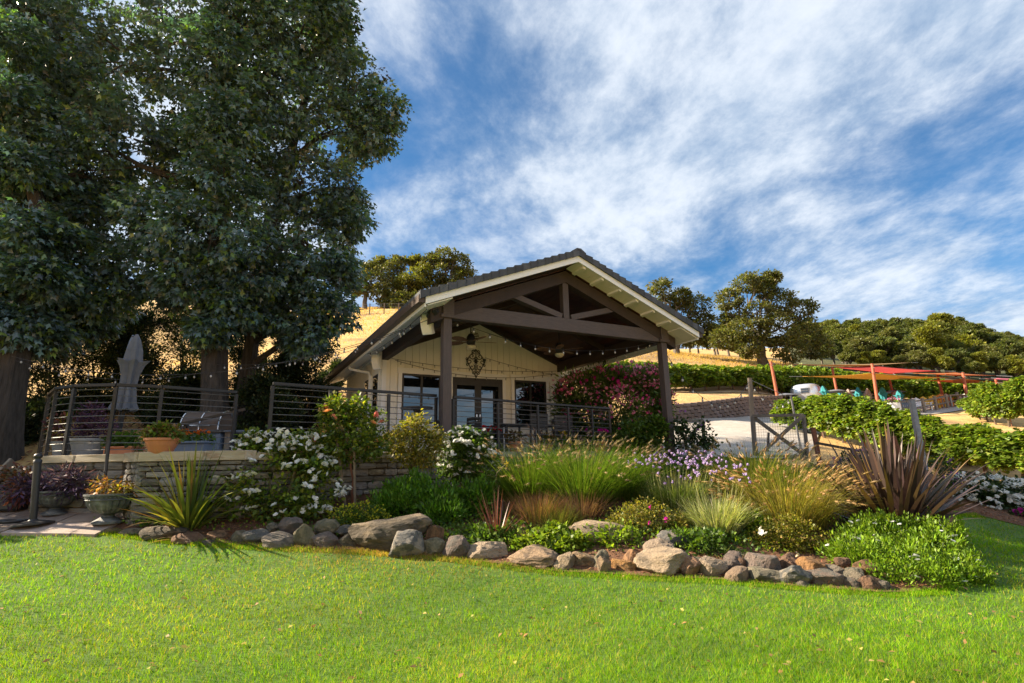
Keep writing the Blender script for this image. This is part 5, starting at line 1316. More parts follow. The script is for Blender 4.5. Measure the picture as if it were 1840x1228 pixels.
b = MB(); b.prism([(-1.2, .35), (1.3, .35), (1.3, .6), (.4, 1.0), (-1.0, .9), (-1.2, .6)], -.7, .7, T); b.build('sheet', M['white_paint'], tp, bevel=.04)
b = MB(); b.box(-1.2, 1.3, -.6, .6, .25, .345, T); b.build('frame', M['grey_gate'], tp)
for s in (-1, 1): b = MB(); b.tube([T(0.1, s * .62, .26), T(.1, s * .78, .26)], .26, 14); b.build('wheel', M['black_metal'], tp)

# ------------------------------------------------------------------ border rocks
ROCKM = {}
for nm, c1, c2, c3 in [('tan', (0.267, 0.176, 0.098), (0.370, 0.258, 0.154), (0.177, 0.126, 0.082)), ('grey', (0.170, 0.142, 0.107), (0.267, 0.221, 0.169), (0.111, 0.101, 0.077)), ('dark', (0.066, 0.054, 0.041), (0.148, 0.117, 0.087), (0.222, 0.170, 0.118)), ('brown', (0.185, 0.095, 0.047), (0.267, 0.151, 0.082), (0.103, 0.057, 0.030)), ('red', (.155, .112, .090), (.235, .180, .148), (.130, .120, .104)), ('green', (0.125, 0.117, 0.080), (0.214, 0.189, 0.128), (0.281, 0.233, 0.159)), ('blue', (0.088, 0.088, 0.087), (0.177, 0.170, 0.154), (0.310, 0.265, 0.205)), ('orange', (0.310, 0.151, 0.056), (0.399, 0.227, 0.107), (0.199, 0.107, 0.051)), ('pale', (0.325, 0.239, 0.149), (0.414, 0.315, 0.210), (0.236, 0.183, 0.128))]:
    ROCKM[nm] = pm('rock_' + nm, c1, c2, 7, .9, 1.0, 16, rnd=.12, c3=c3, c3scale=3.6, c3amt=(.50, .60), bdist=.06, detail=12)
def rock_mesh(seed, ang):
    r = random.Random(seed); bm = bmesh.new(); bmesh.ops.create_icosphere(bm, subdivisions=4, radius=1.0)
    planes = [(Vector((r.gauss(0, 1), r.gauss(0, 1), r.gauss(0, 1))).normalized(), r.uniform(.58, .84)) for _ in range(int(8 + ang * 12))]
    off = Vector((r.uniform(0, 50),) * 3)
    for v in bm.verts:
        co = v.co.copy(); co = Vector([math.copysign(abs(c) ** .78, c) for c in co]); co = co.normalized() * (.45 + .55 * co.length)
        for n, d in planes:
            k = co.dot(n) - d
            if k > 0: co -= n * k * (.72 + .28 * ang)
        nz = mnoise.fractal(co * 1.6 + off, 0.9, 2.0, 4) * .085 + mnoise.fractal(co * 5 + off, .8, 2.0, 4) * .045
        v.co = co * (1 + nz)
    lo = Vector((min(v.co[i] for v in bm.verts) for i in range(3))); hi = Vector((max(v.co[i] for v in bm.verts) for i in range(3)))
    for v in bm.verts: v.co = Vector(((v.co[i] - (lo[i] + hi[i]) / 2) / (hi[i] - lo[i]) for i in range(3)))
    me = bpy.data.meshes.new('rock'); bm.to_mesh(me); bm.free()
    return me
ROCKS = [
 (180, 221, 949, 968, 'tan', .3, 0, 'flat tan rock at the left tip of the rock border'), (217, 256, 949, 972, 'grey', .4, 0, 'pale grey rock second in the border, below the sword-leaved plant tips'), (260, 338, 944, 977, 'dark', .2, 0, 'big dark pitted rock below the yellow-green sword-leaved plant'),
 (316, 374, 957, 983, 'brown', .3, -.05, 'smooth two-toned brown rock leaning on the dark pitted rock'), (373, 410, 953, 981, 'brown', .2, .06, 'round red-brown cobble near the sword-leaved plant'), (361, 392, 970, 987, 'dark', .5, -.12, 'small dark rock low in front of the round red-brown cobble'),
 (412, 446, 953, 986, 'green', .7, 0, 'pointed grey-green rock right of the red-brown cobble'), (436, 493, 949, 985, 'blue', .5, .02, 'blue and buff veined rock beside the pointed grey-green rock'), (475, 537, 955, 983, 'grey', .5, 0, 'wide grey wedge of rock under the reddish one'),
 (479, 502, 939, 960, 'grey', .3, .22, 'small round grey rock perched beside the reddish angular rock'), (501, 543, 930, 961, 'red', .6, .22, 'reddish angular rock perched on top of the border below the white roses'), (533, 570, 941, 984, 'green', .7, .02, 'tall rough greenish rock below the white roses'),
 (566, 608, 932, 962, 'green', .2, .2, 'rounded olive rock perched above the dull red rock'), (565, 609, 956, 984, 'red', .5, 0, 'dull red rock under the rounded olive rock'), (605, 631, 943, 961, 'blue', .7, .18, 'small dark blue angular rock left of the huge boulder'), (609, 643, 959, 984, 'grey', .6, 0, 'buff grey rock at the left foot of the huge boulder'),
 (630, 772, 926, 992, 'dark', .75, .0, 'huge flat-topped dark boulder, the largest in the border'), (703, 760, 952, 993, 'blue', .7, -.12, 'triangular slate rock leaning on the front of the huge boulder'), (764, 797, 944, 975, 'brown', .8, .1, 'brown jagged rock at the right end of the huge boulder'),
 (759, 802, 966, 999, 'green', .7, -.03, 'lichen-spotted grey block right of the huge boulder'), (798, 845, 962, 1004, 'red', .1, 0, 'smooth rounded mauve rock with a sunlit patch'), (840, 909, 973, 1004, 'pale', .3, 0, 'long pale rock right of the smooth mauve rock'),
 (912, 1004, 981, 1024, 'tan', .5, 0, 'long sunlit tan rock in the middle of the border'), (993, 1033, 994, 1029, 'pale', .6, -.06, 'pale upright wedge of rock right of the long tan rock'), (1024, 1135, 936, 990, 'pale', .45, .75, 'large pale domed boulder lying in the bed behind the border'),
 (1030, 1080, 991, 1026, 'tan', .4, .02, 'rounded tan rock under the ivy clump'), (1064, 1093, 988, 1018, 'green', .3, .05, 'green-tinged upright rock among the tan ones'), (1074, 1098, 999, 1029, 'tan', .6, -.08, 'thin upright tan rock in front of the green-tinged one'),
 (1096, 1142, 1003, 1030, 'orange', .6, -.02, 'orange-brown broken rock in the middle of the border'), (1120, 1149, 986, 1018, 'orange', .2, .14, 'small orange oval cobble standing on edge'), (1142, 1237, 986, 1034, 'pale', .5, 0, 'large buff rock with a rough sunlit face'),
 (1157, 1210, 968, 1004, 'pale', .4, .32, 'pale round rock perched behind the large buff rock'), (1181, 1245, 953, 990, 'blue', .7, .62, 'blue-white craggy rock in the bed by the silver grass'), (1219, 1256, 1001, 1035, 'orange', .5, 0, 'orange tan rock leaning right of the large buff rock'), (1234, 1262, 1000, 1016, 'green', .3, .16, 'small flat green-grey rock on top of the border'),
 (1254, 1305, 999, 1044, 'pale', .15, 0, 'upright egg-shaped pale rock'), (1293, 1332, 991, 1027, 'red', .6, .10, 'pink angular rock right of the egg-shaped one'), (1303, 1344, 1019, 1047, 'tan', .4, -.04, 'small tan rock low beside the egg-shaped one'), (1326, 1342, 1000, 1024, 'brown', .4, .16, 'narrow brown rock wedged behind the pink one'),
 (1340, 1396, 992, 1021, 'red', .35, .12, 'broad red-brown rock resting on the dark green one'), (1341, 1406, 1018, 1048, 'green', .4, -.03, 'wide dark green rock at the lawn edge'), (1392, 1434, 993, 1019, 'brown', .6, .14, 'brown split rock under the yellow-green shrub'), (1400, 1452, 1014, 1046, 'blue', .6, -.02, 'blue-grey block with a pale corner'),
 (1432, 1478, 1000, 1023, 'orange', .3, .14, 'orange-brown rounded rock on the upper course'), (1444, 1509, 1020, 1057, 'red', .45, 0, 'large mauve rock leaning left at the lawn edge'), (1425, 1453, 1040, 1052, 'grey', .3, -.08, 'small grey rock at the lawn edge between the two larger ones'), (1475, 1519, 1014, 1034, 'grey', .25, .12, 'flat grey rock on the upper course near the green mound'),
 (1499, 1526, 1001, 1018, 'brown', .4, .24, 'small brown rock tucked under the green mound'), (1513, 1552, 1019, 1059, 'green', .5, .02, 'slanting greenish slab near the right end'), (1512, 1545, 1037, 1062, 'red', .4, -.08, 'small mauve rock at the foot of the slanting slab'), (1534, 1575, 1006, 1034, 'brown', .3, .2, 'rough red-brown rock perched near the right end'), (1545, 1581, 1033, 1066, 'brown', .5, -.02, 'brown block second from the right end of the border'), (1573, 1603, 1040, 1067, 'grey', .5, -.02, 'grey rock at the right end of the border')]
def build_rocks():
    for i, (x0, x1, y0, y1, mt, ang, back, lab) in enumerate(ROCKS):
        cx = (x0 + x1) / 2
        yl = float(np.interp(cx, [160, 200, 330, 480, 640, 800, 900, 1000, 1150, 1300, 1450, 1590, 1660], [959, 965, 979, 989, 996, 1008, 1015, 1031, 1038, 1050, 1060, 1070, 1072]))
        f = gpt(cx, yl + 1); Y = f[1] + .10 + back
        w = (x1 - x0) / FPX * Y; top = at(cx, y0, Y)[2]; bot = at(cx, y1, Y)[2]
        dp = min(w * .8, .55) if w < .7 else w * .5
        Yc = Y + dp * .18; k = Yc / Y
        c = at(cx, (y0 + y1) / 2, Yc); h = (top - bot) * k
        gz_ = hz(c[0], c[1]); z0 = c[2] - h / 2
        if back < .15 and z0 > gz_ - .03: h += z0 - (gz_ - .06); c[2] = (gz_ - .06) + h / 2
        o = inst('rock', rock_mesh(1000 + i, ang), None, c, (0, random.uniform(-.06, .06), random.uniform(-.15, .15)), (w * 1.04, dp * 1.0, h * 1.02))
        o.data.materials.append(ROCKM[mt]); tag(o, lab, 'rock', 'rocks of the garden border')
build_rocks()

# ------------------------------------------------------------------ garden plants
GREEN = [(.075, .135, .018), (.10, .17, .02), (.055, .105, .02)]
LIME = [(.18, .26, .02), (.23, .30, .025), (.13, .21, .02)]
ROSEPAL = [(.105, .165, .02), (.15, .21, .022), (.22, .24, .03), (.065, .115, .022)]
GOLDPAL = [(.26, .23, .03), (.19, .19, .03), (.32, .26, .05), (.13, .15, .03)]
DARKG = [(.03, .06, .018), (.045, .08, .02), (.025, .05, .018)]
def P3(px, py, Y): return at(px, py, Y)
def blobs_at(L, Y, dep=.8): return [(at(x, y, Y + dy), (rx / FPX * Y, min(rx, ry) / FPX * Y * dep, ry / FPX * Y)) for x, y, rx, ry, dy in L]
def base_at(px, Y): return onground(px, Y)
def shrub(name, label, cat, px, Y, blobs, nsub, nleaf, L, W_, pal, seed, droop=-.1, sub=.09, mat='leaf', stem=True, group=None, shell=(.35, 1.05), sprayjit=.2, up=0.0, jit=.18):
    rng = np.random.default_rng(seed); b = base_at(px, Y); t = thing(name, label, cat, b, group); bl = blobs_at(blobs, Y)
    if stem: stems(t, b, [c + RNG.normal(0, .03, 3) for c, r in bl for _ in range(2)], .012)
    foliage('leaves', t, bl, nsub, nleaf, L, W_, pal, rng, sub_r=sub, droop=droop, mat=mat, shell=shell, sprayjit=sprayjit, updir=up, zmin=None, jit=jit)
    return t, bl, rng
def strap_plant(name, label, px, py, Y, n, Lr, W_, pal, seed, up=(.35, 1.0), bend=(.2, 1.5), mat='strap', spread=.08, segs=7, bias=None):
    rng = np.random.default_rng(seed); b = base_at(px, Y); t = thing(name, label, 'plant', b)
    d, a = fan(n, 0, rng, up)
    if bias is not None: d = norm(d + np.array(bias))
    B = b + np.stack([np.cos(a), np.sin(a), np.zeros(n)], 1) * rng.uniform(0, spread, (n, 1)) - [0, 0, .02]
    el = np.arcsin(np.clip(d[:, 2], -1, 1)); L = rng.uniform(*Lr, n) * (.6 + .45 * np.sin(el)); bd = rng.uniform(*bend, n) * (1.25 - np.sin(el) * .9)
    V, F, m, tip, td = blade_geo(B, d, L, W_ * rng.uniform(.7, 1.2, n), bd, segs, rng)
    c = np.repeat(pick(pal, n, rng, .16), m, 0)
    # leaf edges keep a paler margin towards the tip
    npf = segs
    np_mesh('leaf_blades', V, F, M[mat], t, c)
    return t
# yellow-green flax, left
PHY = [(.13, .17, .025), (.09, .14, .022), (.20, .21, .035), (.20, .13, .04), (.07, .11, .02), (.32, .31, .05), (.10, .15, .022)]
strap_plant('sword_leaved_plant', 'yellow-green sword-leaved plant in front of the stone pier', 338, 940, 7.55, 135, (.80, 1.2), .056, PHY, 21, (.30, 1.0), (.2, 1.6), spread=.12)
PHB = [(.055, .036, .034), (.08, .052, .05), (.11, .075, .07), (.04, .027, .026), (.055, .036, .034), (.08, .05, .045), (.22, .14, .05), (.075, .05, .04)]
strap_plant('sword_leaved_plant', 'large bronze-purple sword-leaved plant on the right', 1612, 948, 7.8, 250, (1.0, 1.55), .085, PHB, 22, (.30, 1.0), (.03, .8), spread=.24)
strap_plant('sword_leaved_plant', 'small reddish spiky plant in the bed right of the huge boulder', 893, 962, 7.35, 46, (.45, .74), .018, [(.16, .06, .05), (.22, .09, .07), (.10, .04, .04)], 23, (.45, 1.0), (.0, .5), spread=.05)
# fallen dry straps below the flax
strap_plant('dry_leaves', 'fallen buff dry leaves over the dark pitted rock', 345, 960, 7.25, 7, (.5, .8), .03, [(.42, .28, .17), (.5, .36, .24)], 24, (.05, .3), (.6, 1.2))
# roses
t, bl, rg = shrub('white_rose_bush', 'big white-flowered rose bush beside the yellow-green sword-leaved plant', 'rose bush', 505, 8.0,
    [(500, 870, 75, 60, 0), (440, 890, 45, 45, -.1), (560, 880, 48, 55, 0), (480, 815, 48, 34, .1), (540, 810, 44, 30, .1), (430, 840, 30, 28, .1), (500, 915, 85, 30, -.15), (455, 795, 18, 16, .1), (570, 830, 25, 25, .2)], 62, 15, .062, .044, ROSEPAL, 31, sub=.11)
blooms(t, 'white', surf_pts(bl, 84, rg, up=.35), 1.05, rng=rg); blooms(t, 'white1', surf_pts(bl, 34, rg, up=-.3), .9, rng=rg)
_tp = [at(x, y, 8.0 + random.uniform(-.2, .2)) for x, y in [(462, 790), (440, 800), (505, 777), (520, 785), (470, 820), (428, 812), (560, 795), (575, 805), (548, 800)]]
blooms(t, 'white', _tp, 1.0, rng=rg)
def standard_rose(label, px, Y, blobs, pal, seed, bl_kind, nbl, stems_px, tied=False, L=.06, sc=1.0):
    rng = np.random.default_rng(seed); b = base_at(px, Y); t = thing('standard_rose', label, 'rose bush', b); bl = blobs_at(blobs, Y)
    top = at(px, stems_px, Y); mb = MB(); mb.tube(limb_path(b - [0, 0, .05], top, rng, .1, 6), [.022, .02, .02, .018, .016, .014], 7); mb.build('trunk', M['brown_post'], t)
    if tied:
        for dx in (-.05, .07):
            mb = MB(); mb.beam(b + [dx, -.05, -.1], at(px, stems_px - 30, Y) + [dx * 2.2 - .1, -.05, 0], .03, .03); mb.build('stake', M['twig'], t)
    stems(t, top, [c for c, r in bl for _ in range(3)], .010)
    foliage('leaves', t, bl, 46, 15, L, L * .7, pal, rng, sub_r=.12, droop=-.15, shell=(.35, 1.2))
    blooms(t, bl_kind, surf_pts(bl, nbl, rng, up=.0), sc, rng=rng)
    return t, bl, rng
standard_rose('tall rose bush with peach and orange blooms in front of the deck railing', 632, 8.35, [(615, 760, 40, 40, 0), (650, 780, 38, 44, 0), (590, 790, 26, 26, 0), (612, 810, 36, 22, 0), (640, 745, 26, 22, .1), (600, 735, 22, 18, 0), (665, 800, 22, 20, 0)], ROSEPAL, 32, 'peach', 24, 820, True, .062, 1.35)
t2, bl2, rg2 = standard_rose('golden-leaved standard rose in front of the tall porch post', 742, 8.75, [(735, 790, 34, 32, 0), (765, 800, 28, 30, 0), (715, 800, 20, 24, 0), (745, 765, 24, 16, 0), (755, 825, 26, 14, 0), (780, 790, 14, 16, 0)], GOLDPAL, 33, 'cream', 22, 838, False, .05)
t, bl, rg = shrub('white_rose_bush', 'rounded white rose bush below the porch, right of the golden-leaved rose', 'rose bush', 842, 9.2,
    [(840, 815, 44, 38, 0), (810, 835, 22, 30, 0), (870, 830, 24, 30, 0), (840, 850, 44, 24, 0), (835, 790, 30, 18, 0)], 60, 15, .06, .042, GREEN, 34, sub=.10)
blooms(t, 'white', surf_pts(bl, 54, rg, up=.3), .98, rng=rg)
# leafy green perennials along the wall
for k, (lab, L_) in enumerate([('dense upright green leaf clump at the foot of the stone wall, left part', [(705, 895, 30, 26, 0), (735, 905, 34, 28, -.2), (690, 915, 22, 18, -.2)]), ('dense upright green leaf clump behind the huge boulder', [(765, 895, 34, 30, 0), (745, 880, 30, 22, .3), (790, 910, 30, 26, -.2)]), ('dense bright green leaf clump beside the small reddish spiky plant', [(820, 900, 34, 28, 0), (850, 905, 30, 26, -.1), (870, 890, 16, 20, 0), (800, 925, 40, 16, -.4)])]):
    rng = np.random.default_rng(40 + k); Y = 8.2; b = base_at(L_[0][0], Y); t = thing('leafy_perennial', lab, 'plant', b, 'green leaf clumps under the wall'); bl = blobs_at(L_, Y)
    for _ in range(2):
        pass
    foliage('leaves', t, bl, 75, 16, .075, .026, [(.085, .19, .014), (.115, .24, .018), (.06, .14, .014)], rng, sub_r=.085, droop=.9, shell=(.3, 1.05), flat=1.6)
t, bl, rg = shrub('yellow_ground_cover', 'low mat of tiny yellow flowers left of the huge boulder', 'plant', 648, 7.6, [(625, 925, 26, 14, 0), (655, 922, 30, 16, 0), (680, 930, 16, 10, 0), (640, 938, 34, 8, -.1)], 60, 9, .035, .02, GREEN, 45, sub=.06, stem=False)
P, Dd, I = clump_points([(c, np.array(r) * 1.06) for c, r in bl], 90, 2, rg, .05, (.95, 1.03)); V, F = leaf_geo(P, Dd, .028, .028, rg); np_mesh('yellow_flowers', V, F, M['petal'], t, np.repeat(pick([(.50, .48, .03), (.40, .40, .03)], len(P), rg, .1), 4, 0))
# grasses
def grass_clump(label, px, Y, R, h, n, pal, seed, plumes=0, ppal=None, w=.007, up=(.45, 1.0), bend=(.5, 1.3), name='ornamental_grass', plen=.11, prad=.013, group=None, pup=(.5, .95), plume_L=.86):
    rng = np.random.default_rng(seed); b = base_at(px, Y); t = thing(name, label, 'grass clump', b, group)
    d, a = fan(n, 0, rng, up); B = b + np.stack([np.cos(a), np.sin(a), np.zeros(n)], 1) * (rng.uniform(0, 1, (n, 1)) ** .6 * R * .45); B[:, 2] = b[2] - .03
    V, F, m, tip, td = blade_geo(B, d, h * rng.uniform(.6, 1.15, n), w * rng.uniform(.7, 1.3, n), rng.uniform(*bend, n), 5, rng)
    np_mesh('blades', V, F, M['blade'], t, np.repeat(pick(pal, n, rng, .2), m, 0))
    if plumes:
        d, a = fan(plumes, 0, rng, pup); B = b + np.stack([np.cos(a), np.sin(a), np.zeros(plumes)], 1) * (rng.uniform(0, 1, (plumes, 1)) ** .6 * R * .4)
        V, F, m, tip, td = blade_geo(B, d, h * plume_L * rng.uniform(.75, 1.12, plumes), .004, rng.uniform(.3, 1.0, plumes), 5, rng, taper=.2)
        np_mesh('flower_stems', V, F, M['blade'], t, np.repeat(pick(ppal, plumes, rng, .12) * .8, m, 0))
        V1, F1, m1 = spindle_geo(tip - td * plen * .3, td + [0, 0, -.15], plen * rng.uniform(.7, 1.25, plumes), prad, rng)
        # bristles round each seed head
        nb = 22; Pb = np.repeat(tip - td * plen * .3, nb, 0) + np.repeat(norm(td + [0, 0, -.15]), nb, 0) * (rng.uniform(0, plen, (plumes * nb, 1))); Db = np.repeat(td, nb, 0) * .8 + rdirs(plumes * nb, rng)
        V2, F2 = leaf_geo(Pb, Db, .034, .0042, rng, 0)
        c = pick(ppal, plumes, rng, .12)
        np_mesh('plumes', np.concatenate([V1, V2]), [F1, F2 + len(V1)], M['blade'], t, np.concatenate([np.repeat(c, m1, 0), np.repeat(np.repeat(c, nb, 0), 4, 0)]))
    return t
FG = [(.10, .18, .022), (.13, .21, .028), (.17, .23, .04), (.07, .135, .02)]
PLM = [(.34, .26, .17), (.29, .21, .14), (.40, .31, .20)]
grass_clump('green fountain grass with tan plumes just right of the white rose, under the porch', 955, 8.9, 1.0, .95, 2400, FG, 51, 110, PLM)
grass_clump('wide green fountain grass with many plumes in the middle of the bed', 1045, 8.5, 1.1, .98, 2800, FG, 52, 150, PLM)
grass_clump('green fountain grass leaning towards the purple flowers', 1115, 8.8, .9, .85, 1900, FG, 53, 80, PLM)
grass_clump('tall fountain grass with pinkish plumes against the deck edge', 1000, 9.9, .7, 1.0, 900, FG, 54, 80, [(.33, .23, .20), (.38, .28, .24)], pup=(.7, 1.0))
GG = [(.34, .29, .075), (.26, .25, .06), (.42, .33, .12), (.18, .20, .05)]
grass_clump('golden fountain grass with dense tan plumes, left of the bronze plant', 1415, 7.9, 1.1, .88, 2600, GG, 55, 320, [(.46, .30, .14), (.40, .26, .12), (.50, .36, .19)], bend=(.7, 1.6), plen=.13)
grass_clump('green-gold fountain grass rising behind the purple flowers', 1355, 8.7, 1.0, .98, 2200, [(.16, .20, .04), (.22, .24, .05), (.11, .16, .03)], 56, 110, [(.34, .25, .18), (.29, .21, .15)], pup=(.65, 1.0))
RG = [(.22, .10, .085), (.16, .075, .07), (.26, .16, .08), (.10, .09, .04)]
grass_clump('low reddish grass tuft right of the small spiky plant', 965, 7.9, .65, .46, 1300, RG, 57, 0, up=(.5, 1.0), bend=(.2, .9), w=.005)
grass_clump('purplish low grass tuft behind the pale domed boulder', 1045, 7.9, .6, .44, 1200, [(.16, .085, .085), (.12, .06, .065), (.2, .12, .1)], 58, 0, up=(.5, 1.0), bend=(.2, .9), w=.005)
grass_clump('low green-brown grass tuft left of the pale domed boulder', 1000, 7.6, .5, .40, 1000, [(.10, .12, .03), (.16, .13, .05), (.07, .09, .03)], 59, 0, up=(.5, 1.0), bend=(.3, 1.0), w=.005)
# society garlic: strap leaves with mauve flower heads
def garlic(label, px, Y, R, h, n, pal, seed, heads):
    rng = np.random.default_rng(seed); t = grass_clump(label, px, Y, R, h * .80, n, pal, seed, 0, w=.010, up=(.5, 1.0), bend=(.3, 1.4), name='mauve_flowering_plant'); b = ORIG[t.name]
    t['category'] = 'plant'
    d, a = fan(heads, 0, rng, (.72, 1.0)); B = b + np.stack([np.cos(a), np.sin(a), np.zeros(heads)], 1) * (rng.uniform(0, 1, (heads, 1)) ** .6 * R * .55)
    V, F, m, tip, td = blade_geo(B, d, h * rng.uniform(.85, 1.15, heads), .006, rng.uniform(0, .35, heads), 4, rng, taper=.2)
    np_mesh('flower_stems', V, F, M['blade'], t, np.repeat(pick([(.30, .32, .16), (.38, .36, .2)], heads, rng, .1), m, 0))
    nf = 11; Pb = np.repeat(tip, nf, 0); Db = rdirs(heads * nf, rng) + [0, 0, .25]; V, F, m = spindle_geo(Pb, Db, .026, .0085, rng)
    np_mesh('flower_heads', V, F, M['petal'], t, np.repeat(pick([(.42, .30, .62), (.50, .38, .66), (.36, .24, .55), (.56, .46, .62)], heads * nf, rng, .1), m, 0))
garlic('mauve-flowered clump behind, right of the fountain grass', 1215, 8.2, .85, .56, 1500, [(.15, .20, .06), (.20, .24, .09), (.10, .15, .04)], 61, 120)
garlic('pale silvery mauve-flowered clump in front by the craggy rock', 1288, 7.4, .62, .62, 1500, [(.42, .43, .24), (.34, .37, .17), (.50, .50, .32), (.22, .26, .10)], 62, 50)
grass_clump('small silvery trailing grass tuft behind the egg-shaped rock', 1300, 6.75, .25, .22, 260, [(.32, .36, .22), (.24, .28, .14)], 63, 0, up=(.2, .7), bend=(.5, 1.4), w=.007)
# golden low bush with magenta flowers
t, bl, rg = shrub('golden_bush', 'golden-leaved low bush with a few magenta flowers behind the pale boulder', 'bush', 1160, 7.4, [(1135, 932, 40, 26, 0), (1180, 937, 42, 26, 0), (1115, 950, 28, 20, 0), (1215, 945, 28, 20, 0), (1165, 962, 48, 16, -.1), (1160, 918, 30, 16, .2)], 75, 12, .036, .02, GOLDPAL, 64, sub=.07)
blooms(t, 'magenta', [at(1168, 912, 7.25), at(1168, 940, 7.15), at(1155, 970, 7.1), at(1195, 935, 7.2)], .9, rng=rg)
t, bl, rg = shrub('ivy_clump', 'lime-green trailing clump spilling over the rocks by the pale domed boulder', 'plant', 985, 7.0, [(970, 975, 44, 18, 0), (1010, 975, 34, 20, .05), (940, 985, 30, 10, 0), (1040, 980, 26, 14, .02), (990, 992, 40, 10, -.12), (1000, 955, 22, 10, .2)], 60, 11, .052, .042, LIME, 65, sub=.07, stem=False)
t, bl, rg = shrub('yellow_green_shrub', 'yellow-green small-leaved shrub with one white bloom above the brown split rock', 'shrub', 1420, 7.0, [(1400, 960, 36, 28, 0), (1440, 970, 40, 28, 0), (1375, 975, 24, 22, 0), (1470, 980, 24, 24, 0), (1420, 985, 48, 16, -.1), (1420, 945, 26, 16, .1)], 80, 12, .034, .02, [(.20, .21, .02), (.26, .25, .03), (.14, .16, .02), (.30, .22, .06)], 66, sub=.075)
blooms(t, 'white', [at(1373, 958, 6.75)], 1.0, rng=rg); blooms(t, 'cream', [at(1434, 1000, 6.7), at(1432, 996, 6.7)], 1.0, rng=rg)
# the big green mound with small white daisies
def mound():
    L_ = [(1560, 975, 60, 34, 0), (1620, 975, 60, 36, .1), (1530, 1000, 40, 28, -.3), (1600, 1012, 70, 34, -.5), (1675, 1000, 60, 40, -.3), (1715, 1030, 44, 28, -.5), (1650, 1038, 80, 24, -.8), (1580, 950, 50, 18, .2), (1650, 955, 40, 18, .2), (1735, 1045, 34, 16, -.7), (1690, 965, 40, 24, .1)]
    rng = np.random.default_rng(67); Y = 6.9; t = thing('daisy_mound', 'broad bright green mound dotted with small white daisies at the right end of the rocks', 'bush', base_at(1620, Y)); bl = blobs_at(L_, Y, 1.1)
    foliage('leaves', t, bl, 125, 17, .05, .019, [(.14, .24, .012), (.18, .28, .016), (.10, .18, .012)], rng, sub_r=.085, droop=.75, shell=(.45, 1.05), flat=1.3)
    blooms(t, 'daisy', surf_pts(bl, 52, rng, up=.2), .9, 'daisy', rng)
mound()
# right border
t, bl, rg = shrub('white_flowering_shrub', 'shaded wide shrub thick with white flower clusters in the right-hand bed', 'shrub', 1775, 11.2, [(1740, 885, 40, 26, 0), (1790, 885, 42, 26, 0), (1830, 890, 36, 26, .2), (1770, 905, 60, 26, -.1), (1870, 895, 40, 28, .2), (1715, 885, 20, 18, .2)], 60, 14, .08, .055, DARKG, 68, sub=.16)
blooms(t, 'white', surf_pts(bl, 120, rg, up=.25), 1.25, rng=rg); blooms(t, 'red', [at(x, y, 10.8) for x, y in [(1712, 906), (1708, 912), (1722, 909), (1834, 922)]], 1.6, rng=rg)
t, bl, rg = shrub('pink_flowering_plant', 'pink and red flowering plant at the right edge below the white shrub', 'plant', 1842, 10.6, [(1842, 930, 16, 14, 0), (1862, 925, 20, 18, 0)], 30, 12, .07, .05, DARKG, 69, sub=.12); blooms(t, 'magenta', surf_pts(bl, 12, rg), 1.7, rng=rg)
t, bl, rg = shrub('violet_flowering_plant', 'violet and white flowering plant between the gate and the bronze sword-leaved plant', 'plant', 1550, 11.0, [(1530, 835, 24, 16, 0), (1560, 825, 26, 16, .2), (1590, 840, 20, 16, 0), (1545, 850, 40, 14, 0)], 40, 12, .065, .045, DARKG, 70, sub=.12); blooms(t, 'violet', surf_pts(bl, 40, rg, up=.1), 1.3, rng=rg)
t, bl, rg = shrub('red_leaved_plant', 'small plant with dark red flowers beside the lower fence post', 'plant', 1500, 11.6, [(1500, 856, 22, 12, 0), (1480, 850, 14, 10, 0)], 30, 10, .06, .04, DARKG, 71, sub=.1); blooms(t, 'red', surf_pts(bl, 9, rg), 1.2, rng=rg)
t, bl, rg = shrub('climbing_rose', 'sparse violet-flowered climber behind the bronze sword-leaved plant', 'plant', 1690, 10.8, [(1690, 835, 18, 26, 0), (1705, 860, 16, 20, 0)], 24, 9, .06, .04, DARKG, 72, sub=.12); blooms(t, 'violet', surf_pts(bl, 10, rg), 1.1, rng=rg)
# oleander and the greenery by the right porch post
rgo = np.random.default_rng(73); ol = thing('pink_flowering_bush', 'large pink flowering bush filling the space right of the porch', 'bush', base_at(1100, 15.5))
blo = blobs_at([(1045, 705, 40, 34, 0), (1090, 690, 42, 30, 0), (1130, 685, 40, 26, 0), (1165, 690, 30, 30, 0), (1060, 745, 46, 40, -.2), (1110, 740, 50, 44, -.3), (1160, 740, 34, 40, 0), (1185, 725, 18, 26, 0), (1020, 730, 20, 40, 0), (1090, 785, 60, 30, -.2), (1150, 790, 40, 30, 0), (1030, 780, 24, 30, 0)], 15.5, .9)
stems(ol, ORIG[ol.name], [c for c, r in blo for _ in range(2)], .03)
foliage('leaves', ol, blo, 100, 19, .15, .042, [(.065, .11, .03), (.09, .15, .035), (.11, .17, .035)], rgo, sub_r=.22, droop=.2, shell=(.4, 1.05))
blooms(ol, 'pink', surf_pts(blo[:8], 190, rgo, up=.35), 1.9, rng=rgo); blooms(ol, 'magenta', surf_pts(blo, 50, rgo, up=-.2), 1.8, rng=rgo)
t, bl, rg = shrub('green_shrub', 'dark green leafy shrub at the foot of the right porch post', 'shrub', 1150, 12.4, [(1145, 780, 34, 32, 0), (1175, 790, 24, 32, 0), (1125, 800, 24, 26, 0), (1160, 815, 34, 22, 0), (1180, 770, 14, 18, 0)], 52, 14, .085, .055, GREEN, 74, sub=.14)
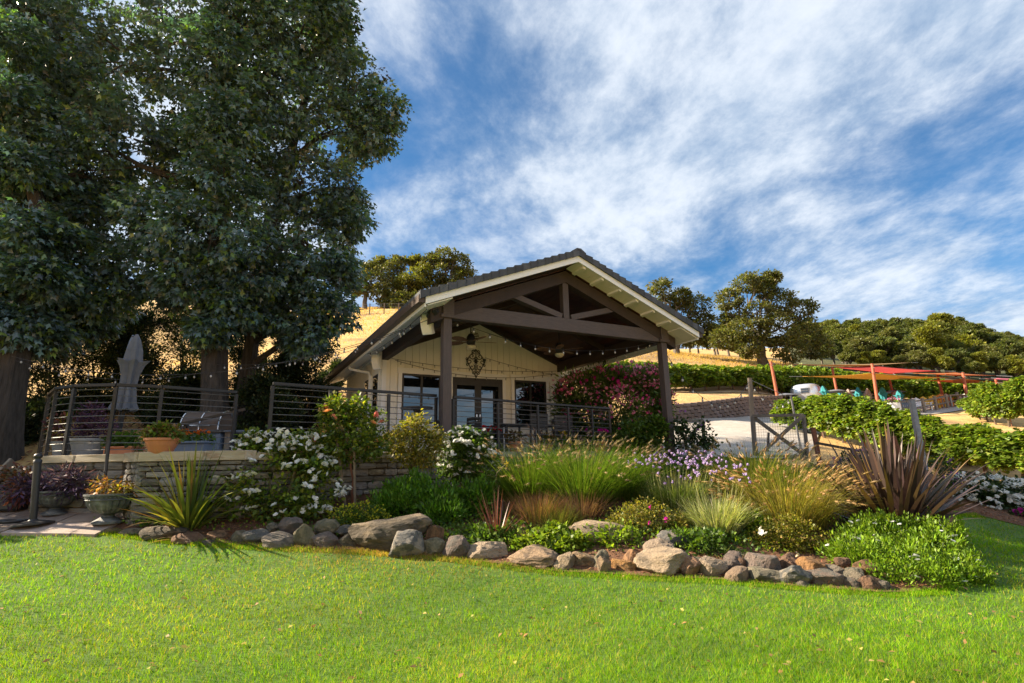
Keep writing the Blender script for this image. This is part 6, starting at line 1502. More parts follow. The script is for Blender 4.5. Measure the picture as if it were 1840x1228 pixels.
t, bl, rg = shrub('young_rose', 'small open dark-leaved rose with violet blooms right of the right porch post', 'rose bush', 1243, 12.3, [(1230, 785, 22, 18, 0), (1260, 780, 22, 18, 0), (1245, 800, 26, 16, 0), (1275, 795, 12, 12, 0), (1222, 765, 10, 10, 0)], 26, 10, .075, .055, DARKG, 75, sub=.13); blooms(t, 'violet', [at(1227, 739, 12.3), at(1268, 762, 12.3), at(1250, 772, 12.2)], 1.5, rng=rg); stems(t, base_at(1243, 12.3), [at(1227, 741, 12.3), at(1268, 764, 12.3), at(1250, 774, 12.3)], .008)
t, bl, rg = shrub('yellow_bush', 'small yellow-leaved bush by the right porch post foot', 'bush', 1170, 10.8, [(1165, 828, 20, 14, 0), (1185, 825, 14, 12, 0), (1155, 840, 14, 12, 0)], 50, 11, .045, .028, [(.34, .28, .05), (.26, .24, .05)], 76, sub=.08)
for k, (px, Y, lab) in enumerate([(868, 7.25, 'low leafy green plant behind the smooth mauve rock'), (1098, 7.15, 'low leafy green plant between the domed boulder and the border rocks'), (1262, 6.95, 'low leafy green plant below the silvery clump'), (1330, 7.5, 'low leafy green plant right of the silvery clump')]):
    b0 = base_at(px, Y); rng = np.random.default_rng(180 + k); t = thing('low_green_plant', lab, 'plant', b0, 'low leafy plants among the rocks'); foliage('leaves', t, [(b0 + [dx, dy, .06], (.22, .16, .13)) for dx, dy in ((-.22, 0), (0, .1), (.22, 0), (.05, -.14))], 34, 12, .055, .04, LIME if k % 2 else GREEN, rng, sub_r=.08, droop=.2)
for k, (px, Y, lab) in enumerate([(1265, 10.6, 'low green mat behind the mauve flowers'), (1330, 11.2, 'low green mat at the edge of the gravel'), (1215, 11.4, 'low green mat in the shade right of the porch post'), (1460, 10.6, 'low dark green mat below the open gate')]):
    b0 = base_at(px, Y); rng = np.random.default_rng(80 + k); t = thing('low_green_plant', lab, 'plant', b0, 'low green mats by the driveway'); foliage('leaves', t, [(b0 + [dx, dy, .08], (.42, .4, .2)) for dx, dy in ((-.5, 0), (0, .2), (.5, 0), (0, -.3))], 40, 13, .08, .05, GREEN, rng, sub_r=.14, droop=.5)
strap_plant('agave_like_plant', 'grey-green spiky rosette in the shade below the right porch post', 1190, 850, 11.3, 26, (.5, .8), .05, [(.09, .12, .08), (.13, .15, .10), (.2, .2, .13)], 81, (.1, .8), (.1, .8))
# thin yellow flower spike arching left of the fountain grass
sp = thing('flower_spike', 'single thin arching flower spike with a yellow tip left of the fountain grass', 'plant', base_at(885, 8.3)); b = MB(); b.tube([base_at(885, 8.3), at(890, 872, 8.25), at(893, 850, 8.2), at(903, 840, 8.2), at(911, 833, 8.2)], .006, 5); b.build('stem', M['stem'], sp)
V, F, m = spindle_geo(np.array([at(910, 834, 8.2)] * 6) + RNG.normal(0, .006, (6, 3)), rdirs(6, RNG) + [0.2, 0, .6], .05, .010, RNG); np_mesh('flower', V, F, M['petal'], sp, np.full((len(V), 3), (.62, .48, .04)))
# ground cover scraps and mulch
def scatter_cover():
    rng = np.random.default_rng(90); P = []
    for (px, Y, rx, ry, n) in [(1110, 7.2, .35, .12, 300), (1240, 7.2, .4, .3, 420), (1340, 7.1, .3, .2, 300), (1180, 7.7, .5, .3, 420), (760, 7.5, .5, .15, 380), (1480, 8.4, .5, .4, 380), (560, 7.5, .6, .12, 300), (900, 7.7, .7, .35, 900), (960, 7.4, .5, .3, 500), (1090, 7.6, .4, .3, 300), (1500, 7.6, .4, .4, 350), (1250, 7.0, .6, .2, 260), (640, 7.9, .5, .4, 300), (280, 7.5, .4, .12, 350), (210, 7.4, .35, .1, 300), (820, 7.4, .5, .25, 420), (1345, 7.6, .4, .4, 300)]:
        b = base_at(px, Y); q = rng.normal(size=(n, 2)) * [rx, ry] + b[:2]; q = q[q[:, 1] > ylawn(q[:, 0]) + .12]; z = hts(q) + .04 + rng.uniform(0, .07, len(q)); P.append(np.column_stack([q, z]))
    P = np.concatenate(P); n = len(P); V, F = leaf_geo(P, rdirs(n, rng) + [0, 0, .7], .05 * rng.uniform(.6, 1.3, n), .035, rng)
    tag(np_mesh('ground_cover', V, F, M['leaf'], None, np.repeat(pick(GREEN + LIME[:1], n, rng, .2), 4, 0)), kind='stuff')
    n = 17000; x = rng.uniform(-4.5, 12, n); y = ylawn(x) + .05 + rng.uniform(0, 1, n) ** 1.5 * (ybed(x) - ylawn(x) - .1); z = hts(np.column_stack([x, y])) + .045
    V, F = leaf_geo(np.column_stack([x, y, z]), rdirs(n, rng) * [1, 1, .35], rng.uniform(.03, .09, n), .014, rng, .1, face=np.array([0, 0, 1.0]))
    tag(np_mesh('bark_mulch', V, F, M['petal'], None, np.repeat(pick([(.20, .085, .04), (.30, .14, .07), (.12, .055, .03), (.38, .22, .12)], n, rng, .2), 4, 0)), kind='stuff')
    # leaf litter on the bank behind the terrace
    n = 9000; x = rng.uniform(-17, -1.5, n); y = rng.uniform(11.5, 24, n); z = hts(np.column_stack([x, y])) + .03
    V, F = leaf_geo(np.column_stack([x, y, z]), rdirs(n, rng) * [1, 1, .35], rng.uniform(.08, .16, n), .07, rng, .2, face=np.array([0, 0, 1.0]))
    tag(np_mesh('leaf_litter', V, F, M['petal'], None, np.repeat(pick([(.42, .26, .14), (.30, .17, .09), (.50, .34, .20)], n, rng, .2), 4, 0)), kind='stuff')
    # golden grass on the hills
    n = 60000; x = rng.uniform(-30, 40, n); y = 22 + 60 * rng.uniform(0, 1, n) ** 1.3; k = (np.abs(x) < y * 1.0) & ~((x > .06 * y) & (y < 48) & (y > 33.5)) & ~((x > 5.5) & (y < 34)); x, y = x[k], y[k]; n = len(x)
    B = np.column_stack([x, y, hts(np.column_stack([x, y])) - .02]); s = y / 40
    hgt = (.17 * s * rng.uniform(.4, 1.3, n))[:, None]; ang = rng.uniform(0, 6.28, n); sd = np.stack([np.cos(ang), np.sin(ang), 0 * ang], 1) * (.022 * s)[:, None]; top = B + rng.normal(0, .12, (n, 3)) * s[:, None] * [1, 1, 0] + [0, 0, 1] * hgt
    V = np.stack([B - sd, B + sd, top], 1).reshape(-1, 3); F = np.arange(3 * n).reshape(n, 3)
    tag(np_mesh('dry_grass', V, F, M['blade'], None, np.repeat(pick([(.52, .34, .12), (.62, .43, .18), (.42, .27, .10)], n, rng, .15), 3, 0)), kind='stuff')
scatter_cover()

# ------------------------------------------------------------------ pots, urns, patio things
def urn(label, px, Y, ybase, ytop, rpx, seed, lean=0, plant='purple'):
    b = at(px, ybase, Y); b[2] = hz(b[0], b[1]) + .06; h = at(px, ytop, Y)[2] - b[2]; r = rpx / FPX * Y
    t = thing('garden_urn', label, 'urn', b)
    mb = MB(); mb.lathe([(0, 0), (r * .62, 0), (r * .62, h * .06), (r * .5, h * .12), (r * .28, h * .22), (r * .24, h * .28), (r * .30, h * .31), (0, h * .31)], b, 28); mb.build('foot', M['iron_urn'], t, smooth=False)
    mb = MB(); mb.lathe([(r * .26, h * .312), (r * .50, h * .36), (r * .74, h * .48), (r * .88, h * .64), (r * .92, h * .78)], b, 64, .035, 20); mb.build('bowl', M['iron_urn'], t, smooth=False)
    mb = MB(); mb.lathe([(r * .93, h * .775), (r * .99, h * .80), (r * .95, h * .86), (r * 1.0, h * .92), (r * 1.05, h * .94), (r * 1.05, h * 1.0), (r * .92, h * 1.0), (r * .88, h * .93), (0, h * .93)], b, 32); mb.build('rim', M['iron_urn'], t)
    for k in range(40):
        a = 2 * math.pi * k / 40
        if math.sin(a) < .3: inst('egg_moulding', EGG, t, b + [math.cos(a) * r * .985, math.sin(a) * r * .985, h * .875], (0, 0, a), (.012, r * .052, h * .030))
    rng = np.random.default_rng(seed); c = b + [0, 0, h]
    if plant == 'purple':
        bl = [(c + [dx, dy, dz], (.26, .22, .16)) for dx, dy, dz in ((-.2, 0, .10), (.12, -.05, .14), (.32, 0, .06), (-.42, -.05, .0))]
        foliage('foliage', t, bl, 34, 13, .10, .022, [(.075, .04, .10), (.10, .055, .13), (.05, .03, .07)], rng, sub_r=.13, droop=-.3, mat='leaf', flat=.7)
        foliage('red_foliage', t, [(c + [-.5, -.05, -.02], (.2, .15, .14))], 16, 10, .08, .03, [(.25, .07, .05), (.18, .06, .05)], rng, sub_r=.1)
    else:
        foliage('foliage', t, [(c + [-.08, 0, .06], (.2, .16, .13)), (c + [.16, 0, .03], (.12, .1, .07))], 26, 11, .06, .03, [(.30, .13, .05), (.22, .12, .04), (.16, .13, .03)], rng, sub_r=.09)
        foliage('yellow_leaves', t, [(c + [.2, -.05, .04], (.16, .08, .05))], 10, 7, .05, .03, [(.40, .35, .04)], rng, sub_r=.06)
    return t
_bm = bmesh.new(); bmesh.ops.create_uvsphere(_bm, u_segments=6, v_segments=4, radius=1); EGG = bpy.data.meshes.new('egg_moulding'); _bm.to_mesh(EGG); _bm.free(); EGG.materials.append(M['iron_urn'])
urn('fluted dark urn of trailing purple leaves behind the black rope post', 96, 8.0, 934, 882, 31, 1)
urn('tilted fluted urn with sparse brown and yellow plants beside the stone pier', 192, 7.62, 944, 887, 37, 2, plant='brown')
st = thing('rope_post', 'black crowd-control post with a ball top and a round base on the patio', 'stanchion', at(59, 943, 7.55)); _b = ORIG[st.name]; _b[2] = hz(_b[0], _b[1]) + .065; st.location = _b
_h = at(63, 814, 7.55)[2] - _b[2]
b = MB(); b.lathe([(0, 0), (.235, 0), (.235, .02), (.20, .035), (.06, .06), (.045, .075), (0, .075)], _b, 28); b.build('base', M['black_metal'], st, smooth=False)
b = MB(); b.lathe([(.042, .075), (.045, _h * .90), (0, _h * .90)], _b, 16); b.build('shaft', M['black_metal'], st)
b = MB(); b.lathe([(.05, _h * .86), (.05, _h * .90), (.028, _h * .915), (.045, _h * .93), (.052, _h * .955), (.04, _h * .985), (0, _h)], _b, 16); b.build('ball_top', M['black_metal'], st, smooth=True); st.rotation_euler = (0, math.radians(-5.5), 0)
bt = thing('nursery_tub', 'black ribbed plastic tub with a drooping red plant at the left edge', 'plant tub', at(18, 925, 8.35)); _b = ORIG[bt.name]; _b[2] = hz(_b[0], _b[1]) + .06; bt.location = _b
b = MB(); b.box(_b[0] - .24, _b[0] + .24, _b[1] - .2, _b[1] + .2, _b[2], _b[2] + .33); b.build('tub', M['black_metal'], bt, bevel=.03)
b = MB(); b.box(_b[0] - .27, _b[0] + .27, _b[1] - .23, _b[1] + .23, _b[2] + .332, _b[2] + .38); b.build('rim', M['black_metal'], bt, bevel=.01)
foliage('foliage', bt, [(_b + [0, 0, .5], (.25, .2, .15)), (_b + [.22, -.1, .42], (.2, .12, .12))], 22, 11, .09, .04, [(.12, .05, .04), (.08, .07, .03), (.2, .07, .05)], RNG, sub_r=.12)
bd = thing('leaning_board', 'weathered grey board leaning against the wall at the left edge', 'board', at(0, 862, 8.6)); b = MB(); b.beam(at(-14, 868, 8.5), at(24, 829, 8.75), .05, .16, up=(0, -1, .4)); b.build('board', M['old_wood'], bd, bevel=.006)
hs = thing('hose_coil', 'small coil of dark hose on the patio at the left edge', 'hose', at(14, 940, 7.6)); _b = ORIG[hs.name]; _b[2] = hz(_b[0], _b[1]) + .08; hs.location = _b
b = MB(); b.tube([_b + [.22 * math.cos(a) * (1 + .1 * math.sin(a * 3.3)), .13 * math.sin(a) * (1 + .1 * math.cos(a * 2.7)), .012 * math.sin(a * 1.7) + .02] for a in np.linspace(0, 6.28 * 4, 90)], .012, 6); b.build('hose', M['black_metal'], hs)
for _k, (px, yb, yt, Y, lab) in enumerate([(150, 925, 893, 8.15, 'buff upright stone slab standing at the foot of the wall between the urns')]):
    c = at(px, (yb + yt) / 2, Y); o = inst('flat_stone', rock_mesh(2000 + _k, .8), None, c, (0, 0, .1), ((34 / FPX * Y), .12, (yb - yt) / FPX * Y * 1.1)); o.data.materials.append(ROCKM['tan']); tag(o, lab, 'stone')
# terrace pots
def pot(name, label, px, Y, yb, yt, rpx, mat, prof=None, cat='pot'):
    b = at(px, yb, Y); h = at(px, yt, Y)[2] - b[2]; r = rpx / FPX * Y; t = thing(name, label, cat, b)
    prof = prof or [(0, 0), (.72, 0), (.80, .3), (.95, .85), (1.06, .86), (1.06, 1.0), (.95, 1.0), (.92, .9), (0, .9)]
    mb = MB(); mb.lathe([(a * r, z * h) for a, z in prof], b, 26); mb.build('pot', M[mat], t, smooth=False); return t, b + [0, 0, h], r
def ontop(px, Y, z): p = at(px, 820, Y); p[2] = z; return p
BOWL = [(0, 0), (.55, 0), (.70, .2), (.88, .55), (.97, .82), (1.04, .86), (1.04, 1.0), (.95, 1.0), (.93, .9), (0, .9)]
t, c, r = pot('terracotta_bowl', 'round terracotta bowl of leafy greens standing on the wall coping', 288.5, 7.72, 817, 788, 27, 'terracotta', BOWL); t.location.z += .0
foliage('leaves', t, [(c + [-.1, 0, .06], (.16, .14, .09)), (c + [.08, 0, .06], (.17, .14, .08)), (c + [.0, 0, .12], (.08, .08, .07))], 34, 12, .055, .045, [(.09, .15, .02), (.14, .19, .03), (.20, .12, .05)], RNG, sub_r=.07, droop=0)
t, c, r = pot('grey_pot', 'tall light grey pot behind the left end of the curved railing', 109, 9.2, 821, 794, 16, 'grey_pot'); foliage('leaves', t, [(c + [0, 0, .22], (.2, .2, .28))], 26, 10, .09, .035, [(.12, .04, .08), (.2, .07, .06), (.3, .25, .04)], RNG, sub_r=.1, droop=.3)
t, c, r = pot('grey_pot', 'wide dark grey planter of purple leaves behind the curved railing', 158, 9.1, 821, 789, 30, 'grey_pot'); foliage('leaves', t, [(c + [-.1, 0, .16], (.22, .2, .2)), (c + [.15, 0, .12], (.2, .2, .16)), (c + [-.05, 0, .38], (.12, .12, .2))], 34, 12, .09, .03, [(.10, .05, .13), (.07, .035, .09), (.14, .06, .12)], RNG, sub_r=.11, droop=.1)
def box_planter(label, px, Y, yb, yt, wpx, mat, rz=0):
    b = at(px, yb, Y); h = at(px, yt, Y)[2] - b[2]; w = wpx / FPX * Y / 2; t = thing('box_planter', label, 'planter', b); T = lambda x, y, z: (b[0] + x, b[1] + y, b[2] + z)
    mb = MB(); mb.box(-w, w, -.16, .16, 0, h * .84, T); mb.build('trough', M[mat], t, bevel=.008)
    mb = MB(); mb.box(-w * 1.05, w * 1.05, -.19, .19, h * .842, h, T); mb.build('rim', M[mat], t, bevel=.006); return t, b + [0, 0, h], w
t, c, w = box_planter('low red-brown trough planter of green leaves behind the railing', 222, 9.0, 821, 803, 50, 'terracotta'); foliage('leaves', t, [(c + [x, 0, .08], (.14, .14, .12)) for x in (-.18, 0, .18)], 22, 11, .07, .05, GREEN, RNG, sub_r=.09)
t, c, w = box_planter('blue-grey trough planter of orange flowers right of the terracotta bowl', 340, 8.5, 818, 794, 70, 'blue_grey'); foliage('leaves', t, [(c + [x, 0, .04], (.12, .12, .07)) for x in (-.2, 0, .2)], 18, 10, .05, .035, GREEN, RNG, sub_r=.07); blooms(t, 'orange', [c + [RNG.uniform(-.28, .28), RNG.uniform(-.14, .05), .10 + RNG.uniform(0, .05)] for _ in range(22)], 1.1)
# barbecue with a roll-top hood
bq = thing('barbecue_grill', 'roll-top barbecue grill with chrome trim behind the curved railing', 'grill', ontop(372, 10.2, DECKZ)); _b = ORIG[bq.name]
def bbq():
    T = lambda x, y, z: (_b[0] + x, _b[1] + y, _b[2] + z)
    b = MB(); b.box(-.42, .36, -.28, .28, .05, .44, T); b.build('cabinet', M['blue_grey'], bq, bevel=.01)
    b = MB(); b.box(-.44, .38, -.30, .30, .442, .50, T); b.build('firebox', M['black_metal'], bq, bevel=.01)
    poly = [(-.28 + 0, .502)] + [(-.28 * math.cos(a), .502 + .36 * math.sin(a)) for a in np.linspace(0, math.pi, 14)][1:]
    Tx = lambda y, x, z: T(x, y, z)
    b = MB(); b.prism(poly, -.40, .30, Tx); b.build('hood', M['gutter'], bq)
    for x in (-.405, .305, -.05):
        b = MB(); b.tube([T(x, -.29 * math.cos(a), .502 + .37 * math.sin(a)) for a in np.linspace(0, math.pi, 16)], .014, 6); b.build('trim', M['chrome'], bq)
    b = MB(); b.box(.40, .80, -.26, .26, .46, .49, T); b.build('side_shelf', M['blue_grey'], bq)
    b = MB(); b.box(.40, .50, -.2, -.05, .0, .458, T); b.build('shelf_leg', M['old_wood'], bq)
    b = MB(); b.tube([T(-.3, -.36, .58), T(.2, -.36, .58)], .014, 6); b.build('handle', M['chrome'], bq)
    for x in (-.38, .32): b = MB(); b.tube([T(x - .02, -.2, .06), T(x + .02, -.2, .06)], .06, 12); b.build('wheel', M['black_metal'], bq)
bbq()
_cb = ontop(208, 9.7, DECKZ); closed_umbrella('tall closed grey patio umbrella behind the curved railing', _cb, at(221, 602, 9.7)[2] - _cb[2], 'canvas', (.035, 0), .20, big=True)
_um = bpy.data.objects['closed_umbrella.008'] if 'closed_umbrella.008' in bpy.data.objects else None
_cb2 = ontop(204, 10.1, DECKZ); closed_umbrella('dark green closed umbrella just behind the tall grey one', _cb2, at(212, 603, 10.1)[2] - _cb2[2], 'blue_grey', (.02, 0), .12, big=True)

# ------------------------------------------------------------------ porch furniture
def deck_chair(label, u, v, rz, h=.92):
    t = thing('porch_chair', label, 'chair', H(u, v, DECKZ)); t.rotation_euler = (0, 0, rz - TH); o = ORIG[t.name]
    T = lambda x, y, z: (o[0] + x, o[1] + y, o[2] + z); m = M['black_metal']
    for sx in (-.23, .23):
        b = MB(); b.hexa([T(sx - .018, -.24, 0), T(sx + .018, -.24, 0), T(sx + .018, -.20, 0), T(sx - .018, -.20, 0), T(sx - .018, -.22, .64), T(sx + .018, -.22, .64), T(sx + .018, -.18, .64), T(sx - .018, -.18, .64)]); b.build('leg', m, t)
        b = MB(); b.hexa([T(sx - .018, .22, 0), T(sx + .018, .22, 0), T(sx + .018, .26, 0), T(sx - .018, .26, 0), T(sx - .018, .27, h), T(sx + .018, .27, h), T(sx + .018, .31, h), T(sx - .018, .31, h)]); b.build('leg', m, t)
        b = MB(); b.box(sx - .03, sx + .03, -.24, .27, .642, .67, T); b.build('arm', m, t)
    for k in range(5): b = MB(); y = -.22 + k * .095; b.box(-.21, .21, y, y + .075, .42, .445, T); b.build('seat_slat', m, t)
    for k in range(5): b = MB(); z = .53 + k * .078; b.box(-.21, .21, .262 + k * .006, .285 + k * .006, z, z + .062, T); b.build('back_slat', m, t)
    b = MB(); b.box(-.25, .25, .27, .312, h - .05, h, T); b.build('back_frame', m, t); return t
deck_chair('dark slatted porch chair with its back to the railing, left of the pair', 2.85, 1.75, math.pi + .1); deck_chair('dark slatted porch chair with its back to the railing, right of the pair', 3.75, 2.0, math.pi - .1); deck_chair('dark slatted porch chair side-on at the right end of the porch table', 4.45, 2.7, math.pi * .5); deck_chair('dark slatted porch chair beside the tall porch post in front of the door', 1.55, 2.7, -1.2)
tb = thing('porch_table', 'dark slatted dining table on the porch between the chairs', 'table', H(3.2, 2.75, DECKZ)); T = lambda a, b_, z: H(3.2 + a, 2.75 + b_, DECKZ + z)
for k in range(8): b = MB(); b.box(-.8 + k * .2, -.8 + k * .2 + .185, -.45, .45, .71, .74, T); b.build('top_slat', M['black_metal'], tb)
for sa in (-.72, .72):
    for sb in (-.38, .38): b = MB(); b.box(sa - .03, sa + .03, sb - .03, sb + .03, 0, .708, T); b.build('leg', M['black_metal'], tb)
bt2 = thing('high_table', 'high round black bar table near the left wall corner', 'table', H(.15, 2.2, DECKZ)); o_ = ORIG[bt2.name]
b = MB(); b.lathe([(0, 1.02), (.36, 1.02), (.36, 1.055), (0, 1.055)], o_, 24); b.build('tabletop', M['black_metal'], bt2)
b = MB(); b.lathe([(.27, 0), (.27, .02), (.05, .06), (.04, .9), (.10, 1.019), (0, 1.019)], o_, 14); b.build('pedestal', M['black_metal'], bt2)
def stool(label, u, v):
    t = thing('bar_stool', label, 'stool', H(u, v, DECKZ)); o = ORIG[t.name]; T = lambda x, y, z: (o[0] + x, o[1] + y, o[2] + z)
    b = MB(); b.box(-.18, .18, -.18, .18, .72, .76, T); b.build('seat', M['black_metal'], t, bevel=.01)
    for sx in (-.16, .16):
        for sy in (-.16, .16): b = MB(); b.box(sx - .015, sx + .015, sy - .015, sy + .015, 0, .719, T); b.build('leg', M['black_metal'], t)
    b = MB(); b.box(-.16, .16, -.17, -.15, .25, .28, T); b.build('foot_rest', M['black_metal'], t)
    b = MB(); b.box(-.17, .17, .155, .175, .80, 1.08, T); b.build('backrest', M['black_metal'], t)
    for sx in (-.16, .16): b = MB(); b.box(sx - .012, sx + .012, .156, .174, .761, .799, T); b.build('back_post', M['black_metal'], t)
stool('black bar stool right of the high bar table', .75, 2.0)
mt = thing('meter_box', 'small grey utility box on a stand against the left end of the porch wall', 'utility box', H(-.0, D - .25, DECKZ)); T = lambda a, b_, z: H(.25 + a, D - .2 + b_, DECKZ + z)
b = MB(); b.box(-.18, .18, -.1, .1, .35, .62, T); b.build('box', M['galv'], mt, bevel=.01); b = MB(); b.box(-.02, .02, -.03, .03, 0, .349, T); b.build('stand', M['galv'], mt)
for k, (px, Y, yb, yt, rp, kind, lab) in enumerate([(661, 9.65, 812, 793, 10, None, 'terracotta pot beside the peach rose at the railing'), (877, 11.2, 815, 797, 9, 'red', 'terracotta pot of red geraniums behind the railing by the white rose'), (925, 11.5, 813, 792, 11, 'leaf', 'mottled terracotta pot of bronze leaves behind the railing'), (1018, 12.7, 812, 797, 9, 'yellow', 'terracotta pot with yellow flowers at the right of the deck'), (1078, 13.3, 812, 792, 11, 'magenta', 'terracotta pot of magenta flowers at the right corner of the deck'), (985, 12.2, 813, 798, 9, 'leaf', 'terracotta pot of green leaves near the chairs')]):
    b_ = at(px, yb, Y); b_[2] = DECKZ; t, c, r = pot('flower_pot', lab, px, Y, yb, yt, rp, 'terracotta'); t.location.z = DECKZ
    c = c + [0, 0, DECKZ - ORIG[t.name][2]]; ORIG[t.name] = np.array([ORIG[t.name][0], ORIG[t.name][1], DECKZ])
    foliage('leaves', t, [(c + [0, 0, .10], (r * 1.15, r * 1.1, .14))], 26, 11, .06, .045, GREEN if kind != 'leaf' else [(.12, .11, .03), (.16, .10, .04)], RNG, sub_r=.08)
    if kind in ('red', 'yellow', 'magenta'): blooms(t, kind, [c + [RNG.normal(0, r * .8), RNG.normal(-.04, r * .5), .20 + RNG.uniform(0, .10)] for _ in range(9)], 1.25)
def fan_(label, u, v, z, seed):
    ceil_ = zr(u) - .01; t = thing('ceiling_fan', label, 'ceiling fan', H(u, v, z)); c = H(u, v, 0)
    b = MB(); b.tube([H(u, v, ceil_), H(u, v, z + .2)], .014, 8); b.build('rod', M['black_metal'], t)
    b = MB(); b.lathe([(0, z + .24), (.06, z + .23), (.10, z + .16), (.12, z + .06), (.10, z - .02), (.05, z - .05), (0, z - .05)], c, 18); b.build('motor', M['black_metal'], t, smooth=True)
    b = MB(); b.lathe([(.05, z - .05), (.13, z - .07), (.12, z - .12), (.07, z - .16), (0, z - .175)], c, 18); b.build('lamp_bowl', M['frost'], t, smooth=True)
    for k in range(5):
        a = 2 * math.pi * k / 5 + seed; ca, sa = math.cos(a), math.sin(a); pr = [(.13, .03), (.20, .03), (.26, .075), (.40, .105), (.55, .095), (.64, .05), (.66, 0)]
        up = [(c[0] + ca * r - sa * w, c[1] + sa * r + ca * w, z + .03 + w * .22) for r, w in pr]; dn = [(c[0] + ca * r + sa * w, c[1] + sa * r - ca * w, z + .03 - w * .22) for r, w in pr][::-1]
        ring = up + dn[1:]; n = len(ring); mb = MB(); mb.add(ring + [(x, y, zz + .012) for x, y, zz in ring], [tuple(range(n - 1, -1, -1)), tuple(range(n, 2 * n))] + [(i, (i + 1) % n, n + (i + 1) % n, n + i) for i in range(n)]); mb.build('blade', M['fan_blade'], t)
fan_('dark palm-leaf ceiling fan hanging in front of the iron wall ornament', 1.6, 2.5, 4.42, .3); fan_('palm-leaf ceiling fan hanging in the right half of the porch', 4.2, 2.5, 4.42, .9)
def ornament():
    c0 = np.array(H(2.63, D - .035, 4.33)); t = thing('iron_ornament', 'black scrolled wrought iron ornament on the porch wall above the door', 'wall ornament', c0)
    P = lambda x, z: c0 + HU * x + np.array([0, 0, z])
    def scroll(cx, cz, r, a0, turns, s):
        return [P(s * (cx + r * (1 - k / 26) * math.cos(a0 + turns * 6.28 * k / 22)), cz + r * (1 - k / 26) * math.sin(a0 + turns * 6.28 * k / 22)) for k in range(23)]
    for s in (-1, 1):
        for (cx, cz, r, a0, tn) in [(.12, .20, .10, 3.3, 1.2), (.20, .05, .10, 1.6, -1.2), (.12, -.12, .09, 2.2, 1.1), (.07, .34, .07, 4.2, 1.1), (.28, .12, .05, 2.6, 1.2), (.08, -.28, .06, 2.0, 1.1), (.26, -.06, .05, 3.4, -1.1)]:
            b = MB(); b.tube(scroll(cx, cz, r, a0, tn, s), .012, 5); b.build('scroll', M['black_metal'], t)
        b = MB(); b.tube([P(s * x, z) for x, z in [(0, .40), (.10, .30), (.22, .18), (.26, .02), (.18, -.14), (.08, -.26), (0, -.42)]], .011, 5); b.build('bar', M['black_metal'], t)
    b = MB(); b.tube([P(0, .42), P(0, -.46)], .011, 5); b.build('bar', M['black_metal'], t)
    for k in range(6):
        a = 6.28 * k / 6; b = MB(); b.tube([P(0, .06), P(.05 * math.cos(a), .06 + .05 * math.sin(a)), P(.085 * math.cos(a), .06 + .085 * math.sin(a))], [.008, .022, .004], 6); b.build('rosette_petal', M['black_metal'], t)
    b = MB(); b.tube([P(0, -.46), P(0, -.50)], [.02, .004], 6); b.build('finial', M['black_metal'], t)
ornament()
def speaker(label, p, yaw):
    t = thing('outdoor_speaker', label, 'speaker', p); ca, sa = math.cos(yaw), math.sin(yaw); T = lambda x, y, z: (p[0] + x * ca - y * sa, p[1] + x * sa + y * ca, p[2] + z)
    poly = [(-.02, .17), (.12, .20), (.14, .10), (.10, -.06), (.02, -.20), (-.10, -.16), (-.04, -.04), (-.02, .08)]
    b = MB(); b.prism([(a, z) for a, z in poly], -.11, .11, lambda x, y, z: T(y, -x, z)); b.build('cabinet', M['white_paint'], t, bevel=.012)
    b = MB(); b.prism([(a * .85 + .035, z * .85) for a, z in poly[1:5]] + [(.03, -.15), (.1, .02)], -.09, .09, lambda x, y, z: T(y, -x, z)); b.build('grille', M['cream'], t)
    b = MB(); b.beam(T(0, .02, .05), T(0, .14, .1), .04, .04); b.build('bracket', M['black_metal'], t)
speaker('white outdoor speaker fixed to the beam beside the tall porch post', np.array(H(-.26, .32, 4.17)), -.35); speaker('white outdoor speaker under the eave at the left wall corner', np.array(H(-.24, D - .16, 4.14)), -.35)
# floodlight cluster by the post head
fl = thing('flood_light', 'dark twin floodlight at the head of the tall porch post', 'light fitting', H(-.12, -.02, 4.36))
for k, (a, b_, c_) in enumerate([(-.2, -.06, 4.40), (-.26, .1, 4.36)]):
    b = MB(); b.tube([H(-.1, 0, 4.42), H(a, b_, c_)], .012, 6); b.tube([H(a, b_, c_), H(a - .05, b_ - .05, c_ - .06), H(a - .09, b_ - .08, c_ - .10)], [.02, .05, .055], 10); b.build('lamp_head', M['black_metal'], fl)
# ------------------------------------------------------------------ festoon lights
_bm = bmesh.new(); bmesh.ops.create_uvsphere(_bm, u_segments=8, v_segments=6, radius=1); BULB = bpy.data.meshes.new('bulb'); _bm.to_mesh(BULB); _bm.free(); BULB.materials.append(M['bulb']); [setattr(p, 'use_smooth', True) for p in BULB.polygons]
_bm = bmesh.new(); bmesh.ops.create_cone(_bm, segments=8, radius1=1, radius2=.8, depth=2, cap_ends=True); SOCK = bpy.data.meshes.new('socket'); _bm.to_mesh(SOCK); _bm.free(); SOCK.materials.append(M['black_metal'])
def festoon(label, a, b_, sag, n, r=.021, drop=.055, cord='black_metal', group='strings of festoon lights'):
    a, b_ = np.array(a, float), np.array(b_, float); t = thing('string_lights', label, 'string lights', a, group)
    f = lambda u: a + (b_ - a) * u - np.array([0, 0, 4 * sag * u * (1 - u)])
    mb = MB(); mb.tube([f(u) for u in np.linspace(0, 1, 25)], .006, 5); mb.build('cord', M[cord], t)
    for k in range(n):
        p = f((k + .5) / n); inst('socket', SOCK, t, p - [0, 0, drop * .45], (0, 0, 0), (r * .62, r * .62, drop * .5)); inst('bulb', BULB, t, p - [0, 0, drop + r * .9], (0, 0, 0), (r, r, r * 1.3))
    return t
PH = H(-.1, -.02, 4.32)
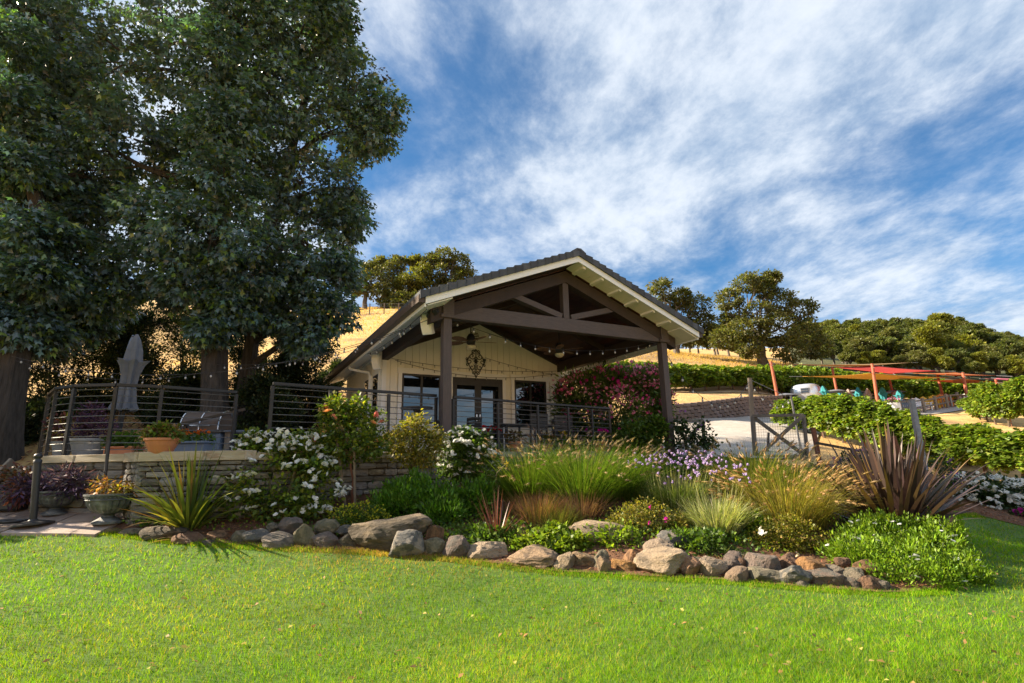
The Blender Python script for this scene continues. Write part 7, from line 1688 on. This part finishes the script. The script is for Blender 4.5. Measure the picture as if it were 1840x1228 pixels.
festoon('string of clear bulbs from the tall porch post to the thick trunk', PH, at(390, 655, 12.9), .32, 11); festoon('string of clear bulbs from the tall porch post towards the left edge', PH, at(20, 640, 11.2), .75, 17); festoon('string of clear bulbs from the gutter to the slim trunk', H(-.75, 3.6, 4.38), at(446, 650, 14.4), .2, 7); festoon('low string of bulbs between the thick trunk and the twisted trunk', at(372, 668, 12.9), at(28, 648, 11.2), .3, 7)
festoon('string of bulbs along the underside of the left eave', H(-.5, -.3, 4.30), H(-.55, 4.2, 4.30), .10, 7); festoon('string of bulbs swagged from post to post across the porch front', H(.1, .12, 4.30), H(5.4, .12, 4.30), .42, 15, r=.020); festoon('string of bulbs along the dark right-hand side beam', H(5.36, .2, 4.28), H(5.36, 4.4, 4.28), .12, 11, r=.020)
festoon('upper string of small dark bulbs along the porch wall', H(.15, D - .08, 4.28), H(5.35, D - .08, 4.26), .13, 15, r=.017, drop=.035); festoon('lower string of small dark bulbs swagged over the door', H(.25, D - .09, 4.24), H(5.3, D - .09, 4.18), .28, 16, r=.017, drop=.035); festoon('string of small bulbs from the iron ornament to the right wall corner', H(2.9, D - .1, 4.50), H(5.3, D - .1, 4.14), .05, 8, r=.017, drop=.035)
festoon('drooping string of bulbs from the right porch post to the tall pale post', H(5.55, -.05, 4.0), at(1347, 684, 15.6), .95, 10, r=.030); festoon('drooping string of bulbs from the tall pale post to the galvanised stake', at(1348, 686, 15.6), at(1421, 714, 17.4), .45, 6, r=.030)
wr = thing('guy_wire', 'taut wire from the tall pale post down towards the vines', 'wire', at(1351, 684, 15.55)); b = MB(); b.tube([at(1351, 684, 15.55), at(1412, 712, 17.0)], .010, 5); b.build('wire', M['galv'], wr)

# ------------------------------------------------------------------ lawn grass, blade by blade
def lawn_grass():
    rng = np.random.default_rng(99); n = 450000
    y = 2.7 + 10.5 * rng.uniform(0, 1, n) ** 2.1; x = (rng.uniform(-1.12, 1.12, n)) * (y + .3)
    k = (y < ylawn(x) - .01) & (x > -13.5) & (x < 23); x, y = x[k], y[k]
    # a fringe of longer blades along the border
    m = 26000; xf = rng.uniform(-7.5, 8.5, m); yf = ylawn(xf) - rng.uniform(-.02, .16, m); x = np.concatenate([x, xf]); y = np.concatenate([y, yf]); n = len(x)
    z = hts(np.column_stack([x, y])) + .015; B = np.column_stack([x, y, z])
    sc = np.clip(y / 5.0, .75, 1.9)
    pn = lambda f, s: np.sin(x * f + s) * np.sin(y * f * 1.3 + s * 2.1) + .5 * np.sin(x * f * 2.3 - y * f * 1.7 + s)
    tuft = pn(7.0, 1.0) * .5 + pn(17.0, 3.0) * .5
    hgt = (.042 * rng.uniform(.5, 1.3, n) * (1 + .16 * tuft))[:, None]; ang = rng.uniform(0, 6.283, n)
    sd = np.stack([np.cos(ang), np.sin(ang), 0 * ang], 1) * (.0030 * sc)[:, None]
    lean = rng.normal(0, .022, (n, 3)) * [1, 1, 0]
    V = np.stack([B - sd, B + sd, B + lean + [0, 0, 1] * hgt], 1).reshape(-1, 3); F = np.arange(3 * n).reshape(n, 3)
    c = pick([(.13, .28, .004), (.17, .34, .005), (.095, .22, .004), (.24, .36, .007)], n, rng, .14)
    yel = (rng.uniform(0, 1, n) < .10 + .08 * np.clip(pn(1.3, 5.0), 0, 1)); c[yel] = pick([(.42, .36, .08), (.34, .33, .05)], int(yel.sum()), rng, .1)
    dry = np.exp(-(((x + 1.6) / 1.6) ** 2)) * np.clip(1 - (ylawn(x) - y) / .75, 0, 1); dm = rng.uniform(0, 1, n) < dry * .9; c[dm] = pick([(.42, .28, .10), (.36, .27, .08), (.30, .26, .06)], int(dm.sum()), rng, .12)
    c = c * (1 + .14 * pn(.9, 2.0) + .08 * pn(2.7, 4.0) + .16 * tuft)[:, None]; c[:, 0] *= 1 + .22 * np.clip(pn(.7, 6.0), 0, 1)
    c = c * (1 + .04 * np.sign(np.sin((x * .35 + y) * 5.2)))[:, None]
    tag(np_mesh('grass', V, F, M['blade'], None, np.repeat(np.clip(c, .01, .9), 3, 0)), kind='stuff')
lawn_grass()
def fallen_leaves():
    rng = np.random.default_rng(123); n = 420; y = 3 + 4.6 * rng.uniform(0, 1, n); x = rng.uniform(-1, 1, n) * y * 1.1; k = y < ylawn(x); x, y = x[k], y[k]; n = len(x)
    V, F = leaf_geo(np.column_stack([x, y, hts(np.column_stack([x, y])) + .045]), rdirs(n, rng) * [1, 1, .3], .05 * rng.uniform(.5, 1.2, n), .028, rng, .2, face=np.array([0, 0, 1.0]))
    tag(np_mesh('fallen_leaves', V, F, M['petal'], None, np.repeat(pick([(.36, .24, .10), (.28, .16, .07), (.40, .34, .10)], n, rng, .2), 4, 0)), kind='stuff')
fallen_leaves()
